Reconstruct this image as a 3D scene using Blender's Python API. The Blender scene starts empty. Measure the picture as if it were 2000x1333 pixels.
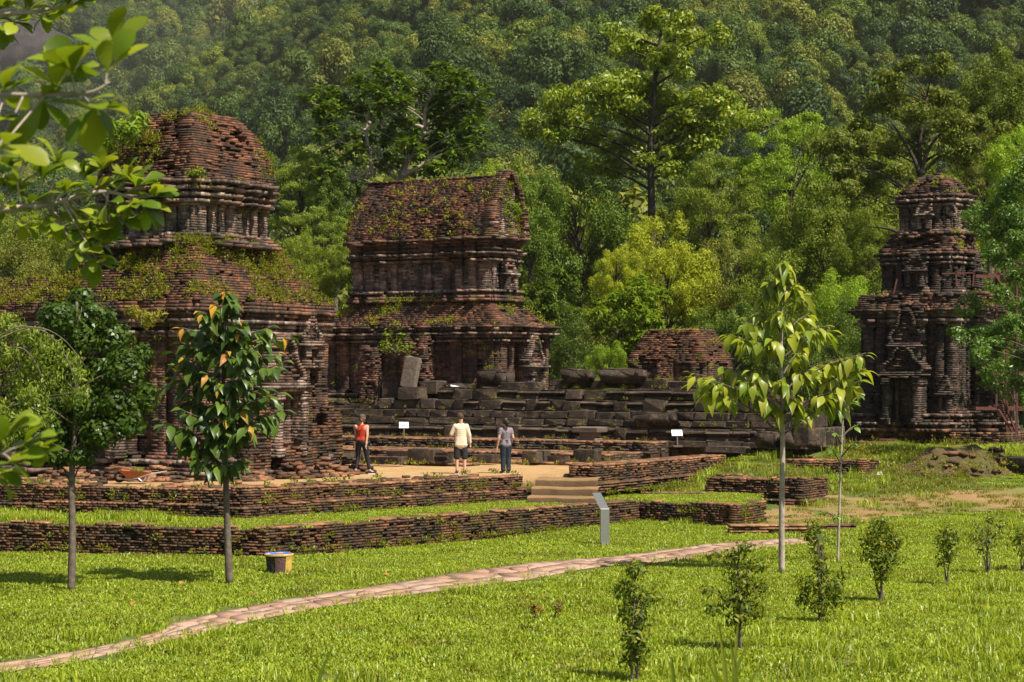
import bpy, bmesh, math, random
import numpy as np
from mathutils import Vector, Matrix

random.seed(7)
RNG = np.random.default_rng(7)
SC = bpy.context.scene
COL = SC.collection

# ------------------------------------------------------------------ camera
CAMZ = 4.0                       # the lens stands 4 m above the lawn, on a grassy bank
LENS = 70.0
F = LENS / 36.0 * 2000.0         # focal length in photo pixels, used to turn readings into metres
HX, HY = 1000.0, 740.0           # principal column and horizon row of the photograph
cam = bpy.data.cameras.new('camera')
cam.lens = LENS; cam.sensor_width = 36.0; cam.sensor_fit = 'HORIZONTAL'
cam.shift_y = (HY - 666.5) / 2000.0
cam.clip_start = 0.1; cam.clip_end = 6000.0
cam.dof.use_dof = True; cam.dof.focus_distance = 56.0; cam.dof.aperture_fstop = 5.0
camo = bpy.data.objects.new('camera', cam); COL.objects.link(camo)
camo.location = (0, 0, CAMZ); camo.rotation_euler = (math.radians(90), 0, 0)
SC.camera = camo

# ------------------------------------------------------------------ light
SUN_DIR = Vector((0.75, -0.66, 0.0)).normalized()       # horizontal direction towards the sun
SUN_EL = math.radians(57)
world = bpy.data.worlds.new('World'); SC.world = world; world.use_nodes = True
wn = world.node_tree.nodes; wl = world.node_tree.links
bg = wn['Background']; sky = wn.new('ShaderNodeTexSky')
sky.sky_type = 'NISHITA'; sky.sun_disc = False
sky.sun_elevation = SUN_EL; sky.sun_rotation = math.atan2(SUN_DIR.x, SUN_DIR.y)
sky.dust_density = 2.0
wl.new(sky.outputs[0], bg.inputs[0]); bg.inputs[1].default_value = 0.065
sun = bpy.data.lights.new('sun', 'SUN'); sun.energy = 5.0; sun.angle = math.radians(0.53)
sun.color = (1.0, 0.93, 0.80)
suno = bpy.data.objects.new('sun', sun); COL.objects.link(suno)
sv = Vector((SUN_DIR.x * math.cos(SUN_EL), SUN_DIR.y * math.cos(SUN_EL), math.sin(SUN_EL)))
suno.rotation_euler = sv.to_track_quat('Z', 'Y').to_euler(); suno.location = (20, -20, 40)
SC.view_settings.view_transform = 'Standard'; SC.view_settings.look = 'None'
SC.view_settings.exposure = 0.78; SC.view_settings.gamma = 1.0
SC.view_settings.use_curve_mapping = False
SC.render.engine = 'CYCLES'
SC.cycles.use_denoising = True
SC.cycles.max_bounces = 6; SC.cycles.diffuse_bounces = 3; SC.cycles.glossy_bounces = 2
SC.cycles.transmission_bounces = 4; SC.cycles.transparent_max_bounces = 4; SC.cycles.volume_bounces = 0
SC.cycles.sample_clamp_indirect = 6.0

# ------------------------------------------------------------------ helpers
U = np.array([0.513, 0.858]); V = np.array([-0.858, 0.513])   # the two directions all walls of the site follow
UANG = math.atan2(U[1], U[0])

def at(x, y, D):
    """a photo reading at a known depth -> metres"""
    return np.array([(x - HX) / F * D, D, CAMZ - (y - HY) / F * D])

def onz(x, y, z):
    D = (CAMZ - z) * F / (y - HY)
    return np.array([(x - HX) / F * D, D, z])

def tag(o, label=None, cat=None, group=None, kind=None):
    if label: o['label'] = label
    if cat: o['category'] = cat
    if group: o['group'] = group
    if kind: o['kind'] = kind
    return o

def empty(name, loc, rz=0.0):
    o = bpy.data.objects.new(name, None); COL.objects.link(o)
    o.location = loc; o.rotation_euler = (0, 0, rz); o.empty_display_size = 0.2
    return o

def link(name, me, parent=None, mat=None):
    o = bpy.data.objects.new(name, me); COL.objects.link(o)
    if mat is not None and me is not None and len(me.materials) == 0:
        me.materials.append(mat)
    if parent is not None:
        o.parent = parent
        o.matrix_parent_inverse = PINV.setdefault(parent.name, parent_inv(parent))
    return o

PINV = {}
def parent_inv(p):
    m = Matrix.Translation(p.location) @ p.rotation_euler.to_matrix().to_4x4()
    return m.inverted()

def mesh_np(name, verts, faces, mat=None, smooth=False, tint=None):
    """verts (n,3); faces = (m,k) array or list of arrays with different k; tint (m,3) per face"""
    verts = np.asarray(verts, dtype=np.float32)
    if not isinstance(faces, list): faces = [faces]
    faces = [np.asarray(f, dtype=np.int32) for f in faces if len(f)]
    loops = np.concatenate([f.ravel() for f in faces]) if faces else np.zeros(0, np.int32)
    tot = np.concatenate([np.full(len(f), f.shape[1], np.int32) for f in faces]) if faces else np.zeros(0, np.int32)
    start = np.concatenate([[0], np.cumsum(tot)[:-1]]).astype(np.int32) if len(tot) else tot
    me = bpy.data.meshes.new(name)
    me.vertices.add(len(verts)); me.vertices.foreach_set('co', verts.ravel())
    me.loops.add(len(loops)); me.loops.foreach_set('vertex_index', loops)
    me.polygons.add(len(tot)); me.polygons.foreach_set('loop_start', start)
    if smooth: me.polygons.foreach_set('use_smooth', np.ones(len(tot), dtype=bool))
    me.update(calc_edges=True); me.validate()
    if tint is not None:
        a = me.attributes.new('tint', 'FLOAT_COLOR', 'FACE')
        c = np.ones((len(tot), 4), np.float32); c[:, :3] = tint
        a.data.foreach_set('color', c.ravel())
    if mat is not None:
        for m in (mat if isinstance(mat, (list, tuple)) else [mat]): me.materials.append(m)
    return me

def _hash(ix, iy, iz, seed):
    h = (ix.astype(np.int64) * 374761393 + iy.astype(np.int64) * 668265263 + iz.astype(np.int64) * 2147483647 + seed * 1274126177) & 0xFFFFFFFF
    h = ((h ^ (h >> 13)) * 1274126177) & 0xFFFFFFFF
    h = ((h ^ (h >> 16)) * 2246822519) & 0xFFFFFFFF
    return ((h ^ (h >> 15)) & 0xFFFFFF) / float(0xFFFFFF)

def vnoise(P, scale=1.0, seed=0):
    P = np.atleast_2d(np.asarray(P, dtype=float)) / scale
    i = np.floor(P).astype(np.int64); f = P - i; f = f * f * (3 - 2 * f)
    out = 0
    for dx in (0, 1):
        for dy in (0, 1):
            for dz in (0, 1):
                w = (f[:, 0] if dx else 1 - f[:, 0]) * (f[:, 1] if dy else 1 - f[:, 1]) * (f[:, 2] if dz else 1 - f[:, 2])
                out = out + w * _hash(i[:, 0] + dx, i[:, 1] + dy, i[:, 2] + dz, seed)
    return out

def fbm(P, scale=1.0, seed=0, oct=3):
    s = 0; a = 0.5; t = 0
    for k in range(oct):
        s = s + a * vnoise(P, scale / 2 ** k, seed + k * 17); t += a; a *= 0.5
    return s / t

def smooth(a, b, x):
    t = np.clip((np.asarray(x, float) - a) / (b - a), 0, 1); return t * t * (3 - 2 * t)

# ------------------------------------------------------------------ materials
def newmat(name):
    m = bpy.data.materials.new(name); m.use_nodes = True
    nt = m.node_tree; nt.nodes.clear()
    out = nt.nodes.new('ShaderNodeOutputMaterial')
    return m, nt, out

def nd(nt, t, **kw):
    n = nt.nodes.new(t)
    for k, v in kw.items():
        if k.startswith('i_'):
            key = k[2:]; n.inputs[int(key) if key.isdigit() else key].default_value = v
        else: setattr(n, k, v)
    return n

def ramp(nt, src, stops):
    r = nt.nodes.new('ShaderNodeValToRGB'); cr = r.color_ramp
    while len(cr.elements) > 1: cr.elements.remove(cr.elements[-1])
    for i, (p, c) in enumerate(stops):
        e = cr.elements[0] if i == 0 else cr.elements.new(p)
        e.position = p; e.color = (c[0], c[1], c[2], 1) if not np.isscalar(c) else (c, c, c, 1)
    nt.links.new(src, r.inputs[0]); return r.outputs[0]

def mixc(nt, fac, a, b, mode='MIX'):
    n = nt.nodes.new('ShaderNodeMix'); n.data_type = 'RGBA'; n.blend_type = mode
    for sock, v in ((n.inputs[0], fac), (n.inputs[6], a), (n.inputs[7], b)):
        if hasattr(v, 'links') or hasattr(v, 'is_linked'): nt.links.new(v, sock)
        elif np.isscalar(v): sock.default_value = v
        else: sock.default_value = (*v[:3], 1)
    return n.outputs[2]

def noise(nt, scale, detail=3, rough=0.6, vec=None):
    n = nd(nt, 'ShaderNodeTexNoise', i_Scale=scale, i_Detail=detail, i_Roughness=rough)
    if vec is not None: nt.links.new(vec, n.inputs['Vector'])
    return n.outputs[0]

def principled(nt, out, col, rough=0.9, spec=0.2, bump=None, bump_d=0.02, bump_s=0.6, metal=0.0):
    b = nt.nodes.new('ShaderNodeBsdfPrincipled')
    if hasattr(col, 'links') or hasattr(col, 'is_linked'): nt.links.new(col, b.inputs['Base Color'])
    else: b.inputs['Base Color'].default_value = (*col, 1)
    if hasattr(rough, 'is_linked'): nt.links.new(rough, b.inputs['Roughness'])
    else: b.inputs['Roughness'].default_value = rough
    b.inputs['Specular IOR Level'].default_value = spec
    b.inputs['Metallic'].default_value = metal
    if bump is not None:
        bn = nd(nt, 'ShaderNodeBump', i_Strength=bump_s, i_Distance=bump_d)
        nt.links.new(bump, bn.inputs['Height']); nt.links.new(bn.outputs[0], b.inputs['Normal'])
    nt.links.new(b.outputs[0], out.inputs[0]); return b

def geo_pos(nt): return nt.nodes.new('ShaderNodeNewGeometry').outputs['Position']

def brick_material(name, lichen=(0.035, 0.03, 0.025), lich_amt=0.5, pale=(0.42, 0.38, 0.32), pale_amt=0.5, moss=0.0, streak=0.0):
    """fired brick: the tint of each brick, dark lichen patches, pale lichen specks and fine grain"""
    m, nt, out = newmat(name)
    pos = geo_pos(nt)
    a = nd(nt, 'ShaderNodeAttribute', attribute_name='tint')
    fine = noise(nt, 38, 4, 0.7, pos)
    c = mixc(nt, 1.0, a.outputs['Color'], ramp(nt, fine, [(0.25, 0.55), (0.75, 1.45)]), 'MULTIPLY')
    big = noise(nt, 1.3, 5, 0.65, pos)
    mp = nd(nt, 'ShaderNodeMapping'); mp.inputs['Scale'].default_value = (5, 5, 0.55)
    nt.links.new(pos, mp.inputs[0])
    st = noise(nt, 1.0, 4, 0.6, mp.outputs[0])
    addn = nd(nt, 'ShaderNodeMath', operation='MULTIPLY_ADD'); addn.inputs[1].default_value = streak
    nt.links.new(st, addn.inputs[0]); nt.links.new(big, addn.inputs[2])
    k = 0.5 * streak
    lo = 0.62 - 0.22 * lich_amt + k
    c = mixc(nt, ramp(nt, addn.outputs[0], [(max(lo - 0.1, 0), 0.0), (min(lo + 0.1, 1), 0.85)]), c, lichen)
    if moss:
        ms = noise(nt, 2.3, 4, 0.7, pos)
        c = mixc(nt, ramp(nt, ms, [(0.62 - 0.15 * moss, 0.0), (0.75 - 0.1 * moss, 0.55)]), c, (0.075, 0.075, 0.022))
    sp = noise(nt, 9, 6, 0.75, pos)
    c = mixc(nt, ramp(nt, sp, [(0.68 - 0.1 * pale_amt, 0.0), (0.78 - 0.1 * pale_amt, 0.75)]), c, pale)
    principled(nt, out, c, 0.95, 0.12, bump=noise(nt, 55, 3, 0.7, pos), bump_d=0.012, bump_s=0.7)
    return m

M = {}
M['roofbrick'] = brick_material('roof_brick', lich_amt=0.5, pale_amt=0.25, moss=0.55)
M['wallbrick'] = brick_material('wall_brick', lich_amt=0.52, pale_amt=0.55, moss=0.25, streak=0.55)
M['retbrick'] = brick_material('terrace_brick', lich_amt=0.42, pale_amt=0.25, moss=0.75)
M['darkbrick'] = brick_material('stained_brick', lich_amt=0.72, pale_amt=0.75, moss=0.15, streak=0.7, pale=(0.36, 0.33, 0.30))

def stone_material(name, base, pale_amt=0.5):
    m, nt, out = newmat(name); pos = geo_pos(nt)
    oi = nd(nt, 'ShaderNodeObjectInfo')
    c = mixc(nt, oi.outputs['Random'], [v * 0.6 for v in base], [v * 1.5 for v in base])
    n1 = noise(nt, 2.2, 5, 0.7, pos)
    c = mixc(nt, ramp(nt, n1, [(0.50, 0.0), (0.66, 0.8)]), c, (0.17, 0.115, 0.075))
    n2 = noise(nt, 1.7, 4, 0.6, pos)
    c = mixc(nt, ramp(nt, n2, [(0.58, 0.0), (0.72, 0.5)]), c, (0.10, 0.09, 0.035))
    n3 = noise(nt, 11, 6, 0.8, pos)
    c = mixc(nt, ramp(nt, n3, [(0.60, 0.0), (0.68, 0.8 * pale_amt)]), c, (0.34, 0.33, 0.30))
    principled(nt, out, c, 0.92, 0.15, bump=noise(nt, 7, 6, 0.75, pos), bump_d=0.09, bump_s=0.9)
    return m
M['stone'] = stone_material('black_lichened_stone', (0.055, 0.041, 0.031), 0.75)
M['stele'] = stone_material('grey_brown_stone', (0.17, 0.135, 0.105), 0.4)

def plain(name, col, rough=0.7, spec=0.25, var=0.25, scale=20, bump=0.0, metal=0.0, obj=False):
    m, nt, out = newmat(name)
    if obj:
        tc = nt.nodes.new('ShaderNodeTexCoord'); pos = tc.outputs['Object']
    else: pos = geo_pos(nt)
    n = noise(nt, scale, 4, 0.65, pos)
    c = mixc(nt, 1.0, col, ramp(nt, n, [(0.25, 1 - var), (0.75, 1 + var)]), 'MULTIPLY')
    principled(nt, out, c, rough, spec, bump=n if bump else None, bump_d=bump, metal=metal)
    return m

def leaf_material(name, cols, trans=0.35, rough=0.42, spec=0.35, hue_obj=0.25, dry=None, tcol=None):
    """cols: two or three leaf colours spread over the leaves; light passes through the blades"""
    m, nt, out = newmat(name)
    g = nt.nodes.new('ShaderNodeNewGeometry'); oi = nd(nt, 'ShaderNodeObjectInfo')
    ad = nd(nt, 'ShaderNodeMath', operation='MULTIPLY_ADD'); ad.inputs[1].default_value = 7.31
    nt.links.new(oi.outputs['Random'], ad.inputs[0]); nt.links.new(g.outputs['Random Per Island'], ad.inputs[2])
    fr = nd(nt, 'ShaderNodeMath', operation='FRACT'); nt.links.new(ad.outputs[0], fr.inputs[0])
    k = len(cols)
    c = ramp(nt, fr.outputs[0], [(i / max(k - 1, 1), col) for i, col in enumerate(cols)])
    br = ramp(nt, oi.outputs['Random'], [(0.0, 1 - hue_obj), (1.0, 1 + hue_obj)])
    c = mixc(nt, 1.0, c, br, 'MULTIPLY')
    c = mixc(nt, 1.0, c, (1.5, 1.08, .5), 'MULTIPLY')
    b = nt.nodes.new('ShaderNodeBsdfPrincipled'); nt.links.new(c, b.inputs['Base Color'])
    b.inputs['Roughness'].default_value = rough; b.inputs['Specular IOR Level'].default_value = spec
    t = nt.nodes.new('ShaderNodeBsdfTranslucent')
    tc = mixc(nt, 1.0, c, tcol or (1.25, 1.2, 0.55), 'MULTIPLY'); nt.links.new(tc, t.inputs[0])
    mx = nt.nodes.new('ShaderNodeMixShader'); mx.inputs[0].default_value = trans
    nt.links.new(b.outputs[0], mx.inputs[1]); nt.links.new(t.outputs[0], mx.inputs[2])
    nt.links.new(mx.outputs[0], out.inputs[0]); return m

# ------------------------------------------------------------------ brick layer
PAL = {
    'roof': np.array([(.21, .088, .05), (.15, .066, .041), (.11, .054, .036), (.075, .043, .031), (.29, .13, .07), (.165, .08, .048)]),
    'wall': np.array([(.21, .10, .062), (.15, .078, .052), (.085, .053, .04), (.26, .125, .08), (.058, .043, .034), (.175, .095, .068)]),
    'pale': np.array([(.33, .24, .19), (.25, .165, .125), (.20, .115, .085), (.10, .07, .055), (.40, .32, .26), (.23, .13, .10)]),
    'ret': np.array([(.13, .065, .036), (.085, .048, .03), (.21, .09, .046), (.05, .034, .025), (.17, .085, .046), (.10, .066, .042)]),
    'top': np.array([(.36, .17, .08), (.28, .125, .06), (.22, .105, .06), (.31, .16, .09), (.18, .09, .055), (.40, .21, .11)]),
    'dark': np.array([(.09, .062, .05), (.065, .048, .04), (.13, .08, .062), (.045, .036, .032), (.17, .12, .10), (.10, .065, .05)]),
}
for k in PAL: PAL[k] = PAL[k].mean(0) + (PAL[k] - PAL[k].mean(0)) * 0.68      # weathering has evened the bricks out
ALLPAL = np.concatenate([PAL[k] for k in sorted(PAL)])
PALOFF = {k: i * 6 for i, k in enumerate(sorted(PAL))}
BOXF = np.array([(0, 1, 2, 3), (7, 6, 5, 4), (0, 4, 5, 1), (1, 5, 6, 2), (2, 6, 7, 3), (3, 7, 4, 0)])   # outward quads for the corner order below
BOXC = np.array([(-1, -1, -1), (-1, 1, -1), (1, 1, -1), (1, -1, -1), (-1, -1, 1), (-1, 1, 1), (1, 1, 1), (1, -1, 1)], float)

class Bricks:
    """collects courses of bricks; wear, gaps and colours are worked out for all of them at once in arrays()"""
    def __init__(self, seed=0):
        self.r = np.random.default_rng(seed); self.rows = []; self.seed = seed; self.rags = []
    def add(self, c, ang, half, pal='wall', face=True):
        """c (n,3) centres, ang (n,) heading of the long side, half (n,3) half sizes"""
        c = np.atleast_2d(c); n = len(c); R = np.zeros((n, 14))
        R[:, 0:3] = c; R[:, 3] = ang; R[:, 4:7] = half; R[:, 7] = PALOFF[pal]; R[:, 8] = 1.0 if face else 0.0; R[:, 11] = -1
        self.rows.append(R)
    def line(self, p, q, z, h, pal='wall', ln=(0.2, 0.36), dep=0.24, jit=0.006, miss=0.02, eros=0.0, es=0.9, ragged=None, inset=0.0, gap=0.006):
        """one course of bricks along p->q, the outer face to the right of the walk"""
        dx, dy = q[0] - p[0], q[1] - p[1]; L = math.hypot(dx, dy)
        if L < 0.03: return
        ex, ey = dx / L, dy / L
        if L <= ln[1] * 1.15: cuts = np.array([0, L])
        else:
            k = int(L / ln[0]) + 3
            cs = np.cumsum(self.r.uniform(*ln, k)) - self.r.uniform(0, ln[1])
            cs = cs[(cs > 0.07) & (cs < L - 0.07)]; cuts = np.concatenate([[0], cs, [L]])
        mid = (cuts[1:] + cuts[:-1]) / 2; half = (cuts[1:] - cuts[:-1]) / 2 - gap * 0.5
        n = len(mid); R = np.zeros((n, 14)); rn = self.r.random((n, 4))
        R[:, 0] = p[0] + ex * mid; R[:, 1] = p[1] + ey * mid; R[:, 2] = z + h / 2 + (rn[:, 0] - .5) * min(.006, gap)
        R[:, 3] = math.atan2(ey, ex) + (rn[:, 1] - .5) * .04
        R[:, 4] = half; R[:, 5] = dep / 2 + (rn[:, 2] - .5) * .02; R[:, 6] = (h / 2 - gap * 0.35) * (1 - 3 * gap * rn[:, 3])
        R[:, 7] = PALOFF[pal]; R[:, 8] = 1; R[:, 9] = eros; R[:, 10] = es
        R[:, 11] = -1
        if ragged is not None:
            if ragged not in self.rags: self.rags.append(ragged)
            R[:, 11] = self.rags.index(ragged)
        R[:, 12] = self.r.normal(0, jit, n) - inset; R[:, 13] = miss
        # centre is stored on the face line; arrays() moves it inwards
        R[:, 8] = 2
        self.rows.append(R)
    def arrays(self):
        A = np.concatenate(self.rows); n = len(A); P = A[:, :3].copy()
        keep = self.r.random(n) > A[:, 13]
        for es in np.unique(A[:, 10]):
            if es <= 0: continue
            i = np.where((A[:, 10] == es) & (A[:, 9] > 0))[0]
            if not len(i): continue
            k = np.clip((fbm(P[i], es, self.seed + 3, 3) - 0.5) * 4, 0, 1.5)
            A[i, 12] -= A[i, 9] * k * self.r.uniform(0.4, 1.2, len(i))
            keep[i] &= self.r.random(len(i)) > 0.45 * np.clip(k - 0.25, 0, 1) * np.minimum(1, A[i, 9] * 8)
        for j, rg in enumerate(self.rags):
            i = np.where(A[:, 11] == j)[0]; keep[i] &= (A[i, 2] + A[i, 6]) < rg(P[i])
        i = A[:, 8] == 2; o = A[:, 12] - A[:, 5]
        A[i, 0] += (np.sin(A[:, 3]) * o)[i]; A[i, 1] -= (np.cos(A[:, 3]) * o)[i]
        k = fbm(A[:, :3], 1.1, self.seed + 5, 2) * 0.9 - 0.45
        A[:, 7] += np.floor(np.clip(self.r.random(n) * .72 + .14 + k * 0.95, 0, 0.999) * 6)
        A[:, 8] = np.minimum(A[:, 8], 1)
        return A[keep]
    def loop(self, pts, z, h, off=0.0, closed=True, **kw):
        pts = offset(pts, off, closed) if abs(off) > 1e-6 else np.asarray(pts, float)
        n = len(pts)
        for i in range(n if closed else n - 1): self.line(pts[i], pts[(i + 1) % n], z, h, **kw)
    def rectfill(self, o, e, L, W, z, h, pal='top', miss=0.05, ragged=None):
        """lay bricks flat over a rectangle: origin o, heading e, length L along e, width W to the left"""
        e = np.asarray(e, float); nl = np.array([-e[1], e[0]]); rows = max(1, int(round(W / 0.2)))
        for k in range(rows):
            p = np.asarray(o, float) + nl * (W * k / rows)
            self.line(p, p + e * L, z, h, pal=pal, dep=W / rows - 0.006, miss=miss, ragged=ragged)
    def build(self, parent, mat, singles=300, name='brick', mass='brickwork', box=None):
        A = self.arrays(); n = len(A)
        vec = A[:, :2] - 0; D = A[:, 1]
        nx, ny = np.sin(A[:, 3]), -np.cos(A[:, 3])                    # outward direction of the long face
        dist = np.hypot(A[:, 0], A[:, 1])
        facing = np.clip(-(nx * A[:, 0] + ny * A[:, 1]) / dist, 0, 1)
        sxp = HX + A[:, 0] / A[:, 1] * F; syp = HY - (A[:, 2] - CAMZ) / A[:, 1] * F
        score = (A[:, 4] * facing + 0.15 * A[:, 5]) * A[:, 6] / D * A[:, 8]
        score[(sxp < 5) | (sxp > 1995) | (syp < 5) | (syp > 1330)] = 0
        for (x0, y0, x1, y1) in (box or []): score[(sxp > x0) & (sxp < x1) & (syp > y0) & (syp < y1)] = 0
        order = np.argsort(-score); pick = order[:singles]; pick = pick[score[pick] > 0]
        rest = np.setdiff1d(np.arange(n), pick)
        # the mass
        B = A[rest]; m = len(B)
        if m:
            V8 = np.repeat(BOXC[None], m, 0) * B[:, None, 4:7]
            V8 += self.r.normal(0, 0.0045, V8.shape)
            ca, sa = np.cos(B[:, 3])[:, None], np.sin(B[:, 3])[:, None]
            X = V8[..., 0] * ca - V8[..., 1] * sa + B[:, 0:1]; Y = V8[..., 0] * sa + V8[..., 1] * ca + B[:, 1:2]
            Z = V8[..., 2] + B[:, 2:3]
            VV = np.stack([X, Y, Z], -1).reshape(-1, 3)
            FF = (BOXF[None] + (np.arange(m) * 8)[:, None, None]).reshape(-1, 4)
            tt = ALLPAL[B[:, 7].astype(int)] * self.r.uniform(0.88, 1.12, (m, 1))
            me = mesh_np(mass, VV, FF, mat, tint=np.repeat(tt, 6, 0))
            o = link(mass, me, parent); o['kind'] = 'stuff'
        # the single bricks
        key = mat.name
        for i in pick:
            a = A[i]; k = int(a[7]); v = int(self.r.integers(0, 2))
            me = UNIT.get((key, k, v))
            if me is None:
                vv = BOXC * (1 + self.r.normal(0, 0.022, (8, 3)))
                me = mesh_np(name, vv, BOXF, mat, tint=np.repeat((ALLPAL[k] * self.r.uniform(0.9, 1.15))[None], 6, 0))
                UNIT[(key, k, v)] = me
            o = link(name, me, parent)
            o.matrix_basis = Matrix.Translation(a[:3]) @ Matrix.Rotation(a[3], 4, 'Z') @ Matrix.Diagonal((a[4], a[5], a[6], 1))
        return n
UNIT = {}

def offset(pts, d, closed=True):
    pts = np.asarray(pts, float); n = len(pts); out = []
    for i in range(n):
        a = pts[(i - 1) % n]; b = pts[i]; c = pts[(i + 1) % n]
        if not closed and i == 0: e1 = e2 = (c - b) / np.hypot(*(c - b))
        elif not closed and i == n - 1: e1 = e2 = (b - a) / np.hypot(*(b - a))
        else: e1 = (b - a) / np.hypot(*(b - a)); e2 = (c - b) / np.hypot(*(c - b))
        n1 = np.array([e1[1], -e1[0]]); n2 = np.array([e2[1], -e2[0]])
        den = 1 + n1 @ n2
        out.append(b + d * (n1 + n2) / max(den, 0.3))
    return np.array(out)

def prism(pts, z0, z1, top=None):
    """closed solid from a CCW outline; top = outline at z1 if it differs"""
    pts = np.asarray(pts, float); top = pts if top is None else np.asarray(top, float); n = len(pts)
    v = np.vstack([np.column_stack([pts, np.full(n, z0)]), np.column_stack([top, np.full(n, z1)])])
    q = np.array([(i, (i + 1) % n, (i + 1) % n + n, i + n) for i in range(n)])
    return v, [q, np.arange(n)[::-1][None], (np.arange(n) + n)[None]]

class Mesh:
    """collects solids into one mesh"""
    def __init__(self): self.v = []; self.f = []; self.n = 0
    def add(self, v, faces):
        v = np.asarray(v, float)
        for f in (faces if isinstance(faces, list) else [faces]):
            for row in np.asarray(f): self.f.append([int(i) + self.n for i in row])
        self.v.append(v); self.n += len(v); return self
    def box(self, c, s, ang=0.0, jit=0.0, taper=1.0, tilt=None):
        b = BOXC * np.asarray(s, float) / 2
        b[4:, :2] *= taper
        if jit: b = b + RNG.normal(0, jit, b.shape)
        if tilt is not None: b = b @ np.array(tilt.to_3x3()).T
        ca, sa = math.cos(ang), math.sin(ang)
        b = np.column_stack([b[:, 0] * ca - b[:, 1] * sa, b[:, 0] * sa + b[:, 1] * ca, b[:, 2]]) + np.asarray(c, float)
        return self.add(b, BOXF)
    def prism(self, pts, z0, z1, top=None):
        v, f = prism(pts, z0, z1, top); return self.add(v, f)
    def tube(self, pts, rad, k=7, cap=True):
        v, f = tube(pts, rad, k, cap); return self.add(v, f)
    def lathe(self, c, prof, k=16):
        pts = [(c[0], c[1], c[2] + z) for r, z in prof]; n = len(prof)
        a = np.linspace(0, 2 * math.pi, k, endpoint=False)
        v = np.array([(c[0] + r * math.cos(t), c[1] + r * math.sin(t), c[2] + z) for r, z in prof for t in a])
        q = [(i * k + j, i * k + (j + 1) % k, (i + 1) * k + (j + 1) % k, (i + 1) * k + j) for i in range(n - 1) for j in range(k)]
        return self.add(v, [np.array(q), np.arange(k)[::-1][None], (np.arange(k) + (n - 1) * k)[None]])
    def build(self, name, mat, parent=None, smooth=False, bevel=0.0):
        me = bpy.data.meshes.new(name); me.from_pydata(np.vstack(self.v).tolist(), [], self.f); me.update()
        if smooth: me.polygons.foreach_set('use_smooth', np.ones(len(me.polygons), dtype=bool))
        if mat is not None: me.materials.append(mat)
        if bevel:
            bm = bmesh.new(); bm.from_mesh(me)
            bmesh.ops.bevel(bm, geom=bm.edges[:], offset=bevel, segments=1, affect='EDGES', clamp_overlap=True)
            bm.to_mesh(me); bm.free()
        return link(name, me, parent)

def tube(pts, rad, k=7, cap=True):
    pts = np.asarray(pts, float); n = len(pts); rad = np.broadcast_to(rad, (n,))
    t = np.gradient(pts, axis=0); t /= np.linalg.norm(t, axis=1)[:, None] + 1e-9
    ref = np.array([0.31, 0.17, 0.93]) if abs(t[0] @ np.array([0.31, 0.17, 0.93])) < 0.92 else np.array([1.0, 0.1, 0])
    s = np.cross(t, ref); s /= np.linalg.norm(s, axis=1)[:, None] + 1e-9; b = np.cross(t, s)
    a = np.linspace(0, 2 * math.pi, k, endpoint=False)
    ring = s[:, None] * np.cos(a)[None, :, None] + b[:, None] * np.sin(a)[None, :, None]
    v = (pts[:, None] + ring * rad[:, None, None]).reshape(-1, 3)
    q = np.array([(i * k + j, i * k + (j + 1) % k, (i + 1) * k + (j + 1) % k, (i + 1) * k + j) for i in range(n - 1) for j in range(k)])
    f = [q]
    if cap: f += [np.arange(k)[::-1][None], (np.arange(k) + (n - 1) * k)[None]]
    return v, f

def bez(pts, n=8):
    """smooth polyline through control points (Catmull-Rom)"""
    P = np.asarray(pts, float)
    if len(P) < 3:
        return np.array([P[0] + (P[-1] - P[0]) * t for t in np.linspace(0, 1, n)])
    P = np.vstack([2 * P[0] - P[1], P, 2 * P[-1] - P[-2]]); out = []
    for i in range(1, len(P) - 2):
        for t in np.linspace(0, 1, n, endpoint=False):
            a, b, c, d = P[i - 1], P[i], P[i + 1], P[i + 2]
            out.append(0.5 * ((2 * b) + (-a + c) * t + (2 * a - 5 * b + 4 * c - d) * t * t + (-a + 3 * b - 3 * c + d) * t ** 3))
    out.append(P[-2]); return np.array(out)

def frame(C, pts):
    """site axes (u,v) about centre C -> world xy"""
    pts = np.asarray(pts, float)
    return np.asarray(C)[None, :2] + pts[:, :1] * U[None] + pts[:, 1:2] * V[None]

def rect(hu, hv, cu=0, cv=0):
    return np.array([(cu - hu, cv - hv), (cu + hu, cv - hv), (cu + hu, cv + hv), (cu - hu, cv + hv)], float)

def notched(hu, hv, bu=(), bv=()):
    """rectangle with bumps: bu = (centre, half width, depth) on the two faces that look along v, bv on those that look along u"""
    pts = []
    def side(a, b, bumps, n):
        a = np.array(a, float); b = np.array(b, float); L = np.hypot(*(b - a)); e = (b - a) / L; m = (a + b) / 2; n = np.array(n, float)
        pts.append(a)
        for c, w, d in sorted(bumps):
            s = m + e * (c - w); t = m + e * (c + w)
            pts.extend([s, s + n * d, t + n * d, t])
    side((-hu, -hv), (hu, -hv), bu, (0, -1)); side((hu, -hv), (hu, hv), bv, (1, 0))
    side((hu, hv), (-hu, hv), bu, (0, 1)); side((-hu, hv), (-hu, -hv), bv, (-1, 0))
    return np.array(pts)
# ================================================================== ground
LW = [np.array(p) for p in [(-17.6, 49.0), (-5.57, 45.1), (3.57, 55.4), (6.05, 53.4), (7.05, 55.1)]]     # lower terrace wall, front face
UW = [np.array(p) for p in [(-17.8, 52.3), (-6.55, 48.7), (0.30, 55.9)]]                                  # upper terrace wall, front face
PLZ = 1.25; TER = 0.58

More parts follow.
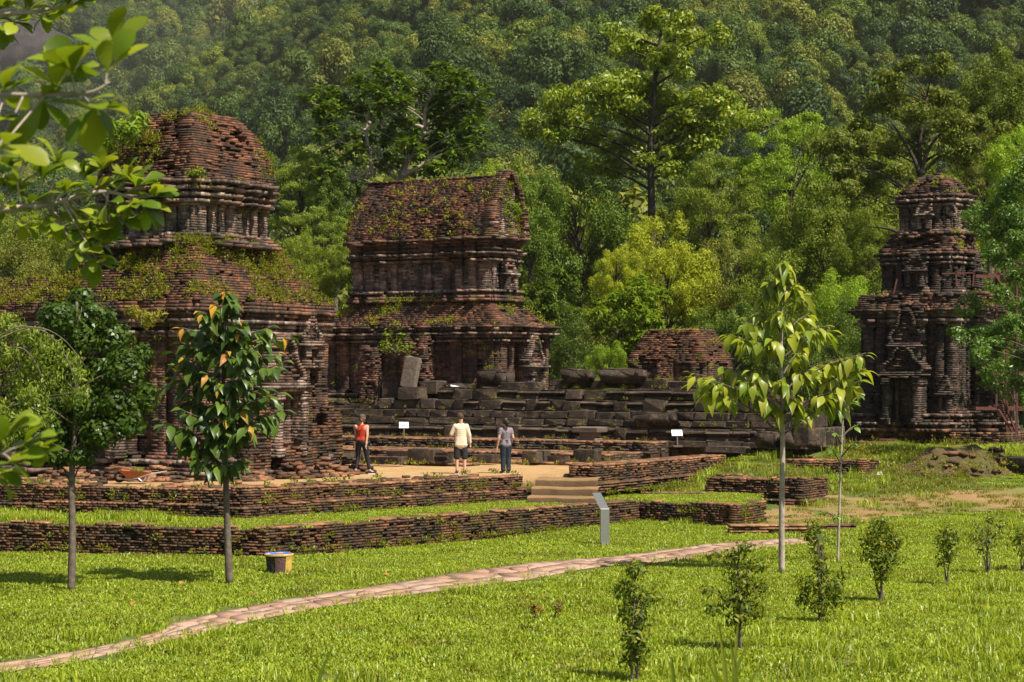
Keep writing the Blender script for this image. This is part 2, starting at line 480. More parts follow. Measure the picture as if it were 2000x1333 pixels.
def gz(x, y):
    """lie of the land"""
    x = np.asarray(x, float); y = np.asarray(y, float)
    bank = np.clip(4 - 0.1525 * y - 0.27, 0, 2.3)
    rise = np.interp(y, [50, 55, 58, 60, 62, 64, 66, 72, 80, 100], [0, .08, .3, .6, .9, 1.3, 1.58, 1.48, 1.6, 2.0])
    k = smooth(-0.8, 0.3, x - (2.42 + 0.598 * np.maximum(y - 57, -3)))      # right of the terraces the lawn climbs; behind the walls it stays low
    k = np.where(y > 82, smooth(82, 95, y) * (1 - k) + k, k)
    z = bank + rise * k
    s = x / np.maximum(y, 12)
    ridge = np.interp(s, [-.40, -.26, -.17, -.115, -.077, 0, .1, .4], [.06, .088, .128, .165, .20, .235, .25, .24])
    A = ridge * 900 * smooth(120, 960, y) ** 1.1
    A = np.where(y > 900, A + (y - 900) * np.where(s > -0.09, 0.26, 0.02), A)
    B = np.interp(y, [960, 1120, 2500], [0, 0.10 * 1120, 0.285 * 2500])
    z = z + np.where(y > 100, np.maximum(A, B * (y > 900)), 0)
    P = np.column_stack([x.ravel(), y.ravel(), np.zeros(x.size)])
    n = (fbm(P, 6.0, 11, 3) - 0.5).reshape(x.shape)
    big = (fbm(P, 110.0, 13, 3) - 0.5).reshape(x.shape)
    z = z - 0.10 * smooth(42, 46, y) * smooth(60, 50, y) * (x < 8)
    return z + n * 0.10 * smooth(20, 30, y) + big * 42 * smooth(160, 420, y)

def soil_material():
    m, nt, out = newmat('lawn_soil'); pos = geo_pos(nt)
    n = noise(nt, 0.5, 5, 0.6, pos); n2 = noise(nt, 9, 4, 0.7, pos)
    c = ramp(nt, n, [(0.35, (.055, .085, .018)), (0.55, (.085, .115, .024)), (0.7, (.13, .115, .045))])
    c = mixc(nt, 1.0, c, ramp(nt, n2, [(0.3, 0.7), (0.7, 1.3)]), 'MULTIPLY')
    principled(nt, out, c, 1.0, 0.05, bump=n2, bump_d=0.03)
    return m
def dirt_material(name='trodden_earth', a=(.30, .165, .075), b=(.40, .25, .12), g=(.12, .14, .035), grass=0.5):
    m, nt, out = newmat(name); pos = geo_pos(nt)
    n = noise(nt, 2.2, 5, 0.65, pos); n2 = noise(nt, 30, 4, 0.7, pos); n3 = noise(nt, 0.55, 4, 0.65, pos)
    c = ramp(nt, n, [(0.3, a), (0.7, b)])
    c = mixc(nt, 1.0, c, ramp(nt, n2, [(0.3, 0.75), (0.7, 1.2)]), 'MULTIPLY')
    c = mixc(nt, ramp(nt, n3, [(0.62 - 0.2 * grass, 0.0), (0.74 - 0.15 * grass, 0.7)]), c, g)
    principled(nt, out, c, 1.0, 0.05, bump=n2, bump_d=0.02)
    return m
M['soil'] = soil_material(); M['dirt'] = dirt_material(a=(.20, .12, .055), b=(.30, .19, .09), grass=.9); M['plaza'] = dirt_material('sandy_plaza_earth', (.27, .165, .075), (.36, .235, .12), grass=0.25)
M['forestfloor'] = plain('forest_floor', (.030, .042, .014), 1.0, 0.05, 0.5, 0.4)

def grid(name, xs, ys, zf, mat, polar=False):
    X, Y = np.meshgrid(xs, ys)
    if polar: X = X * np.maximum(Y, 12)
    Z = zf(X, Y); n, m = X.shape
    i = np.arange(n * m).reshape(n, m)
    q = np.stack([i[:-1, :-1], i[:-1, 1:], i[1:, 1:], i[1:, :-1]], -1).reshape(-1, 4)
    return mesh_np(name, np.column_stack([X.ravel(), Y.ravel(), Z.ravel()]), q, mat, smooth=True)

ys = np.concatenate([np.arange(-25, 20, 3.0), np.arange(20, 82, 0.6), np.arange(82, 120, 3), np.arange(120, 1000, 13), np.arange(1000, 2500, 45)])
xs = np.concatenate([np.linspace(-1.6, -0.42, 8), np.linspace(-0.40, 0.40, 110), np.linspace(0.42, 1.6, 8)])
me = grid('ground', xs, ys, gz, [M['soil'], M['forestfloor']], polar=True)
cy = np.zeros(len(me.polygons) * 3); me.polygons.foreach_get('center', cy); cy = cy.reshape(-1, 3)
me.polygons.foreach_set('material_index', (cy[:, 1] > 84).astype(np.int32))
tag(link('ground', me), 'green lawn and wooded slope running back from the camera', kind='structure')

def sheet(name, poly, z, mat, label, dz=0.0):
    poly = np.asarray(poly, float); n = len(poly)
    v, f = prism(poly, z - 0.5, z)
    o = link(name, mesh_np(name, v, f, mat)); return tag(o, label, kind='structure')
# grass terrace between the two walls (reaches under the plaza)
ti = offset(np.array(LW), -0.30, closed=False)
sheet('terrace_ground', [ti[0], ti[1], ti[2], ti[3], ti[4], (7.6, 60.6), (2.9, 58.6), (-14, 75), (-20, 60)], TER, M['soil'], 'narrow grassy terrace between the two brick walls')
pi = offset(np.array(UW), -0.30, closed=False)
W3a = np.array([2.42, 57.0]); W3b = W3a + U * 8.8
sheet('plaza', [pi[0], pi[1], pi[2], pi[2] + np.array([0.9, 1.6]), W3a + V * 0.5 + U * 0.3, W3b + V * 0.4, (6.5, 80), (-22, 86), (-24, 60)], PLZ, M['plaza'], 'sandy ochre plaza in front of the stone platform')

# ================================================================== brick walls
def ztop(base, amp, seed, sc=0.9):
    return lambda P: base + (fbm(np.column_stack([P[:, 0], P[:, 1], np.zeros(len(P))]), sc, seed, 3) - 0.5) * 2 * amp

def wall_thing(name, label, cat, loc):
    o = empty(name, loc); return tag(o, label, cat)

def retaining(t, B, line, z0, z1, h=0.064, thick=0.46, seed=1, amp=0.06, pal='ret', batter=0.02, core_mat=None):
    rag = ztop(z1 + 0.02, amp, seed)
    n = int(round((z1 + amp - z0) / h))
    for i in range(n):
        z = z0 + i * h; tb = 1 - i / n
        p = pal if i < n - 2 else 'top'
        B.loop(line, z, h, off=batter * tb, closed=False, pal=p, eros=0.05, es=.35, miss=0.02, ragged=rag, jit=0.011, ln=(0.075, 0.21), gap=.011)
        if i >= n - 4:
            B.loop(line, z, h, off=-0.235, closed=False, pal='top', miss=0.06, ragged=rag, jit=0.02)
    back = offset(np.array(line), -thick, closed=False); fr = offset(np.array(line), -0.12, closed=False)
    m = Mesh(); poly = np.vstack([fr, back[::-1]])
    m.prism(poly, z0 - 0.3, z1 - amp - 0.10)
    o = m.build('earth_core', core_mat or M['core'], t)

M['core'] = plain('dark_masonry_core', (.05, .036, .026), 1.0, 0.05, 0.4, 6, 0.05)

t = wall_thing('terrace_wall', 'long low brick retaining wall rising from the lawn, cornered behind the bin', 'wall', (LW[1][0], LW[1][1], 0))
B = Bricks(11); retaining(t, B, LW, -0.2, 0.62, seed=21); B.build(t, M['retbrick'], 300)

t = wall_thing('terrace_wall', 'upper stepped brick retaining wall along the edge of the sandy plaza', 'wall', (UW[1][0], UW[1][1], TER))
B = Bricks(12)
retaining(t, B, UW, TER - 0.12, 1.31, seed=22, thick=0.5, amp=0.05)
led = offset(np.array(UW), 0.26, closed=False)
rag = ztop(0.95, 0.09, 23, 1.4)
for i in range(8):
    z = TER - 0.1 + i * 0.064
    B.loop(led, z, 0.064, off=0.02 * (1 - i / 6), closed=False, pal='ret' if i < 6 else 'top', ragged=rag, eros=0.05, es=.35, ln=(0.075, 0.21), jit=0.012, dep=0.27, gap=.011)
    # end face beside the steps
endp = [UW[2], UW[2] + V * 0.0 + np.array([-0.15, 0.9])]
for i in range(9): B.line(endp[0], endp[1], TER + i * 0.078, 0.078, pal='ret', jit=0.02)
B.build(t, M['retbrick'], 300)

def block_wall(name, label, corner, lu, lv, z0, z1, seed, singles=150, amp=0.08, step=None, mat='retbrick', pal='ret', cat='wall'):
    """free standing wall: corner nearest the camera, lu metres along u, lv along v"""
    t = wall_thing(name, label, cat, (corner[0], corner[1], z0))
    B = Bricks(seed); c = np.asarray(corner, float)
    out = np.array([c, c + U * lu, c + U * lu + V * lv, c + V * lv])
    rag = ztop(z1 + 0.02, amp, seed, 0.7)
    n = int(round((z1 + amp - z0) / 0.068))
    for i in range(n):
        z = z0 + i * 0.068
        B.loop(out, z, 0.068, off=0.02 * (1 - i / n), pal=pal if i < n - 2 else 'top', eros=0.08, es=.4, miss=0.03, ragged=rag, jit=0.014, ln=(0.08, 0.24), gap=.010)
        if i >= n - 4: B.rectfill(c + U * .22 + V * .22, U, max(lu - .44, .2), max(lv - .44, .2), z, 0.066, ragged=rag, miss=0.08)
    if step:
        w, zs = step; o2 = offset(out, w)
        for i in range(int((zs - z0) / 0.076)):
            B.loop(o2, z0 + i * 0.076, 0.076, off=0.02, pal=pal if z0 + i * .076 < zs - .1 else 'top', eros=0.06, miss=0.03, jit=0.018, dep=w + 0.12)
    m = Mesh(); m.prism(offset(out, -0.13), z0 - 0.2, z1 - amp - 0.08); m.build('earth_core', M['core'], t)
    B.build(t, M[mat], singles); return t

block_wall('parapet_wall', 'brick parapet wall running back to the right of the plaza steps', (2.42, 57.0), 8.8, 0.9, 0.72, 1.52, 31, 260, amp=0.03, step=(0.22, 1.05))
block_wall('ruined_wall', 'crumbling two-stepped block of dark brick beside the slim trunk on the right lawn', (8.45, 57.9), 1.9, 3.1, 0.10, 1.06, 32, 220, amp=0.10, step=(0.18, 0.55))
block_wall('ruined_wall', 'low broken brick wall stub standing in the grass below the scaffolded tower', (11.0, 62.2), 1.3, 2.7, 0.55, 1.42, 33, 160, amp=0.10)

# kerbs and steps
def course_strip(name, label, p, q, z0, n, seed, dep=0.3, rows=1, pal='top', h=0.076, cat='kerb', mat='retbrick'):
    p = np.array(p, float); q = np.array(q, float)
    t = wall_thing(name, label, cat, (p[0], p[1], z0)); B = Bricks(seed)
    e = (q - p) / np.hypot(*(q - p)); nl = np.array([-e[1], e[0]])
    for r in range(rows):
        for i in range(n): B.line(p + nl * r * dep, q + nl * r * dep, z0 + i * h, h, pal=pal, dep=dep, miss=0.02, jit=0.02)
    B.build(t, M[mat], 120); return t
course_strip('brick_kerb', 'thin brick kerb lying in the grass left of the crumbling block', at(1252, 960, 58.5)[:2], at(1378, 960, 58.5)[:2], 0.60, 1, 41, 0.2)
course_strip('brick_kerb', 'low two-course brick kerb at the far end of the paved path', onz(1425, 1041, 0.0)[:2], onz(1672, 1040, 0.0)[:2], -0.02, 3, 42, 0.34)
# plaza steps
t = wall_thing('plaza_steps', 'three worn ochre steps climbing between brick walls to the plaza', 'steps', (1.3, 55, TER))
M['step'] = dirt_material('worn_laterite_step', (.19, .115, .055), (.28, .175, .09), (.12, .085, .045), 0.6)
M['riser'] = dirt_material('shaded_step_riser', (.085, .052, .03), (.16, .10, .055), (.07, .06, .025), 0.7)  # darker version of the step colour: the shade on the risers is painted in
s0 = np.array([0.42, 54.35]); s1 = np.array([2.30, 54.05]); STA, STB = s0, s1
for k in range(3):
    e = s1 - s0; e /= np.hypot(*e); bb = np.array([-e[1], e[0]])
    a = s0 + bb * (0.62 * k) + e * 0.02 * k; c = s1 + bb * (0.62 * k) + e * (0.05 - 0.08 * k)
    N = 22; zt = TER + 0.215 * (k + 1); vs = []; rows = ((0, -.35), (-.012, -.05), (.03, -.008), (.14, 0), (.45, -.004), (.75, 0))      # rounded, trodden nosing
    for d, dz in rows:
        for i in range(N + 1):
            q = a + (c - a) * i / N + bb * d; w = fbm(np.array([[q[0] * 1.0, q[1] * .4, k * 3.0]]), .35, 19, 3)[0] - .5
            q = q + bb * (.10 * w if d < .1 else 0); vs.append((q[0], q[1], zt + dz + (.05 * w if dz > -.2 else 0) - .02 * math.sin(math.pi * i / N)))
    R_ = len(rows); fq = np.array([(r_ * (N + 1) + i, r_ * (N + 1) + i + 1, (r_ + 1) * (N + 1) + i + 1, (r_ + 1) * (N + 1) + i) for r_ in range(R_ - 1) for i in range(N)])
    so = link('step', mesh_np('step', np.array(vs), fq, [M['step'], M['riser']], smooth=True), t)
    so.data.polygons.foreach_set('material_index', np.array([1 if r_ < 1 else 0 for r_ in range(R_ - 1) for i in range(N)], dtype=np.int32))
# low brick stages in front of the stone platform
PF0 = np.array([0.0, 70.5])                       # a point on the platform's front line, which runs along v
def pf(tv, s=0.0): return PF0 + V * tv + U * s    # tv metres along the front (left is +), s metres back
STG = wall_thing('brick_stage', 'long low brick stages along the foot of the black stone platform', 'steps', (*pf(0, -2), PLZ))
B = Bricks(51)
def stage(t0, t1, s, z0, z1, deep, pal='dark'):
    n = int(round((z1 - z0) / 0.078)); a = pf(t1, s); b = pf(t0, s)     # walk left -> right so that the face looks at the camera
    rag = ztop(z1 + 0.03, 0.03, 5)
    for i in range(n):
        p = pal if i < n - 1 else 'top'
        B.line(a, b, z0 + i * (z1 - z0) / n, (z1 - z0) / n, pal=p, jit=0.015, eros=0.05, miss=0.01, ln=(0.18, 0.4))
        B.line(b, b + U * deep, z0 + i * (z1 - z0) / n, (z1 - z0) / n, pal=p, jit=0.015)
    B.rectfill(pf(t1, s + 0.22), -V, t1 - t0, max(deep - 0.22, 0.2), z1 - 0.078, 0.074, pal='top', miss=0.03)
    m = Mesh(); m.prism(np.array([pf(t1, s + .12), pf(t0, s + .12), pf(t0, s + deep), pf(t1, s + deep)]), z0 - .3, z1 - 0.07); m.build('stage_core', M['core'], STG)
stage(-3.0, 9.5, -8.0, PLZ - 0.05, PLZ + 0.10, 1.0, 'top')
stage(-6.2, 9.4, -5.6, PLZ, 1.36, 1.6)
stage(-6.0, 9.3, -4.2, PLZ, 1.58, 2.6)
stage(-6.2, 9.2, -1.5, 1.50, 1.90, 1.6)
B.build(STG, M['retbrick'], 300)

# ================================================================== stone platform
def block_mesh(kind, seed):
    r = np.random.default_rng(seed); bm = bmesh.new(); bmesh.ops.create_cube(bm, size=2.0)
    if kind == 'mould':
        prof = [(-1, -1), (1, -1), (1, 0.95), (-0.75, 1), (-0.75, 0.66), (-1.05, 0.52), (-1.12, 0.28), (-1.0, 0.06), (-0.72, -0.02), (-0.72, -0.4), (-0.98, -0.5)]
        bm.clear(); vs0 = [bm.verts.new((-1, y, z)) for y, z in prof]; vs1 = [bm.verts.new((1, y, z)) for y, z in prof]; n = len(prof)
        for i in range(n): bm.faces.new((vs0[i], vs0[(i + 1) % n], vs1[(i + 1) % n], vs1[i]))
        bm.faces.new(vs0[::-1]); bm.faces.new(vs1); bmesh.ops.recalc_face_normals(bm, faces=bm.faces[:])
    else:
        off = 0.10 if kind == 'block' else 0.22
        bmesh.ops.bevel(bm, geom=bm.edges[:], offset=off, segments=1 if kind == 'block' else 2, affect='EDGES')
    if kind == 'boulder':
        bmesh.ops.subdivide_edges(bm, edges=bm.edges[:], cuts=1, use_grid_fill=True)
        co = np.array([v.co[:] for v in bm.verts]); k = 1 + .55 * (fbm(co + seed * 3.1, .9, seed, 3) - .5)
        for v, f in zip(bm.verts, k): v.co *= f
    for v in bm.verts:
        a = 0.05 if kind != 'boulder' else 0.03
        v.co += Vector(r.normal(0, a, 3))
    me = bpy.data.meshes.new('stone_block'); bm.to_mesh(me); bm.free()
    if kind == 'boulder': me.polygons.foreach_set('use_smooth', np.ones(len(me.polygons), dtype=bool))
    me.materials.append(M['stone']); return me
BLK = {k: [block_mesh(k, s + 10 * j) for s in range(6)] for j, k in enumerate(('block', 'mould', 'boulder'))}

def stone(parent, c, size, ang, kind='block', tilt=(0, 0), name='stone_block'):
    o = link(name, BLK[kind][int(RNG.integers(0, 6))], parent)
    m = Matrix.Translation(c) @ Matrix.Rotation(ang, 4, 'Z') @ Matrix.Rotation(tilt[0], 4, 'X') @ Matrix.Rotation(tilt[1], 4, 'Y') @ Matrix.Diagonal((size[0] / 2, size[1] / 2, size[2] / 2, 1))
    o.matrix_basis = m
    return o

PLAT = wall_thing('stone_platform', 'wide stepped platform of black weathered stone blocks behind the visitors', 'platform', (*pf(0, 1), 2.0))
FA = math.atan2(-V[1], -V[0])         # heading of the front line walked left -> right
def tier(t0, t1, s, z0, z1, kind='block', ln=(0.5, 1.25), dep=0.8, out=0.03, skip=()):
    t = t1
    while t > t0 + 0.15:
        L = random.uniform(*ln); L = min(L, t - t0)
        if t - L - t0 < 0.25: L = t - t0
        c = pf(t - L / 2, s + dep / 2 + random.uniform(-out, out))
        if not any(a < t - L / 2 < b for a, b in skip):
            hgt = (z1 - z0) * random.uniform(0.82, 1.03)
            k = kind if not isinstance(kind, (list, tuple)) else random.choice(kind)
            stone(PLAT, (c[0], c[1], z0 + hgt / 2), (L - random.uniform(.01, .05), dep, hgt), FA + random.uniform(-.035, .035), k, (random.uniform(-.03, .03), random.uniform(-.025, .025)))
        t -= L
def rtier(s0, s1, tv, z0, z1, ln=(0.5, 1.1), dep=0.8, kind='block'):
    s = s0
    while s < s1 - 0.1:
        L = min(random.uniform(*ln), s1 - s); c = pf(tv + dep / 2, s + L / 2)
        stone(PLAT, (c[0], c[1], (z0 + z1) / 2), (L - .012, dep, z1 - z0), FA + math.pi / 2, kind); s += L
TR = -11.2
tier(TR, 9.6, -0.05, 1.70, 1.92, ln=(0.7, 1.5))
tier(TR, 9.6, 0.10, 1.92, 2.36, ['mould', 'mould', 'block'], ln=(0.45, 1.0), out=0.06)
tier(TR + .5, 9.6, 0.55, 2.36, 2.60, ln=(0.8, 1.6))
tier(TR + .7, 9.6, 0.66, 2.60, 2.88, 'block', ln=(0.5, 1.2), out=.05)
tier(TR + 1.1, 6.4, 1.0, 2.88, 3.26, ['block', 'mould', 'block'], ln=(0.45, 1.1), out=0.07)
tier(5.2, 9.6, 1.5, 2.88, 3.1, ln=(0.8, 1.5))
tier(TR + 1.6, 4.0, 1.3, 3.26, 3.66, ['mould', 'block'], ln=(0.6, 1.2), out=.06)
tier(-8.4, -0.3, 2.1, 3.66, 3.94, ln=(0.9, 1.6))
rtier(0.1, 3.4, TR, 1.70, 2.36); rtier(.6, 3.2, TR + .6, 2.36, 2.88); rtier(1.1, 3, TR + 1.2, 2.88, 3.26); rtier(1.4, 3, TR + 1.7, 3.26, 3.6)
m = Mesh()
m.prism(np.array([pf(9.6, .5), pf(TR + .3, .5), pf(TR + .3, 3.2), pf(9.6, 3.2)]), 0.6, 2.3)
m.prism(np.array([pf(11, 1.2), pf(-1.5, 1.2), pf(-1.5, 18), pf(11, 18)]), 0.8, 2.98)
m.prism(np.array([pf(-1.5, 1.2), pf(TR + 1.3, 1.2), pf(TR + 1.3, 3.1), pf(-1.5, 3.1)]), 2.2, 2.98)
m.prism(np.array([pf(3.7, 1.6), pf(TR + 1.9, 1.6), pf(TR + 1.9, 3.0), pf(3.7, 3.0)]), 2.9, 3.56)
m.build('platform_core', M['stone'], PLAT)

def platD(px, s):
    k = (px - HX) / F
    tv = (PF0[0] - k * PF0[1] + s * (U[0] - k * U[1])) / (k * V[1] - V[0]); return pf(tv, s)[1]
def loose(px, py, D, size, ang, kind, label, tilt=(0, 0), cat='stone', name='loose_stone', mat=None):
    if D == 'g': D = (CAMZ - PLZ - .08) * F / (py - HY)
    elif D < 10: D = platD(px, D)
    p = at(px, py, D)
    o = stone(None, (p[0], p[1], p[2] + size[2] / 2), size, ang, kind, tilt, name)
    if mat: o.data = o.data.copy(); o.data.materials[0] = mat
    return tag(o, label, cat)
# blocks lying about; the row is the foot of each block
G = 'stones lying on and before the platform'
for a in [
    (1130, 748, 2.0, (1.15, .7, .48), FA, 'boulder', 'rough boulder lying on the platform top left of the small ruin', (0, .08)),
    (1218, 748, 2.0, (1.65, .8, .5), FA, 'boulder', 'long rounded boulder on the platform just before the small brick ruin'),
    (955, 752, 2.0, (.75, .6, .55), FA + .2, 'boulder', 'rounded grey boulder before the carved gable niche of the vaulted temple'),
    (985, 752, 2.0, (.55, .6, .5), FA, 'boulder', 'smaller upright boulder touching the rounded one by the temple niche'),
    (900, 766, 2.0, (.95, .6, .3), FA + .1, 'boulder', 'flat broken stone carrying a small white plaque on the platform'),
    (845, 770, 2.0, (1.0, .7, .5), FA - .1, 'block', 'squared dark block right of the leaning slab'),
    (738, 785, 2.0, (.5, .5, .95), FA, 'block', 'upright squared pillar stone left of the leaning slab'),
    (770, 783, 2.0, (.75, .6, .72), FA, 'block', 'dark cube of stone under the left of the leaning slab'),
    (972, 778, 2.0, (.95, .7, .42), FA + .03, 'block', 'pale edged block with a chipped gable shape at platform centre'),
    (1020, 776, 2.0, (1.5, .8, .55), FA, 'block', 'largest squared block on the middle of the platform edge'),
    (1090, 780, 2.0, (.6, .6, .5), FA, 'boulder', 'moss browned rounded block right of the largest squared block'),
    (1285, 835, 0.5, (1.5, .8, .5), FA - .05, 'boulder', 'long tilted boulder lying over the lower mouldings above the white sign', (0, -.09)),
    (830, 905, 'g', (1.0, .5, .46), FA, 'block', 'squarish carved stone block on the plaza left of the man in the cream shirt'),
    (867, 906, 'g', (.45, .4, .34), FA, 'mould', 'stepped fragment leaning beside the man in the cream shirt'),
    (760, 906, 'g', (1.1, .5, .22), FA, 'block', 'long low slab on the plaza right of the woman in red'),
    (785, 893, 'g', (.95, .45, .22), FA, 'block', 'slab lying on top of the long low slab'),
    (700, 905, 'g', (.6, .5, .4), FA, 'boulder', 'lumpy stone behind the legs of the woman in red'),
    (672, 906, 'g', (.6, .5, .36), FA + .3, 'boulder', 'leftmost lumpy stone at the foot of the brick stages'),
    (950, 903, 'g', (.75, .5, .25), FA, 'block', 'low stone between the man and the woman in grey'),
    (945, 887, 'g', (.6, .4, .28), FA, 'block', 'smaller block stacked on the low stone between two visitors'),
    (1040, 904, 'g', (.55, .4, .36), FA, 'block', 'upright worked stone just right of the woman in grey'),
    (1062, 903, 'g', (.3, .4, .38), FA, 'block', 'narrow upright stone in the row right of the woman in grey'),
    (1092, 904, 'g', (.65, .4, .22), FA, 'block', 'thin slab in the row of stones at the wall end'),
    (1147, 904, 'g', (.75, .6, .42), FA + .1, 'block', 'pale brown squared block behind the end of the parapet wall'),
    (1295, 893, 'g', (1.35, .4, .32), FA, 'block', 'long dark block lying behind the parapet wall below the white sign'),
    (1420, 884, -0.5, (1.5, .5, .2), FA, 'block', 'long flat sill stone in front of the platform right end'),
    (1500, 874, -0.5, (.7, .6, .5), FA, 'boulder', 'dark boulder at the platform foot seen left of the pale trunk'),
    (1545, 876, -0.5, (.7, .6, .6), FA + .4, 'boulder', 'dark boulder at the platform foot seen right of the pale trunk'),
    (1570, 870, -0.5, (.6, .5, .75), FA, 'block', 'last upright block at the right corner of the platform'),
    (1588, 876, -0.5, (.4, .4, .25), FA, 'boulder', 'small stone fallen off the right corner of the platform'),
    (806, 780, 1.15, (.95, .6, .44), FA, 'block', 'squared block carrying the foot of the leaning slab'),
    (1525, 805, 1.2, (.8, .6, .45), FA, 'block', 'squared block on the platform corner behind the pale trunk'),
]:
    o = loose(*a[:7], tilt=a[7] if len(a) > 7 else (0, 0)); o['group'] = G
# leaning slab
o = loose(803, 758, 1.25, (.62, .22, 1.16), FA, 'block', 'tall pale stone slab leaning upright on the platform before the dark doorway', tilt=(-.08, .14), cat='slab', name='stone_slab', mat=M['stele'])
# altar pedestal on the stage
t = tag(empty('stone_pedestal', at(1152, 862, platD(1152, -.75))), 'waisted stone altar pedestal standing on the brick stage', 'pedestal')
p = at(1152, 862, platD(1152, -.75))
for nm, z, sx, sy, hh in (('pedestal_base', 0, .72, .6, .10), ('pedestal_waist', .10, .58, .5, .20), ('pedestal_slab', .30, .98, .75, .18)):
    m = Mesh(); m.box((p[0], p[1], p[2] + z + hh / 2), (sx, sy, hh), FA, jit=.01); m.build(nm, M['stele'], t, bevel=.02)
# dark carved pedestal at the right edge
p = onz(1985, 972, 0.25)
t = tag(empty('carved_pedestal', p), 'black carved pedestal of stacked mouldings at the right edge', 'pedestal')
for nm, z, s, hh, tp in (('pedestal_base', 0, 1.25, .22, 1), ('pedestal_foot', .22, .95, .2, .9), ('pedestal_shaft', .42, .78, .42, 1.0), ('pedestal_neck', .84, .7, .16, 1.25), ('pedestal_cap', 1.0, 1.05, .28, 1.06)):
    m = Mesh(); m.box((p[0] + .05, p[1], p[2] + z + hh / 2), (s, s, hh), FA, taper=tp, jit=.008); m.build(nm, M['stone'], t, bevel=.03)

# earth mound with bricks
def mound():
    c = np.array([14.4, 63.2]); N, K = 16, 44; vs = []
    for i in range(N + 1):
        r = i / N
        for j in range(K):
            a = 2 * math.pi * j / K
            x = c[0] + math.cos(a) * 2.4 * r; y = c[1] + math.sin(a) * 1.3 * r
            vs.append((x, y))
    P = np.array(vs); rr = np.repeat(np.arange(N + 1) / N, K)
    z = gz(P[:, 0], P[:, 1]) - 0.06 + 0.85 * (1 - smooth(0.35, 1.0, rr)) * (0.75 + 0.7 * (fbm(np.column_stack([P, 0 * rr]), .8, 3) - .5)) + 0.12 * (fbm(np.column_stack([P, 0 * rr]), .3, 5) - .5) * (rr < .95)
    q = np.array([(i * K + j, (i + 1) * K + j, (i + 1) * K + (j + 1) % K, i * K + (j + 1) % K) for i in range(N) for j in range(K)])
    t = tag(empty('earth_mound', (c[0], c[1], .8)), 'low earth mound with loose bricks and turf right of the wall stubs', 'mound')
    M['mound'] = dirt_material('mound_earth', (.075, .052, .03), (.13, .085, .045), (.08, .09, .025), 0.9)
    link('earth', mesh_np('earth', np.column_stack([P, z]), q[:, ::-1], M['mound'], smooth=True), t)
    B = Bricks(77)
    for k in range(34):
        a = RNG.uniform(-2.6, 0.2); r = RNG.uniform(.35, .95); x = c[0] + math.cos(a) * 2.3 * r; y = c[1] + math.sin(a) * 1.25 * r
        zz = float(gz(np.array([x]), np.array([y]))[0]) + .8 * (1 - float(smooth(.35, 1, r))) * .8
        B.add([(x, y, zz - .02)], RNG.uniform(0, 3), (RNG.uniform(.09, .17), .09, RNG.uniform(.04, .07)), 'ret' if k % 4 else 'top')
    B.build(t, M['retbrick'], 60)
mound()
# ================================================================== brick temples
def core(t, secs, C, inset=0.17, mat=None):
    m = Mesh()
    for z0, z1, a, b in secs:
        m.prism(frame(C, offset(a, -inset)), z0, z1, frame(C, offset(b, -inset)))
    return m.build('masonry_core', mat or M['core'], t)

def courses(B, C, z0, z1, outline, offs=0.0, h=0.08, **kw):
    h = h * .86
    """stack courses from z0 to z1; offs = number or function of 0..1, outline = array or function of 0..1"""
    n = max(1, int(round((z1 - z0) / h))); hh = (z1 - z0) / n
    if not callable(outline): kw.setdefault('gap', .0022); kw.setdefault('jit', .0035)
    else: kw.setdefault('gap', .003)
    for i in range(n):
        f = (i + 0.5) / n
        o = outline(f) if callable(outline) else outline
        d = offs(f) if callable(offs) else offs
        B.loop(frame(C, offset(o, d) if abs(d) > 1e-6 else o), z0 + i * hh, hh, **kw)

def mould(B, C, z, outline, steps, pal='pale', er=0.13, **kw):
    """projecting band: steps = (height, offset, ...) from the bottom up, in long worn bricks"""
    for s in steps:
        hgt, off = s[0], s[1]
        B.loop(frame(C, offset(outline, off)), z, hgt, pal=s[2] if len(s) > 2 else pal, ln=(0.14, 0.34), jit=0.009, eros=er, es=0.6, miss=0.03, gap=.003, dep=0.3 + max(off, 0), **kw)
        z += hgt
    return z

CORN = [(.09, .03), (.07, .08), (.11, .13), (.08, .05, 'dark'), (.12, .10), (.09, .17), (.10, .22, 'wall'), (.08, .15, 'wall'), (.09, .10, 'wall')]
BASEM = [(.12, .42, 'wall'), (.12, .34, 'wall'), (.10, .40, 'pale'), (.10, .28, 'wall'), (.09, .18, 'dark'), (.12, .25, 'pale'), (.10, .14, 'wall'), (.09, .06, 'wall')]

def pediment(B, P, e, z0, w, hgt, dep, pal='pale', hollow=True):
    """flame-shaped gable over a niche, built of courses: P = mid point of the base on the face, e = heading along the face"""
    n = int(hgt / 0.08); e = np.asarray(e); nr = np.array([e[1], -e[0]])
    for i in range(n):
        f = (i + .5) / n; hw = w / 2 * (1 - f ** 1.9) * (1.0 + 0.18 * math.sin(f * 9)) + 0.06
        rim = 0.13 * (1 - .5 * f) + .03
        z = z0 + i * 0.08
        for s in (-1, 1):
            if hw > rim * 2 and hollow:
                a, b = s * hw, s * (hw - rim)
                a, b = min(a, b), max(a, b)
                B.line(P + nr * dep + e * a, P + nr * dep + e * b, z, .08, pal=pal, dep=dep + .15, jit=.008)
        if hollow and hw > rim * 2: B.line(P + nr * dep * .72 - e * (hw - rim), P + nr * dep * .72 + e * (hw - rim), z, .08, pal='wall' if i % 3 else 'dark', dep=dep, jit=.03)
        else: B.line(P + nr * dep - e * hw, P + nr * dep + e * hw, z, .08, pal=pal, dep=dep + .15, jit=.008)

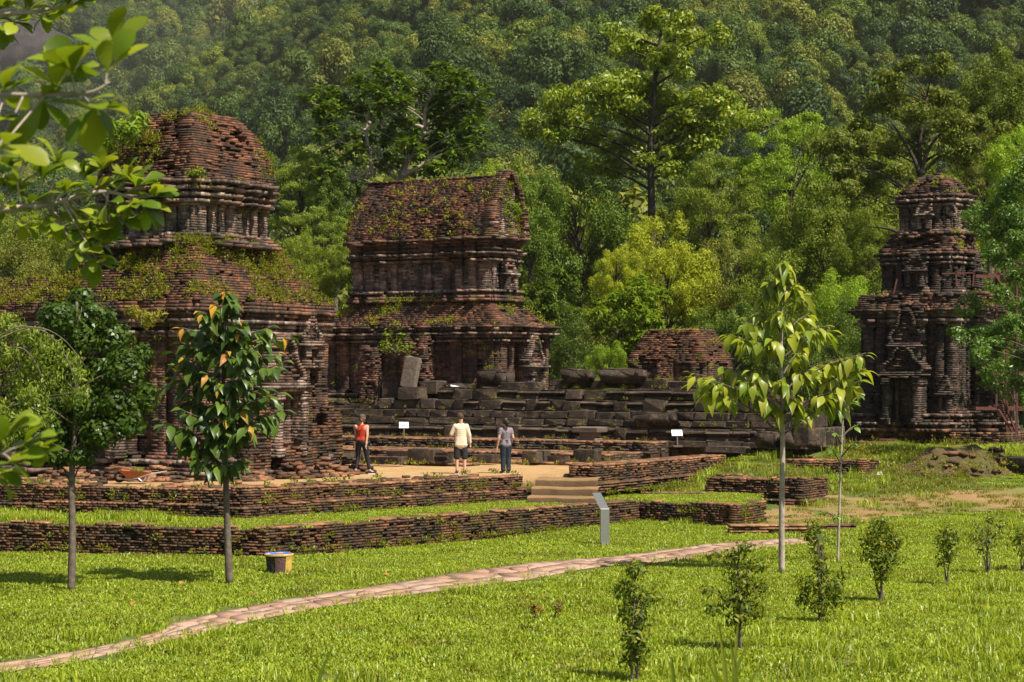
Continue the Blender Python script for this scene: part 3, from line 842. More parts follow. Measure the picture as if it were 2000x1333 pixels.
def falsedoor(B, P, e, z0, w, hgt, dep, pal='pale', ped=1.0):
    """projecting niche: two jamb piers with caps, a recessed panel and a gable"""
    e = np.asarray(e); nr = np.array([e[1], -e[0]]); n = int(hgt / .08); pw = w * .2
    for i in range(n):
        z = z0 + i * .08; cap = .05 if (i < 3 or i > n - 4) else 0.0
        for s in (-1, 1):
            a = s * (w / 2) - pw / 2 - cap; b = s * (w / 2) + pw / 2 + cap
            B.line(P + nr * (dep + cap) + e * a, P + nr * (dep + cap) + e * b, z, .08, pal=pal, dep=dep + .1, jit=.006)
            B.line(P + nr * (dep + cap) + e * b, P + e * b, z, .08, pal=pal, dep=.16, jit=.006)
            B.line(P + e * a, P + nr * (dep + cap) + e * a, z, .08, pal=pal, dep=.16, jit=.006)
            c = s * w * .24
            B.line(P + nr * dep * .55 + e * (c - w * .05), P + nr * dep * .55 + e * (c + w * .05), z, .08, pal=pal, dep=dep * .5, jit=.004)
        B.line(P + nr * dep * .25 - e * w * .2, P + nr * dep * .25 + e * w * .2, z, .08, pal='wall', dep=.15, jit=.01)
    z = z0 + n * .08
    for hh, o in ((.08, .06), (.08, .14), (.08, .05)):
        B.line(P + nr * (dep + o) - e * (w / 2 + pw / 2 + o), P + nr * (dep + o) + e * (w / 2 + pw / 2 + o), z, hh, pal=pal, dep=dep + o + .1, ln=(.25, .5), jit=.008)
        z += hh
    pediment(B, P, e, z, w + pw, ped, dep * .8, pal)

def rubble(B, P, r, hgt, n, pal='ret', seed=0):
    g = np.random.default_rng(seed)
    for k in range(n):
        a = g.uniform(0, 6.28); d = r * math.sqrt(g.random()); z = hgt * max(0, 1 - d / r) * g.uniform(0.2, 1.0)
        B.add([(P[0] + math.cos(a) * d, P[1] + math.sin(a) * d, P[2] + z)], g.uniform(0, 3.1), (g.uniform(.08, .17), g.uniform(.07, .12), g.uniform(.035, .055)), pal)

EU = U; EV = -V       # headings along the faces seen from the camera: the right-hand face is walked along +u, the left-hand face along -v

# ---------------------------------------------------------------- left tower
C1 = np.array([-9.60, 58.0]); HB = 3.0
t = tag(empty('temple_tower', (C1[0], C1[1], PLZ)), 'huge two-storey reddish brick temple tower at left, plants sprouting on its roofs', 'tower')
B = Bricks(101)
bump = [(-2.6, .30, .12), (-1.75, .26, .12), (0, .95, .28), (1.75, .26, .12), (2.6, .30, .12)]
body = notched(HB, HB, bump, bump); plainb = rect(HB, HB)
z = PLZ - .1
z = mould(B, C1, z, body, BASEM)
zb = z
courses(B, C1, z, 5.05, body, 0.0, .08, pal='wall', eros=.07, miss=.02, es=1.3)
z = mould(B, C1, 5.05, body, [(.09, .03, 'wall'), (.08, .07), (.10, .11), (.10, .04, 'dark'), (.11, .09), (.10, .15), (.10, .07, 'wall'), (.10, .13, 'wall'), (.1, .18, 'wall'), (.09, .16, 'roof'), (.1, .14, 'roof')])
zr0 = z
def skirt(f):
    k = f ** 0.85
    return rect(HB + .25 - 1.3 * k, HB + .25 - 1.3 * k, .05 * k, -.12 * k)
courses(B, C1, zr0, 7.75, skirt, 0.0, .085, pal='roof', eros=.22, miss=.03, es=1.0, jit=.02, dep=.42)
# upper storey
HU = 1.68; CU = C1 + np.array([.12, -.05])      # the upper storey sits a little off centre
ubump = [(-1.38, .15, .09), (-.97, .12, .07), (-.5, .12, .08), (0, .34, .15), (.5, .12, .08), (.97, .12, .07), (1.38, .15, .09)]
ub = notched(HU, HU, ubump, ubump)
z = mould(B, CU, 7.7, ub, [(.1, .24, 'wall'), (.1, .2, 'pale'), (.1, .14, 'wall'), (.1, .1, 'pale')])
courses(B, CU, z, 8.86, ub, 0.0, .08, pal='pale', eros=.07, es=.6, miss=.03)
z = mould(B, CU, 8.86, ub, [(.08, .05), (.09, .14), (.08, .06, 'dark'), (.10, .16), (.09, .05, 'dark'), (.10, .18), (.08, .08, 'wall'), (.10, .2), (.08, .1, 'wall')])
def cap(f):
    k = np.interp(f, [0, .35, .7, .9, 1], [1.86, 1.74, 1.50, 1.22, 1.0]); return rect(k, k)
courses(B, CU, z, 11.62, cap, 0.0, .085, pal='roof', eros=.30, miss=.04, es=1.1, jit=.014, dep=.5)
c0 = frame(CU, rect(.95, .95))
B.rectfill(c0[0], U, 1.9, 1.9, 11.56, .08, 'roof', miss=.25)
# vestibule running back to the left
VC = C1 + V * 5.6
vb = notched(2.15, 2.7, [(-1.6, .25, .1), (0, .5, .15), (1.6, .25, .1)], [(-2.2, .25, .12), (-1.1, .22, .1), (0, .6, .2), (1.1, .22, .1), (2.2, .25, .12)])
z = mould(B, VC, PLZ - .1, vb, BASEM)
courses(B, VC, z, 4.9, vb, 0, .08, pal='wall', eros=.08, miss=.02)
z = mould(B, VC, 4.9, vb, CORN)
courses(B, VC, z, 7.05, lambda f: rect(2.35 - 1.5 * f ** 1.5, 2.9 - .35 * f), 0, .085, pal='roof', eros=.18, jit=.03, dep=.45)
# niches on the two visible faces of the tower
fr = frame(C1, np.array([(0.0, -HB - .28), (-HB - .28, 0.0), (-1.75, -HB - .12), (1.95, -HB - .1), (2.75, -HB - .1)]))
falsedoor(B, fr[1], EV, PLZ + .55, 1.3, 2.4, .45, 'pale', 1.2)
falsedoor(B, fr[0], EU, PLZ + .55, 1.15, 1.9, .75, 'pale', 1.4)
for pp in (fr[3],):
    falsedoor(B, pp, EU, PLZ + 3.05, .62, .62, .22, 'pale', .75)
for s, zz in ((-.55, 8.12), (.55, 8.12)):
    pass
# collapsed porch of the right-hand face: broken courses and rubble
for (a, d, w, z1, sd) in ((-1.35, .9, 1.0, 3.3, 1), (.2, 1.1, 1.3, 2.2, 2), (1.6, .8, .8, 2.7, 3), (2.6, .6, .7, 3.1, 4)):
    cc = frame(C1, np.array([(a - w / 2, -HB - d), (a + w / 2, -HB - d), (a + w / 2, -HB), (a - w / 2, -HB)]))
    rag = ztop(z1, .55, 60 + sd, .5); n = int((z1 + .5 - PLZ) / .08)
    for i in range(n): B.loop(cc, PLZ - .05 + i * .08, .08, pal='ret', ragged=rag, eros=.12, jit=.018, miss=.03, es=.5)
rb = frame(C1, np.array([(-2.3, -HB - .9), (-.6, -HB - 1.4), (1.0, -HB - 1.5), (2.6, -HB - 1.0), (-HB - .6, -2.4), (-HB - .7, -1.0), (-HB - .8, .8)]))
for k, p in enumerate(rb): rubble(B, (p[0], p[1], PLZ), .9, .55, 90, 'ret' if k % 2 else 'top', 200 + k)
core(t, [(PLZ - .3, zb, body, body), (zb, zr0, body, body), (zr0, 7.75, rect(HB + .1, HB + .1), rect(HB - 1.1, HB - 1.1, .05, -.12))], C1)
core(t, [(7.5, 9.7, ub, ub), (9.65, 11.5, rect(1.65, 1.65), rect(.95, .95))], CU)
core(t, [(PLZ - .3, 5.7, vb, vb), (5.7, 6.95, rect(2.2, 2.75), rect(.9, 2.5))], VC)
for a in ((-1.35, .9, 1.0, 2.5), (.2, 1.1, 1.3, 1.6), (1.6, .8, .8, 2.0), (2.6, .6, .7, 2.3)):
    core(t, [(PLZ - .3, a[3], *[np.array([(a[0] - a[2] / 2, -HB - a[1]), (a[0] + a[2] / 2, -HB - a[1]), (a[0] + a[2] / 2, -HB), (a[0] - a[2] / 2, -HB)])] * 2)], C1, .12)
B.build(t, M['wallbrick'], 300, box=[(0, 560, 575, 960), (0, 280, 320, 520)])
TOWER1 = B

# ---------------------------------------------------------------- vaulted temple
C2 = np.array([-2.88, 77.35]) - U * .24; BZ = 3.02
t = tag(empty('vaulted_temple', (C2[0], C2[1], BZ)), 'long brick temple with a boat-shaped vaulted roof and gable, behind the platform', 'temple')
B = Bricks(102)
lb = notched(1.86, 4.0, [(-1.55, .2, .1), (-.98, .17, .08), (0, .56, .3), (.98, .17, .08), (1.55, .2, .1)],
             [(-3.6, .24, .1), (-2.9, .2, .08), (-2.2, .22, .1), (0, .95, .25), (2.2, .22, .1), (2.9, .2, .08), (3.6, .24, .1)])
z = mould(B, C2, BZ, lb, [(.12, .3, 'wall'), (.1, .24, 'pale'), (.1, .16, 'dark'), (.1, .2, 'pale'), (.1, .08, 'wall')])
courses(B, C2, z, 5.28, lb, 0, .08, pal='wall', eros=.05, miss=.02)
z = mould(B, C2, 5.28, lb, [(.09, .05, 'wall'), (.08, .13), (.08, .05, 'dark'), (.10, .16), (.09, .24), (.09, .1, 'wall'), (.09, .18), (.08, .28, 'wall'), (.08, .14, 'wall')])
zr = z
courses(B, C2, zr, 6.95, lambda f: rect(2.0 - .95 * f ** 0.8, 4.15 - .95 * f ** 0.8), 0, .085, pal='roof', eros=.16, jit=.014, dep=.45)
u2 = notched(.96, 3.15, [(-.78, .12, .08), (0, .27, .16), (.78, .12, .08)], [(-2.9, .2, .09), (-2.35, .16, .07), (-1.75, .16, .08), (-1.2, .14, .07), (0, .5, .09), (1.2, .14, .07), (1.75, .16, .08), (2.35, .16, .07), (2.9, .2, .09)])
z = mould(B, C2, 6.9, u2, [(.12, .2, 'wall'), (.12, .16, 'wall'), (.12, .1, 'dark'), (.1, .16, 'pale')])
courses(B, C2, z, 8.34, u2, 0, .08, pal='pale', eros=.06, es=.5, miss=.03)
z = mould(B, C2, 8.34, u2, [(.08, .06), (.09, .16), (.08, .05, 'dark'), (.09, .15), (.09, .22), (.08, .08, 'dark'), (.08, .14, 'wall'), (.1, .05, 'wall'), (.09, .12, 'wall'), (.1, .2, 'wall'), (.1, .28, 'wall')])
zr2 = z
def vault(f):
    w = 1.17 * (1 - f ** 2.1) ** .8 + .07; l = 3.3 - .32 * f ** 2
    return rect(w, l)
courses(B, C2, zr2, 11.72, vault, 0, .078, pal='roof', eros=.10, miss=.015, jit=.01, dep=.4, ln=(.16, .36))
# gable rim and niche on the end that looks right
g0 = frame(C2, np.array([(0, -3.24)]))[0]
n = int((11.88 - zr2) / .08)
for i in range(n):
    f = (i + .5) / n; hw = 1.2 * (1 - f ** 2.0) ** .85 + .1; rim = .3 - .1 * f
    for a, b in ((-hw, -hw + min(rim, hw)), (hw - min(rim, hw), hw)):
        B.line(g0 - V * .26 + U * a, g0 - V * .26 + U * b, zr2 + i * .08, .08, pal='roof' if i % 3 else 'pale', dep=.5, jit=.02)
        B.line(g0 - V * .0 + U * a, g0 - V * .26 + U * a, zr2 + i * .08, .08, pal='roof', dep=.2, jit=.02)
    if hw > .6:
        for a in (-.45, .31): B.line(g0 - V * .12 + U * a, g0 - V * .12 + U * (a + .14), zr2 + i * .08, .08, pal='pale', dep=.3)
        B.line(g0 - V * .04 + U * -hw * .7, g0 - V * .04 + U * hw * .7, zr2 + i * .08, .08, pal='pale' if i < 4 else 'dark', dep=.2, jit=.02)
# porch jambs on the long face and the niche of the end face
e0 = frame(C2, np.array([(-1.86, 1.35), (-1.86, -.75), (0, -4.3), (-2.1, 2.9)]))
for p, w, z1, sd in ((e0[0], .7, 5.2, 5), (e0[1], 1.0, 5.5, 6)):
    cc = np.array([p - U * .75 - EV * w / 2, p - U * .75 + EV * w / 2, p + EV * w / 2, p - EV * w / 2])
    rag = ztop(z1, .45, 70 + sd, .5)
    for i in range(int((z1 + .4 - BZ) / .08)): B.loop(cc, BZ + i * .08, .08, pal='wall', eros=.14, jit=.03, miss=.04, ragged=rag, es=.5)
falsedoor(B, e0[2], EU, BZ + .35, .8, 1.0, .4, 'pale', 1.1)
falsedoor(B, frame(C2, np.array([(0, -3.31)]))[0], EU, 7.35, .5, .5, .18, 'pale', .7)
core(t, [(BZ - .2, zr, lb, lb), (zr, 6.95, rect(1.9, 4.05), rect(1.0, 3.15)), (6.9, zr2, u2, u2)] + [(zr2 + 2.4 * k / 6, zr2 + 2.4 * (k + 1) / 6, vault(k / 6.2), vault((k + 1) / 6.2)) for k in range(5)], C2, .14)
for p, w, z1 in ((e0[0], .7, 4.6), (e0[1], 1.0, 4.9)):
    m = Mesh(); m.prism(np.array([p - U * .6 - EV * w * .32, p - U * .6 + EV * w * .32, p + EV * w * .32, p - EV * w * .32]), BZ - .2, z1); m.build('jamb_core', M['core'], t)
B.build(t, M['wallbrick'], 300)
TOWER2 = B

# ---------------------------------------------------------------- small ruin
C4 = np.array([6.75, 79.8])
t = tag(empty('brick_ruin', (C4[0], C4[1], 2.9)), 'small flat-topped brick ruin rising behind the stone platform', 'ruin')
B = Bricks(104)
lo = rect(1.35, 1.75)
courses(B, C4, 1.6, 4.6, notched(1.3, 1.7, [(-.9, .2, .1), (.9, .2, .1)], [(-1.3, .2, .1), (0, .35, .12), (1.3, .2, .1)]), 0, .085, pal='wall', eros=.08)
courses(B, C4, 4.6, 5.95, lambda f: rect(1.38 - .5 * f ** 1.2, 1.78 - .75 * f ** 1.2), 0, .085, pal='roof', eros=.12, jit=.03, dep=.5)
c0 = frame(C4, rect(.85, 1.0)); B.rectfill(c0[0], U, 1.7, 2.0, 5.9, .08, 'roof', .15)
stub = frame(C4 + V * 2.5, rect(.35, .95)); rag = ztop(3.75, .35, 88, 1.5)
for i in range(32): B.loop(stub, 1.6 + i * .08, .08, pal='roof', ragged=rag, jit=.03, dep=.35)
# shed wall with a doorway-like recess on the right
core(t, [(1.3, 4.6, lo, lo), (4.6, 5.88, rect(1.35, 1.75), rect(.88, 1.03))], C4)
core(t, [(1.3, 3.2, rect(.35, .95), rect(.35, .95))], C4 + V * 2.5)
B.build(t, M['roofbrick'], 220)
TOWER4 = B

# ---------------------------------------------------------------- right tower
C3 = np.array([15.56, 74.54]); RZ = 2.08; HR = 1.85
t = tag(empty('temple_tower', (C3[0], C3[1], 1.3)), 'dark weathered three-tiered brick temple tower at right, partly scaffolded', 'tower')
B = Bricks(103)
# plinth
plh = rect(2.6, 3.6, .2, -.2)
for i in range(9): B.loop(frame(C3, offset(plh, .05 * (1 - i / 9))), 1.36 + i * .08, .08, pal='ret' if i < 7 else 'top', jit=.012)
B.rectfill(frame(C3, plh)[0] + U * .2 + V * .2, U, 4.8, 6.8, RZ - .1, .07, 'top', .02)
rbv = [(-1.6, .2, .1), (-1.12, .16, .12), (0, .62, .35), (1.12, .16, .12), (1.6, .2, .1)]
b3 = notched(HR, HR, rbv, rbv)
z = mould(B, C3, RZ, b3, BASEM, er=.3)
courses(B, C3, z, 5.9, b3, 0, .08, pal='dark', eros=.16, miss=.03, es=.6)
z = mould(B, C3, 5.9, b3, CORN, er=.3)
courses(B, C3, z, 7.1, rect(1.9, 1.9), lambda f: .12 * (1 - f), .085, pal='wall', eros=.38, es=.6, jit=.05, dep=.5, miss=.08)
C3b = C3 + V * (-.12)
tb = [(-1.12, .14, .1), (-.7, .12, .12), (0, .4, .3), (.7, .12, .12), (1.12, .14, .1)]
b3b = notched(1.36, 1.36, tb, tb)
z = mould(B, C3b, 7.05, b3b, [(.1, .16, 'wall'), (.1, .1), (.1, .06, 'dark')], er=.3)
courses(B, C3b, z, 8.2, b3b, 0, .08, pal='dark', eros=.25, miss=.06, es=.45)
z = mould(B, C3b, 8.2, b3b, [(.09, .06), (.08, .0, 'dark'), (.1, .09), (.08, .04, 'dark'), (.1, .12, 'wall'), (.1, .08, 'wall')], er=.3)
courses(B, C3b, z, 9.35, rect(1.36, 1.36), lambda f: .1 - .4 * f ** 1.7, .085, pal='wall', eros=.4, es=.5, jit=.06, dep=.5, miss=.1)
C3c = C3 + V * (-.3)
tc_ = [(-.8, .12, .1), (-.42, .1, .12), (0, .22, .22), (.42, .1, .12), (.8, .12, .1)]
b3c = notched(.98, .98, tc_, tc_)
z = mould(B, C3c, 9.3, b3c, [(.1, .14, 'wall'), (.1, .06)], er=.3)
courses(B, C3c, z, 10.35, b3c, 0, .08, pal='pale', eros=.22, miss=.06, es=.4)
z = mould(B, C3c, 10.35, b3c, [(.09, .06), (.08, .0, 'dark'), (.1, .1), (.08, .04, 'dark'), (.1, .08, 'wall')], er=.3)
courses(B, C3c, z, 11.45, lambda f: rect(1.02 - .42 * f ** 1.6, 1.02 - .36 * f ** 1.6), 0, .085, pal='wall', eros=.45, es=.5, jit=.06, dep=.5, miss=.1)
rag = ztop(11.55, .25, 91, .5)
fu = frame(C3, np.array([(-HR - .35, 0), (0, -HR - .35)]))
falsedoor(B, fu[0], EV, RZ + .25, 1.15, 1.75, .75, 'dark', 1.0)
falsedoor(B, fu[0] + U * .1, EV, 4.75, .9, .35, .45, 'dark', 1.3)
falsedoor(B, fu[1], EU, RZ + .25, 1.0, 1.75, .6, 'dark', 1.3)
for s in (-1, 1):
    falsedoor(B, fu[0] + U * .35 + EV * s * 1.36, EV, RZ + .35, .3, .9, .3, 'dark', .6)
falsedoor(B, frame(C3b, np.array([(-1.66, 0)]))[0], EV, 7.35, .5, .5, .2, 'dark', .7)
falsedoor(B, frame(C3b, np.array([(0, -1.66)]))[0], EU, 7.35, .5, .5, .2, 'dark', .7)
falsedoor(B, frame(C3c, np.array([(-1.2, 0)]))[0], EV, 9.5, .36, .4, .16, 'pale', .55)
for k, (cu, cv, zz) in enumerate([(-1.5, -1.2, 7.0), (-1.6, .9, 7.0), (-.6, -1.6, 7.0), (1.0, -1.5, 7.0), (-1.1, .2, 9.2), (-.6, -1.0, 9.2), (.5, -1.1, 9.2), (-.3, -.5, 11.35), (.2, .1, 11.4), (-1.7, 0, 6.7)]):
    q = frame(C3, np.array([(cu, cv)]))[0]; rubble(B, (q[0], q[1], zz), .5, .28, 42, 'wall' if k % 2 else 'dark', 300 + k)
core(t, [(1.1, RZ - .08, plh, plh), (RZ - .2, 6.7, b3, b3), (6.7, 7.05, rect(1.9, 1.9), rect(1.85, 1.85)), (7.0, 8.8, b3b, b3b), (8.75, 9.3, rect(1.4, 1.4), rect(1.1, 1.1)), (9.2, 10.8, rect(.98, .98, 0, -.2), rect(.98, .98, 0, -.2)), (10.8, 11.3, rect(.95, .95, 0, -.25), rect(.6, .6, 0, -.25))], C3)
B.build(t, M['darkbrick'], 300, box=[(1880, 330, 2000, 800)])
TOWER3 = B
# ================================================================== leaves, trees
def leaves(pos, axis, nrm, L, W, fold=0.18, droop=0.0):
    """small folded leaves, one quad each: pos/axis/nrm (n,3), L/W (n,)"""
    n = len(pos); axis = axis / (np.linalg.norm(axis, axis=1)[:, None] + 1e-9)
    s = np.cross(axis, nrm); s /= np.linalg.norm(s, axis=1)[:, None] + 1e-9; up = np.cross(s, axis)
    L = np.broadcast_to(L, (n,))[:, None]; W = np.broadcast_to(W, (n,))[:, None]
    v = np.empty((n, 4, 3)); mid = pos + axis * L * .45
    v[:, 0] = pos; v[:, 1] = mid + s * W * .5 + up * W * fold; v[:, 2] = pos + axis * L - up * L * droop; v[:, 3] = mid - s * W * .5 + up * W * fold
    return v.reshape(-1, 3), np.arange(n * 4).reshape(n, 4)

def sph(n, r):
    v = r.normal(size=(n, 3)); return v / (np.linalg.norm(v, axis=1)[:, None] + 1e-9)

def clump(r, c, rad, n, L, W, flat=0.75, shell=0.5, hang=0.3, up=0.7, fold=0.18):
    """leaves filling an uneven ellipsoid; rad = (rx, ry, rz)"""
    d = sph(n, r); rr = (shell + (1 - shell) * r.random(n)) ** 0.6
    lump = 0.72 + 0.55 * vnoise(d * 2.2 + np.asarray(c)[None] * 1.7, 1.0, 5)
    pos = np.asarray(c)[None] + d * np.asarray(rad)[None] * (rr * lump)[:, None]
    ax = sph(n, r); ax -= d * (np.sum(ax * d, 1) * .75)[:, None]; ax[:, 2] -= hang
    nr = d + sph(n, r) * 0.6; nr[:, 2] += up * .5
    return leaves(pos, ax, nr, L * r.uniform(.6, 1.25, n), W * r.uniform(.7, 1.2, n), fold)

def multi(r, c, rad, n, L, W, k=6, **kw):
    """a clump broken into several ragged smaller ones"""
    out = []; c = np.asarray(c); rad = np.asarray(rad)
    for _ in range(k):
        o = sph(1, r)[0] * r.random() ** .4 * .72; out.append(clump(r, c + o * rad, rad * r.uniform(.38, .62), n // k, L, W, **kw))
    v = np.concatenate([a for a, b in out]); return v, np.arange(len(v)).reshape(-1, 4)

def rosettes(r, c, rad, k, n, L, W, hang=0.35, fold=0.1):
    """whorls of longer leaves spread over a clump"""
    V_, F_, o = [], [], 0
    d = sph(k, r); d[:, 2] = np.abs(d[:, 2]) * 1.1 - .35
    P = np.asarray(c)[None] + d * np.asarray(rad)[None] * (0.55 + .5 * r.random(k))[:, None]
    pos = np.repeat(P, n, 0); a = r.random(k * n) * 6.283; el = r.uniform(-.7, .7, k * n)
    ax = np.column_stack([np.cos(a) * np.cos(el), np.sin(a) * np.cos(el), np.sin(el) - hang]); ax += np.repeat(d, n, 0) * .4
    nr = np.column_stack([0 * a, 0 * a, np.ones(k * n)]) + sph(k * n, r) * .35
    return leaves(pos, ax, nr, L * r.uniform(.65, 1.2, k * n), W * r.uniform(.75, 1.2, k * n), fold)

class Leafy:
    def __init__(self): self.v = []; self.f = []; self.n = 0
    def add(self, vf):
        v, f = vf; self.v.append(v); self.f.append(f + self.n); self.n += len(v)
    def mesh(self, name, mat): return mesh_np(name, np.concatenate(self.v), np.concatenate(self.f), mat)

def limb(m, a, b, r0, r1, r, sag=0.12, k=6, n=5):
    a = np.asarray(a, float); b = np.asarray(b, float); L = np.linalg.norm(b - a)
    mid = (a + b) / 2 + np.array([r.normal(0, .06), r.normal(0, .06), sag]) * L
    p = bez([a, mid, b], n); m.tube(p, np.linspace(r0, r1, len(p)), k)

M['bark'] = plain('grey_bark', (.13, .105, .08), .95, .1, .5, 9, .02)
M['barkdark'] = plain('dark_bark', (.06, .048, .036), .95, .1, .5, 9, .02)
M['barkpale'] = plain('pale_bark', (.34, .28, .22), .9, .1, .4, 6, .02)
LM = {
    'dark': leaf_material('dark_green_leaf', [(0.041, 0.094, 0.021), (0.066, 0.147, 0.030), (0.095, 0.190, 0.037)], .3, .5, .25),
    'mid': leaf_material('mid_green_leaf', [(0.075, 0.145, 0.025), (0.112, 0.211, 0.031), (0.167, 0.276, 0.043)], .35, .55, .2),
    'bright': leaf_material('bright_green_leaf', [(0.097, 0.230, 0.030), (0.141, 0.297, 0.041), (0.194, 0.351, 0.047)], .4, .55, .2),
    'yellow': leaf_material('yellow_green_leaf', [(0.142, 0.243, 0.030), (0.196, 0.311, 0.038), (0.261, 0.365, 0.054)], .42, .55, .2),
    'olive': leaf_material('olive_leaf', [(0.069, 0.115, 0.034), (0.103, 0.162, 0.041), (0.138, 0.189, 0.061)], .35, .5, .25),
    'fern': leaf_material('feathery_green_leaf', [(0.087, 0.194, 0.039), (0.139, 0.265, 0.058), (0.208, 0.327, 0.077)], .4, .5, .25),
}

def crown_proto(kind, seed):
    """unit trees about 10 m tall: returns crown mesh, trunk mesh"""
    r = np.random.default_rng(seed); lf = Leafy(); m = Mesh()
    tr = bez([(0, 0, 0), (r.normal(0, .15), r.normal(0, .15), 3), (r.normal(0, .3), r.normal(0, .3), 6.5)], 6)
    if kind == 'column': R, zc, rz, K, rad = 2.3, 6.0, 4.0, 30, .95
    elif kind == 'bush': R, zc, rz, K, rad = 4.0, 4.6, 4.4, 40, 1.25
    elif kind == 'airy': R, zc, rz, K, rad = 3.6, 6.3, 3.2, 38, .85
    else: R, zc, rz, K, rad = 3.5, 5.9, 3.9, 36, 1.15
    m.tube(tr, np.linspace(.22, .09, len(tr)), 7)
    cs = []
    tries = 0
    while len(cs) < K and tries < 4000:
        tries += 1
        d = sph(1, r)[0]; p = d * (0.35 + .65 * r.random() ** .5) * np.array([R, R, rz]) + np.array([0, 0, zc])
        if p[2] < zc - rz * .8: continue
        if all(np.linalg.norm(p - q) > rad * .85 for q in cs): cs.append(p)
    for p in cs:
        s = rad * r.uniform(.65, 1.25)
        b = tr[int(np.clip(len(tr) * (p[2] / 11), 3, len(tr) - 1))]
        limb(m, b, p, .055, .015, r, .05, 4, 3)
        if kind == 'airy': lf.add(multi(r, p, (s * 1.45, s * 1.45, s * .6), 720, .19, .075, shell=.2, hang=.25, up=1.0))
        elif kind == 'bigleaf': lf.add(rosettes(r, p, (s, s, s * .9), 40, 8, .5, .19))
        elif kind == 'bush': lf.add(multi(r, p, (s * 1.1, s * 1.1, s), 760, .19, .105, shell=.4))
        else: lf.add(multi(r, p, (s * 1.15, s * 1.15, s), 760, .19, .105, shell=.4))
    return lf, m

TREES = {}
def proto(kind, seed, mat, bark='barkdark'):
    key = (kind, seed, mat)
    if key not in TREES:
        if (kind, seed) not in TREES: TREES[(kind, seed)] = crown_proto(kind, seed)
        lf, m = TREES[(kind, seed)]
        cm = lf.mesh('crown', LM[mat])
        me = bpy.data.meshes.new('trunk'); me.from_pydata(np.vstack(m.v).tolist(), [], m.f); me.update(); me.materials.append(M[bark])
        TREES[key] = (cm, me)
    return TREES[key]

def tree(label, px, ytop, D, width, kind, seed, mat, name='forest_tree', cat='tree', group='trees at the forest edge', base=None):
    """px, ytop: column and top row in the photograph; width in photo pixels; D metres away"""
    cm, tm = proto(kind, seed, mat)
    x = (px - HX) / F * D; z0 = float(gz(np.array([x]), np.array([D]))[0]) - .15 if base is None else base
    H = CAMZ - (ytop - HY) / F * D - z0; w = width / F * D
    half = {'column': 2.9, 'bush': 4.7, 'airy': 4.5}.get(kind, 4.3); hh = {'column': 10.4, 'bush': 9.6, 'airy': 9.6}.get(kind, 10.2)
    sw = w / 2 / half; sz = min(H / hh, sw * 1.3); lift = H - hh * sz        # the crown keeps its shape; a taller tree has a longer bole
    t = empty(name, (x, D, z0), random.uniform(0, 6.28)); tag(t, label, cat, group)
    o = bpy.data.objects.new('crown', cm); COL.objects.link(o); o.parent = t; o.location = (0, 0, lift); o.scale = (sw, sw, sz)
    o = bpy.data.objects.new('trunk', tm); COL.objects.link(o); o.parent = t; o.location = (0, 0, lift); o.scale = (sw, sw, sz)
    if lift > .3:
        m = Mesh(); m.tube(bez([(0, 0, -.2), (.1, .05, lift * .5), (0, 0, lift + .1)], 5), np.linspace(.3 * sw + .03, .2 * sw + .03, 11), 7)
        me = bpy.data.meshes.new('bole'); me.from_pydata(np.vstack(m.v).tolist(), [], m.f); me.update(); me.materials.append(M['bark'])
        o = bpy.data.objects.new('bole', me); COL.objects.link(o); o.parent = t
    return t

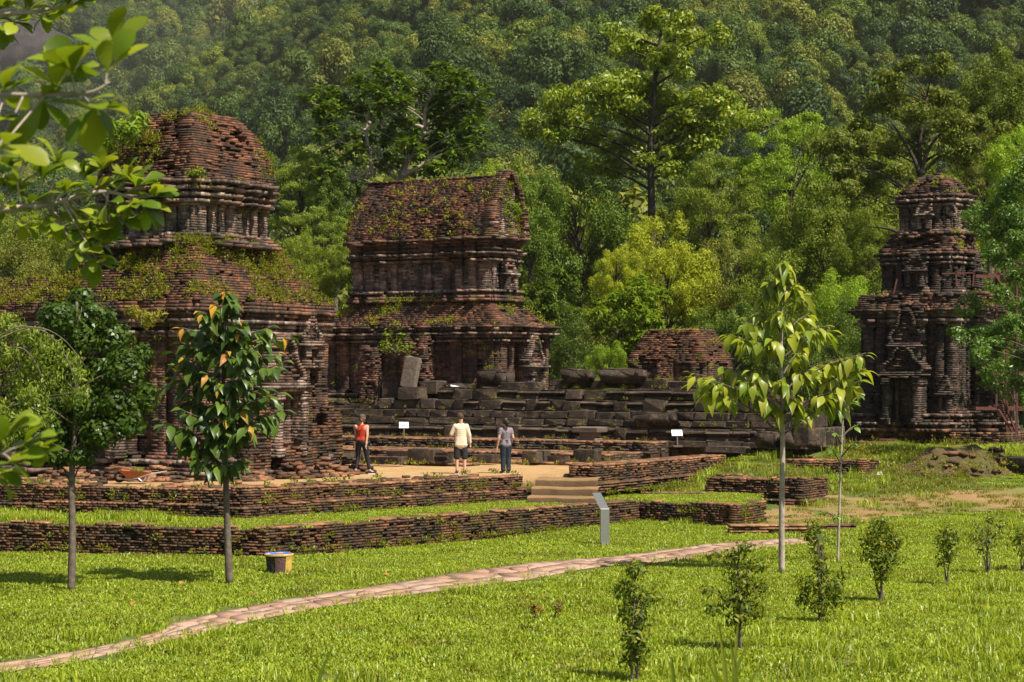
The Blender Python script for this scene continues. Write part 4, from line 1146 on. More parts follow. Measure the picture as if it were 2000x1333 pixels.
TL = [  # label, column, top row, depth, width, kind, seed, material
    ('yellowish bushy tree low at the left edge behind the left tower', 25, 438, 78, 190, 'bush', 1, 'olive'),
    ('green rounded tree left of the left tower behind its vestibule', 130, 452, 84, 170, 'round', 2, 'mid'),
    ('pale feathery tree close right of the left tower roof', 585, 292, 92, 190, 'airy', 3, 'fern'),
    ('low feathery tree filling the gap between left tower and vaulted temple', 628, 400, 84, 170, 'airy', 4, 'fern'),
    ('dark shrubby tree under the pale feathery one between the temples', 600, 450, 80, 130, 'bush', 1, 'mid'),
    ('tall slim dark tree left of the vaulted temple roof', 655, 330, 88, 110, 'column', 5, 'dark'),
    ('dense dark green tree right of the temple gable', 1035, 318, 92, 170, 'round', 2, 'dark'),
    ('broad dark tree behind the gable filling below the tall umbrella tree', 1130, 305, 98, 230, 'bush', 6, 'dark'),
    ('low dark tree with reddish tips right of the vaulted temple corner', 1072, 505, 84, 150, 'bigleaf', 7, 'dark'),
    ('dark shrub low behind the platform between temple and small ruin', 1110, 600, 82, 150, 'bush', 1, 'dark'),
    ('bright broad-leafed shrub left above the small brick ruin', 1235, 535, 84, 200, 'bigleaf', 8, 'bright'),
    ('bright yellow-green tree below the tall umbrella trunk', 1300, 408, 90, 210, 'round', 9, 'yellow'),
    ('small yellow-green shrub left of the bright tree below the umbrella trunk', 1205, 462, 88, 110, 'bush', 6, 'yellow'),
    ('mid green tree left below the umbrella crown', 1180, 380, 104, 190, 'round', 2, 'mid'),
    ('leafy green tree right of the umbrella trunk', 1395, 305, 106, 230, 'airy', 3, 'mid'),
    ('green tree standing behind the young bright tree right of centre', 1430, 425, 92, 190, 'bush', 6, 'olive'),
    ('darker tree behind the top of the young bright tree', 1500, 455, 88, 180, 'bush', 1, 'mid'),
    ('loose pale tree left of the spreading feathery tree', 1540, 205, 112, 260, 'airy', 4, 'bright'),
    ('dark tree under the spreading feathery tree', 1610, 330, 100, 230, 'round', 9, 'mid'),
    ('bright rounded shrub left of the scaffolded tower', 1655, 500, 84, 180, 'bush', 6, 'bright'),
    ('dark shrub under the bright rounded one left of the scaffolded tower', 1640, 590, 80, 170, 'bush', 1, 'dark'),
    ('dark leafy shrub behind the small ruin on its right', 1420, 560, 86, 200, 'bush', 6, 'dark'),
    ('shrub in shade behind the young bright tree crown', 1540, 600, 82, 190, 'bush', 1, 'dark'),
    ('slender green tree just left of the scaffolded tower top', 1700, 395, 96, 150, 'round', 2, 'mid'),
    ('tall light green tree at the far right behind the tower', 1965, 75, 104, 200, 'round', 9, 'mid'),
    ('pale green tree right of the scaffolded tower top', 1935, 255, 96, 190, 'airy', 3, 'olive'),
    ('bright tree at the right edge behind the feathery branches', 2005, 215, 90, 180, 'bush', 6, 'bright'),
    ('dark tree low at the right edge behind the scaffold', 1985, 450, 84, 180, 'bush', 1, 'dark'),
    ('low bright shrub left of the ruin behind the platform stones', 1185, 650, 80, 110, 'bush', 6, 'bright'),
    ('mid green tree behind the vaulted temple roof on its left', 700, 372, 96, 170, 'bush', 6, 'mid'),
    ('green tree behind the temple gable seen under the umbrella tree', 985, 300, 110, 170, 'round', 9, 'mid'),
    ('yellowish tree peeping over the temple gable', 940, 325, 90, 80, 'bush', 6, 'yellow'),
    ('broad mid green tree beyond the platform, far right of the umbrella trunk', 1330, 350, 116, 210, 'bush', 1, 'mid'),
    ('tall hazy green tree beyond the left tower on its left', 185, 380, 118, 220, 'round', 2, 'olive'),
    ('hazy green tree beyond the foreground leaves at the left edge', 40, 350, 122, 230, 'bush', 6, 'mid'),
    ('tall mid green tree behind the spreading feathery tree', 1700, 225, 120, 230, 'round', 9, 'mid'),
    ('tall green tree between the spreading tree and the right edge', 1870, 245, 118, 210, 'bush', 1, 'mid'),
]
for a in TL: tree(*a)

# ---------------------------------------------------------------- trees of their own shape
def shaped_tree(name, label, D, trunk, clumps, mat, leafkind, bark, L, W, dens, depth=2.0, seed=1, flat=1.0, twigs=(), n_rand=0, cat='tree', group=None, tr0=.3, base_z=None, limb_r=.09):
    """trunk: list of photo points (column, row); clumps: (column, row, rx, ry) in photo pixels"""
    r = np.random.default_rng(seed); s = D / F
    tp = [at(x, y, D) for x, y in trunk]
    x0 = tp[0][0]; z0 = float(gz(np.array([x0]), np.array([D]))[0]) if base_z is None else base_z
    if tp[0][2] > z0 + .05: tp = [np.array([x0, D, z0 - .2])] + tp
    t = tag(empty(name, (x0, D, z0)), label, cat, group)
    m = Mesh(); P = bez(tp, 6); R = np.linspace(tr0, .06, len(P)); m.tube(P, R, 9); m.build('trunk', M[bark], t, smooth=True)
    lf = Leafy(); mb = Mesh()
    for cx, cy, rx, ry in clumps:
        dy = r.uniform(-depth, depth); c = at(cx, cy, D); c[1] += dy
        q = P[np.argmin(np.abs(P[:, 2] - (c[2] - .35 * abs(c[0] - x0) - .3)))]
        limb(mb, q, c, limb_r, .012, r, .06, 5, 5)
        rad = np.array([rx * s, max(rx, ry) * s * .9, ry * s * 1.35])
        n = int(dens * rad[0] * rad[1] * max(rad[2], .4))
        if leafkind == 'rosette':
            lf.add(rosettes(r, c, rad, max(6, n // 9), 9, L, W))
        elif leafkind == 'feather':
            lf.add(multi(r, c, rad * 1.1, n, L, W, shell=.05, hang=.35, up=1.0, fold=.1))
        else: lf.add(multi(r, c, rad * 1.22, n, L, W, shell=.1))
    for a in twigs:
        p = bez([at(x, y, D - .6) for x, y in a], 5); mb.tube(p, np.linspace(.10, .015, len(p)), 6)
    mb.build('branches', M[bark], t, smooth=True)
    link('crown', lf.mesh('crown', LM[mat]), t); return t

LM['spread'] = leaf_material('olive_feather_leaf', [(0.066, 0.137, 0.036), (0.111, 0.195, 0.048), (0.177, 0.260, 0.072)], .38, .5, .2)
LM['rubber'] = leaf_material('glossy_dark_leaf', [(0.045, 0.128, 0.025), (0.083, 0.195, 0.036), (0.150, 0.285, 0.056)], .25, .28, .5)
LM['umbrella'] = leaf_material('umbrella_tree_leaf', [(0.067, 0.150, 0.023), (0.123, 0.232, 0.032), (0.213, 0.315, 0.048)], .4, .42, .35)
shaped_tree('umbrella_tree', 'tall slim tree with tiers of spreading yellow-green foliage rising above the forest', 97,
    [(1273, 640), (1273, 420), (1271, 300), (1276, 200), (1284, 110), (1292, 60)],
    [(1230, 62, 42, 20), (1196, 48, 22, 12), (1290, 48, 48, 24), (1345, 62, 42, 22), (1388, 78, 28, 18), (1265, 92, 50, 20), (1325, 98, 42, 18), (1222, 95, 30, 14), (1300, 125, 38, 14),
     (1240, 140, 38, 14), (1330, 140, 30, 14),
     (1205, 165, 50, 18), (1290, 170, 52, 22), (1150, 182, 50, 18), (1095, 198, 50, 18), (1050, 228, 42, 18), (1028, 252, 22, 16), (1120, 225, 50, 20), (1185, 212, 55, 22), (1250, 220, 50, 26), (1340, 195, 50, 22), (1395, 200, 46, 20), (1440, 218, 46, 18),
     (1482, 232, 32, 14), (1410, 240, 50, 18), (1350, 245, 50, 22), (1300, 255, 40, 20), (1150, 262, 44, 16), (1080, 262, 36, 16), (1220, 272, 46, 18), (1340, 290, 44, 18), (1395, 275, 36, 14), (1260, 310, 36, 16), (1310, 330, 38, 18), (1200, 320, 40, 16), (1150, 315, 40, 14)],
    'umbrella', 'leaf', 'barkdark', .27, .13, 950, 2.2, 5, tr0=.26)
shaped_tree('glossy_tree', 'dark glossy-leaved tree with pale bare limbs standing over the vaulted roof', 92,
    [(795, 560), (795, 400), (785, 345), (800, 310), (825, 265), (832, 210), (850, 170)],
    [(640, 190, 38, 26), (600, 205, 18, 16), (680, 205, 34, 24), (650, 230, 36, 26), (705, 165, 28, 18), (752, 150, 30, 28), (780, 170, 30, 24), (735, 190, 32, 22), (770, 215, 38, 28), (715, 225, 28, 22), (815, 190, 30, 24), (862, 150, 32, 26), (880, 180, 40, 28), (905, 165, 28, 24), (935, 185, 24, 20), (920, 210, 34, 28), (860, 220, 40, 30),
     (785, 255, 38, 28), (740, 265, 30, 24), (880, 260, 42, 32), (925, 255, 26, 24), (930, 290, 24, 22), (895, 300, 36, 26), (840, 290, 36, 30), (800, 300, 34, 24), (640, 270, 28, 24), (680, 270, 28, 20), (625, 290, 20, 22), (700, 310, 30, 24), (650, 340, 30, 30), (680, 370, 24, 26), (640, 385, 24, 26), (870, 335, 36, 18), (760, 320, 30, 24), (820, 335, 30, 16)],
    'rubber', 'rosette', 'barkpale', .42, .17, 620, 1.8, 6, tr0=.28, limb_r=.05,
    twigs=[[(728, 345), (722, 300), (716, 262), (722, 215), (740, 190), (752, 160)], [(716, 255), (700, 252)], [(720, 238), (730, 250)], [(785, 343), (820, 325), (850, 300), (873, 290)], [(770, 345), (752, 320), (742, 290)], [(725, 330), (690, 350), (665, 352)], [(690, 330), (685, 350), (672, 372)], [(826, 250), (815, 245), (806, 246)], [(828, 262), (850, 255)]])
shaped_tree('spreading_tree', 'wide spreading tree with feathery olive foliage behind the scaffolded tower', 88,
    [(1797, 640), (1797, 420), (1797, 340), (1796, 300), (1800, 250), (1810, 190)],
    [(1770, 125, 40, 18), (1810, 140, 40, 20), (1740, 150, 34, 18), (1765, 175, 46, 22), (1830, 180, 46, 22), (1720, 195, 36, 18), (1795, 205, 50, 24), (1870, 210, 46, 20), (1905, 235, 40, 20), (1930, 258, 26, 18), (1850, 240, 46, 22), (1760, 235, 46, 22), (1700, 235, 40, 18), (1660, 262, 46, 18), (1615, 280, 44, 18), (1585, 290, 26, 14), (1640, 300, 46, 20), (1690, 285, 46, 20), (1740, 280, 46, 20), (1810, 270, 46, 20), (1880, 280, 46, 20), (1915, 300, 36, 18), (1650, 335, 50, 20), (1700, 330, 46, 20), (1610, 325, 34, 16), (1850, 310, 36, 16), (1680, 365, 50, 20), (1740, 345, 36, 18), (1635, 375, 40, 18)],
    'spread', 'feather', 'barkdark', .21, .09, 1700, 2.0, 7, tr0=.2, limb_r=.04,
    twigs=[[(1797, 340), (1780, 300), (1755, 260), (1735, 230)], [(1797, 340), (1815, 290), (1840, 260), (1880, 235)], [(1797, 345), (1830, 310), (1870, 290), (1905, 270)], [(1790, 380), (1740, 350), (1700, 335), (1640, 320)], [(1765, 460), (1735, 447), (1690, 443)]])
LM['acacia'] = leaf_material('cool_feathery_leaf', [(0.049, 0.154, 0.037), (0.082, 0.218, 0.052), (0.145, 0.308, 0.081)], .35, .4, .4)
shaped_tree('feathery_tree', 'feathery dark green tree reaching in from the right edge before the scaffold', 63,
    [(2110, 900), (2105, 700), (2090, 560), (2080, 420)],
    [(1990, 360, 40, 22), (1955, 385, 46, 22), (1925, 415, 40, 18), (1905, 440, 24, 14), (1980, 420, 46, 24), (1950, 450, 40, 20), (1985, 475, 40, 24), (1960, 505, 34, 20), (1920, 490, 30, 16), (1995, 530, 30, 24), (1905, 590, 30, 16), (1940, 575, 26, 14), (1885, 608, 20, 12), (1990, 600, 34, 18),
     (1975, 635, 50, 20), (1925, 645, 46, 16), (1880, 640, 34, 14), (1868, 660, 18, 12), (1960, 670, 46, 20), (1910, 680, 40, 18), (1985, 700, 40, 24), (1930, 715, 34, 18), (1895, 700, 24, 14), (1985, 745, 36, 24), (1950, 745, 24, 16), (2010, 790, 30, 26), (1990, 320, 30, 16), (2030, 450, 40, 40), (2040, 620, 40, 40), (2030, 720, 40, 30)],
    'acacia', 'feather', 'bark', .14, .055, 5000, 1.0, 8, tr0=.18, limb_r=.035)

# ---------------------------------------------------------------- forest on the slopes (one mass)
def gn_scatter(name, pts, rot, scl, protos, idx, label, cat=None):
    """points with a turn, a scale and a choice of mesh each -> one object"""
    me = bpy.data.meshes.new(name); me.vertices.add(len(pts)); me.vertices.foreach_set('co', np.asarray(pts, np.float32).ravel())
    a = me.attributes.new('turn', 'FLOAT_VECTOR', 'POINT'); a.data.foreach_set('vector', np.asarray(rot, np.float32).ravel())
    a = me.attributes.new('size', 'FLOAT_VECTOR', 'POINT'); a.data.foreach_set('vector', np.asarray(scl, np.float32).ravel())
    a = me.attributes.new('pick', 'INT', 'POINT'); a.data.foreach_set('value', np.asarray(idx, np.int32))
    o = link(name, me); md = o.modifiers.new('scatter', 'NODES')
    ng = bpy.data.node_groups.new(name, 'GeometryNodeTree'); md.node_group = ng
    ng.interface.new_socket('Geometry', in_out='INPUT', socket_type='NodeSocketGeometry'); ng.interface.new_socket('Geometry', in_out='OUTPUT', socket_type='NodeSocketGeometry')
    N = ng.nodes; K = ng.links; gi = N.new('NodeGroupInput'); go = N.new('NodeGroupOutput')
    iop = N.new('GeometryNodeInstanceOnPoints'); g2i = N.new('GeometryNodeGeometryToInstance')
    for pm in reversed(protos):
        po = bpy.data.objects.new(pm.name, pm); oi = N.new('GeometryNodeObjectInfo'); oi.inputs['Object'].default_value = po; oi.inputs['As Instance'].default_value = True
        K.new(oi.outputs['Geometry'], g2i.inputs[0])
    K.new(gi.outputs[0], iop.inputs['Points']); K.new(g2i.outputs[0], iop.inputs['Instance'])
    iop.inputs['Pick Instance'].default_value = True
    for nm, ty, sock in (('turn', 'FLOAT_VECTOR', 'Rotation'), ('size', 'FLOAT_VECTOR', 'Scale'), ('pick', 'INT', 'Instance Index')):
        na = N.new('GeometryNodeInputNamedAttribute'); na.data_type = ty; na.inputs[0].default_value = nm
        src = na.outputs[0]
        if sock == 'Rotation':
            e = N.new('FunctionNodeEulerToRotation'); K.new(src, e.inputs[0]); src = e.outputs[0]
        K.new(src, iop.inputs[sock])
    K.new(iop.outputs[0], go.inputs[0])
    return tag(o, label, cat, kind='stuff')

def forest_material():
    m, nt, out = newmat('forest_canopy')
    oi = nd(nt, 'ShaderNodeObjectInfo'); g = nt.nodes.new('ShaderNodeNewGeometry')
    patch = noise(nt, 0.011, 4, .6, oi.outputs['Location'])
    c = ramp(nt, oi.outputs['Random'], [(0, (.018, .042, .011)), (.3, (.036, .075, .017)), (.6, (.055, .10, .022)), (.82, (.09, .13, .028)), (1, (.10, .13, .03))])
    c2 = ramp(nt, patch, [(.38, (.75, .78, .42)), (.5, (1.45, 1.2, .58)), (.64, (2.1, 1.7, .75))])
    c = mixc(nt, 1, c, c2, 'MULTIPLY')
    c = mixc(nt, 1, c, ramp(nt, g.outputs['Random Per Island'], [(0, .65), (1, 1.4)]), 'MULTIPLY')
    b = nt.nodes.new('ShaderNodeBsdfPrincipled'); nt.links.new(c, b.inputs['Base Color']); b.inputs['Roughness'].default_value = .55; b.inputs['Specular IOR Level'].default_value = .25
    t = nt.nodes.new('ShaderNodeBsdfTranslucent'); nt.links.new(mixc(nt, 1, c, (1.2, 1.2, .6), 'MULTIPLY'), t.inputs[0])
    mx = nt.nodes.new('ShaderNodeMixShader'); mx.inputs[0].default_value = .3
    nt.links.new(b.outputs[0], mx.inputs[1]); nt.links.new(t.outputs[0], mx.inputs[2]); nt.links.new(mx.outputs[0], out.inputs[0]); return m
M['forest'] = forest_material()
def far_crown(seed):
    r = np.random.default_rng(seed); lf = Leafy()
    K = int(r.integers(8, 13)); tall = r.uniform(.8, 1.5)
    for k in range(K):
        d = sph(1, r)[0]; d[2] = abs(d[2]) * 1.1 - .2
        c = d * np.array([.62, .62, .62 * tall]) + np.array([0, 0, .95 * tall]); s = r.uniform(.3, .55)
        lf.add(clump(r, c, (s, s, s * .85), 420, .105, .08, shell=.5, hang=.1))
    return lf.mesh('far_crown', M['forest'])
FC = [far_crown(300 + k) for k in range(9)]
r = np.random.default_rng(55); pts = []
for (y0, y1, s0, s1, d) in ((118, 330, -.34, .36, 3.9), (330, 960, -.33, .35, 4.3), (960, 1400, -.30, -.02, 9.0), (1400, 2400, -.30, -.03, 12.0), (960, 1300, -.02, .35, 9.0)):
    y = y0
    while y < y1:
        xs_ = np.arange(s0 * y, s1 * y, d); n = len(xs_)
        pts.append(np.column_stack([xs_ + r.uniform(-.45, .45, n) * d, y + r.uniform(-.5, .5, n) * d, np.full(n, d)])); y += d * .95
P = np.concatenate(pts); z = gz(P[:, 0], P[:, 1])
# the bare rock stands on the far slope where the ground reaches its row in the photograph
rd = np.arange(980, 2200, 6.0); rx_ = (62 - HX) / F * rd; ry_ = HY - (gz(rx_, rd) - CAMZ) / rd * F
RD = float(rd[np.argmin(np.abs(ry_ - 135))]); ROCK = np.array([(62 - HX) / F * RD, RD, 0.0]); ROCK[2] = gz(ROCK[:1], ROCK[1:2])[0]
keep = ~((np.abs(P[:, 0] - ROCK[0] * P[:, 1] / RD) < 34) & (P[:, 1] > RD - 40) & (P[:, 1] < RD + 80)) & (r.random(len(P)) > .04)
P, z = P[keep], z[keep]; n = len(P)
sc = P[:, 2] * r.uniform(.45, 1.0, n) * np.where(r.random(n) < .12, 1.6, 1.0)
scl = np.column_stack([sc, sc, sc * r.uniform(.85, 1.4, n)])
gn_scatter('forest', np.column_stack([P[:, :2], z - .3 * sc]), np.column_stack([np.zeros(n), np.zeros(n), r.uniform(0, 6.28, n)]), scl, FC, r.integers(0, len(FC), n), 'dense tropical forest covering the hills behind the temples', 'forest')

# undergrowth between the trees at the forest edge (one mass)
UG = [proto('bush', 1, 'dark')[0], proto('bush', 6, 'mid')[0], proto('round', 2, 'mid')[0], proto('round', 9, 'dark')[0], proto('bush', 6, 'olive')[0], proto('airy', 4, 'fern')[0]]
pts = []
for y in np.arange(93, 128, 3.4):
    xs_ = np.arange(-.34 * y, .38 * y, 3.6); n = len(xs_); pts.append(np.column_stack([xs_ + r.uniform(-1.3, 1.3, n), y + r.uniform(-1.5, 1.5, n)]))
P = np.concatenate(pts); n = len(P); sc = r.uniform(.42, .72, n)
gn_scatter('undergrowth', np.column_stack([P, gz(P[:, 0], P[:, 1]) - .6]), np.column_stack([np.zeros(n), np.zeros(n), r.uniform(0, 6.28, n)]), np.column_stack([sc, sc, sc * r.uniform(.8, 1.25, n)]), UG, r.integers(0, len(UG), n), 'thick shady undergrowth between the trees behind the temples', 'undergrowth')

# bare rock dome
def rock_dome():
    bm = bmesh.new(); bmesh.ops.create_icosphere(bm, subdivisions=5, radius=1.0)
    co = np.array([v.co[:] for v in bm.verts]); k = 0.82 + .36 * fbm(co * 1.0 + 5, .8, 9, 4)
    for v, f in zip(bm.verts, k): v.co = Vector((v.co.x * 36 * f, v.co.y * 36 * f, v.co.z * 30 * f))
    me = bpy.data.meshes.new('rock_outcrop'); bm.to_mesh(me); bm.free(); me.polygons.foreach_set('use_smooth', np.ones(len(me.polygons), dtype=bool))
    m, nt, out = newmat('dark_granite'); pos = geo_pos(nt); mp = nd(nt, 'ShaderNodeMapping'); mp.inputs['Scale'].default_value = (.14, .14, .022); nt.links.new(pos, mp.inputs[0])
    principled(nt, out, ramp(nt, noise(nt, 1, 5, .7, mp.outputs[0]), [(.3, (.022, .018, .02)), (.5, (.042, .034, .036)), (.7, (.075, .06, .058))]), .95, .1, bump=noise(nt, .5, 5, .7, pos), bump_d=.8)
    me.materials.append(m); o = link('rock_outcrop', me); o.location = ROCK; return tag(o, 'bare dark granite dome showing on the far forested hill at upper left', 'rock')
rock_dome()

# ---------------------------------------------------------------- air
def haze():
    v, f = prism(np.array([(-1100, -40), (1100, -40), (1100, 2650), (-1100, 2650)]), -6, 900)
    m = bpy.data.materials.new('haze'); m.use_nodes = True; nt = m.node_tree; nt.nodes.clear(); out = nt.nodes.new('ShaderNodeOutputMaterial')
    pv = nt.nodes.new('ShaderNodeVolumePrincipled'); pv.inputs['Color'].default_value = (.88, .90, .80, 1); pv.inputs['Density'].default_value = HAZE
    nt.links.new(pv.outputs[0], out.inputs['Volume'])
    return tag(link('haze', mesh_np('haze', v, f, m)), 'thin pale haze in the valley air', kind='stuff')
HAZE = 0.00006
haze()
# ================================================================== paved path
def inpoly(x, y, poly):
    poly = np.asarray(poly, float); c = np.zeros(x.shape, bool); n = len(poly); j = n - 1
    for i in range(n):
        xi, yi = poly[i]; xj, yj = poly[j]
        k = ((yi > y) != (yj > y)) & (x < (xj - xi) * (y - yi) / (yj - yi + 1e-12) + xi); c ^= k; j = i
    return c
def resample(P, n):
    P = np.asarray(P, float); d = np.concatenate([[0], np.cumsum(np.hypot(*np.diff(P, axis=0).T))]); s = np.linspace(0, d[-1], n)
    return np.column_stack([np.interp(s, d, P[:, 0]), np.interp(s, d, P[:, 1])])
EDGE_A = np.array([onz(x, y, 0)[:2] for x, y in [(-260, 1345), (0, 1298), (160, 1270), (300, 1240), (345, 1215), (500, 1182), (700, 1152), (900, 1121), (1100, 1092), (1300, 1066), (1420, 1052), (1590, 1045)]])
EDGE_B = np.array([onz(x, y, 0)[:2] for x, y in [(-200, 1362), (0, 1314), (180, 1284), (340, 1247), (500, 1212), (620, 1188), (760, 1167), (900, 1150), (1000, 1138), (1150, 1112), (1300, 1091), (1400, 1074), (1590, 1051)]])
NC, NR = 62, 4
EA, EB = resample(EDGE_A, NC + 1), resample(EDGE_B, NC + 1)
PATH = np.vstack([EDGE_A, EDGE_B[::-1]])
M['pathbed'] = dirt_material('path_bed', (.13, .10, .055), (.20, .15, .085), (.10, .13, .03), .5)
n = NC + 1; ga = gz(EA[:, 0], EA[:, 1]); gb = gz(EB[:, 0], EB[:, 1])
v = np.vstack([np.column_stack([EA, ga + .008]), np.column_stack([EB, gb + .008])])
path = tag(link('path', mesh_np('path', v, np.array([(i, i + n, i + n + 1, i + 1) for i in range(NC)]), M['pathbed'])), 'curving path of flat pinkish paving stones crossing the lawn', kind='structure')
def slab_material():
    m, nt, out = newmat('paving_stone'); pos = geo_pos(nt); oi = nd(nt, 'ShaderNodeObjectInfo')
    c = ramp(nt, oi.outputs['Random'], [(0, (.26, .15, .10)), (.4, (.33, .205, .14)), (.75, (.38, .25, .18)), (1, (.29, .21, .155))])
    c = mixc(nt, 1, c, ramp(nt, noise(nt, 7, 5, .7, pos), [(.3, .72), (.7, 1.2)]), 'MULTIPLY')
    principled(nt, out, c, .9, .2, bump=noise(nt, 25, 4, .7, pos), bump_d=.01); return m
M['slab'] = slab_material()
r = np.random.default_rng(91); J = np.zeros((NC + 1, NR + 1, 2))
for i in range(NC + 1):
    for j in range(NR + 1):
        f = j / NR + (r.uniform(-.07, .07) if 0 < j < NR else r.uniform(-.03, .03)); p = EA[i] * (1 - f) + EB[i] * f
        nx = EA[min(i + 1, NC)] - EA[max(i - 1, 0)]; nx /= np.hypot(*nx); J[i, j] = p + nx * r.uniform(-.2, .2)
def paver(poly):
    c = poly.mean(0); d = poly - c; L = np.hypot(*d.T)[:, None]; poly = c + d * np.maximum(L - r.uniform(.012, .03), .04) / L
    z = gz(np.array([c[0]]), np.array([c[1]]))[0]; h = .03 + r.uniform(-.008, .012); k = len(poly)
    top = c + (poly - c) * .96
    vv = np.vstack([np.column_stack([poly - c, np.full(k, -.03)]), np.column_stack([top - c, np.full(k, h) + r.normal(0, .003, k)])])
    ff = [np.array([(a, (a + 1) % k, (a + 1) % k + k, a + k) for a in range(k)]), (np.arange(k) + k)[None]]
    o = link('paving_stone', mesh_np('paving_stone', vv, ff, M['slab']), path); o.location = (c[0], c[1], z)
for i in range(NC):
    j = 0
    while j < NR:
        if j < NR - 1 and r.random() < .3: poly = np.array([J[i, j], J[i, j + 2], J[i + 1, j + 2], J[i + 1, j]]); step = 2
        else: poly = np.array([J[i, j], J[i, j + 1], J[i + 1, j + 1], J[i + 1, j]]); step = 1
        if r.random() < .35 and step == 1:      # cut corner: five sides
            poly = np.vstack([poly[0:1], poly[1:3], (poly[2] * .3 + poly[3] * .7)[None], (poly[3] * .6 + poly[0] * .4)[None]])
        a = 0.5 * np.sum(poly[:, 0] * np.roll(poly[:, 1], -1) - np.roll(poly[:, 0], -1) * poly[:, 1])
        if a < 0: poly = poly[::-1]
        paver(poly); j += step
# bare trodden ground on the right
DP = [onz(x, y, z)[:2] for x, y, z in [(1470, 1030, .05), (1480, 1005, .1), (1560, 985, .25), (1700, 985, .25), (2150, 975, .3), (2300, 1010, .1), (1900, 1008, .1), (1700, 1018, .08), (1640, 1036, .03)]]
def drape(name, poly, mat, label, dz=.012, step=.35):
    poly = np.array(poly); x0, y0 = poly.min(0); x1, y1 = poly.max(0)
    X, Y = np.meshgrid(np.arange(x0, x1 + step, step), np.arange(y0, y1 + step, step)); n, m = X.shape
    wob = (fbm(np.column_stack([X.ravel(), Y.ravel(), 0 * X.ravel()]), 1.2, 8) - .5).reshape(X.shape)
    ins = inpoly(X + wob, Y + wob, poly); i = np.arange(n * m).reshape(n, m)
    q = np.stack([i[:-1, :-1], i[:-1, 1:], i[1:, 1:], i[1:, :-1]], -1).reshape(-1, 4)
    q = q[ins.ravel()[q].all(1)]; used = np.unique(q); mp = -np.ones(n * m, int); mp[used] = np.arange(len(used))
    Pz = gz(X, Y) + dz
    return tag(link(name, mesh_np(name, np.column_stack([X.ravel(), Y.ravel(), Pz.ravel()])[used], mp[q], mat, smooth=True)), label, kind='structure')
drape('dirt_track', DP, M['dirt'], 'bare trodden earth track at the right of the lawn')

# ================================================================== grass
LM['grass'] = leaf_material('lawn_blade', [(0.103, 0.205, 0.018), (0.149, 0.275, 0.028), (0.201, 0.344, 0.045), (0.280, 0.430, 0.110)], .42, .4, .35, hue_obj=.18)
LM['drygrass'] = leaf_material('dry_blade', [(0.094, 0.160, 0.025), (0.144, 0.200, 0.040), (0.187, 0.220, 0.070)], .4, .5, .3, hue_obj=.2)
def grass_patch(seed, n, size, h0, h1, mat, wid=.011):
    r = np.random.default_rng(seed); p = r.uniform(-size / 2, size / 2, (n, 2)); a = r.random(n) * 6.283
    h = r.uniform(h0, h1, n); lean = r.uniform(.15, .9, n) * h; w = wid * r.uniform(.6, 1.3, n)
    dx, dy = np.cos(a), np.sin(a); b = a + r.uniform(.8, 2.3, n); sx, sy = np.cos(b), np.sin(b)
    v = np.zeros((n, 5, 3))
    v[:, 0] = np.column_stack([p[:, 0] - sx * w, p[:, 1] - sy * w, np.full(n, -.01)]); v[:, 1] = np.column_stack([p[:, 0] + sx * w, p[:, 1] + sy * w, np.full(n, -.01)])
    mx, my, mz = p[:, 0] + dx * lean * .35, p[:, 1] + dy * lean * .35, h * .62
    v[:, 2] = np.column_stack([mx + sx * w * .8, my + sy * w * .8, mz]); v[:, 3] = np.column_stack([mx - sx * w * .8, my - sy * w * .8, mz])
    v[:, 4] = np.column_stack([p[:, 0] + dx * lean, p[:, 1] + dy * lean, h * (1 - .25 * lean / h)])
    i = np.arange(n)[:, None] * 5
    return mesh_np('grass_patch', v.reshape(-1, 3), [i + np.array([0, 1, 2, 3]), i + np.array([3, 2, 4])], LM[mat])
GP = [grass_patch(500 + k, 170, .62, .035, .095, 'grass') for k in range(5)] + [grass_patch(520 + k, 90, .6, .04, .10, 'drygrass') for k in range(2)] + [grass_patch(530 + k, 80, .55, .16, .34, 'grass', .009) for k in range(2)]
def scatter_grass(name, x, y, z, idx, sc, szz, label):
    n = len(x); r = np.random.default_rng(len(x))
    gn_scatter(name, np.column_stack([x, y, z]), np.column_stack([np.zeros(n), np.zeros(n), r.uniform(0, 6.28, n)]), np.column_stack([sc, sc, sc * szz]), GP, idx, label, 'grass')
r = np.random.default_rng(71)
d = .36; ys_ = np.arange(24.5, 72, d); xx, yy = [], []
for y in ys_:
    x = np.arange(-.34 * y, .36 * y, d); xx.append(x + r.uniform(-.5, .5, len(x)) * d); yy.append(np.full(len(x), y) + r.uniform(-.5, .5, len(x)) * d)
x = np.concatenate(xx); y = np.concatenate(yy)
lwf = np.vstack([np.array(LW) + np.array([0, 0]), [(7.4, 60), (3.0, 58.0), (3.4, 58.6), W3b + np.array([.6, 0]), (9, 90), (-40, 90), (-40, 49)]])
site = inpoly(x, y, offset(np.vstack([LW, [W3a + U * .8 + np.array([5.0, 1.0]), W3a + U * 3, W3b, (8.6, 66), (10, 64.3), (11, 67), (11, 90), (-40, 90), (-40, 52)]]), .05))
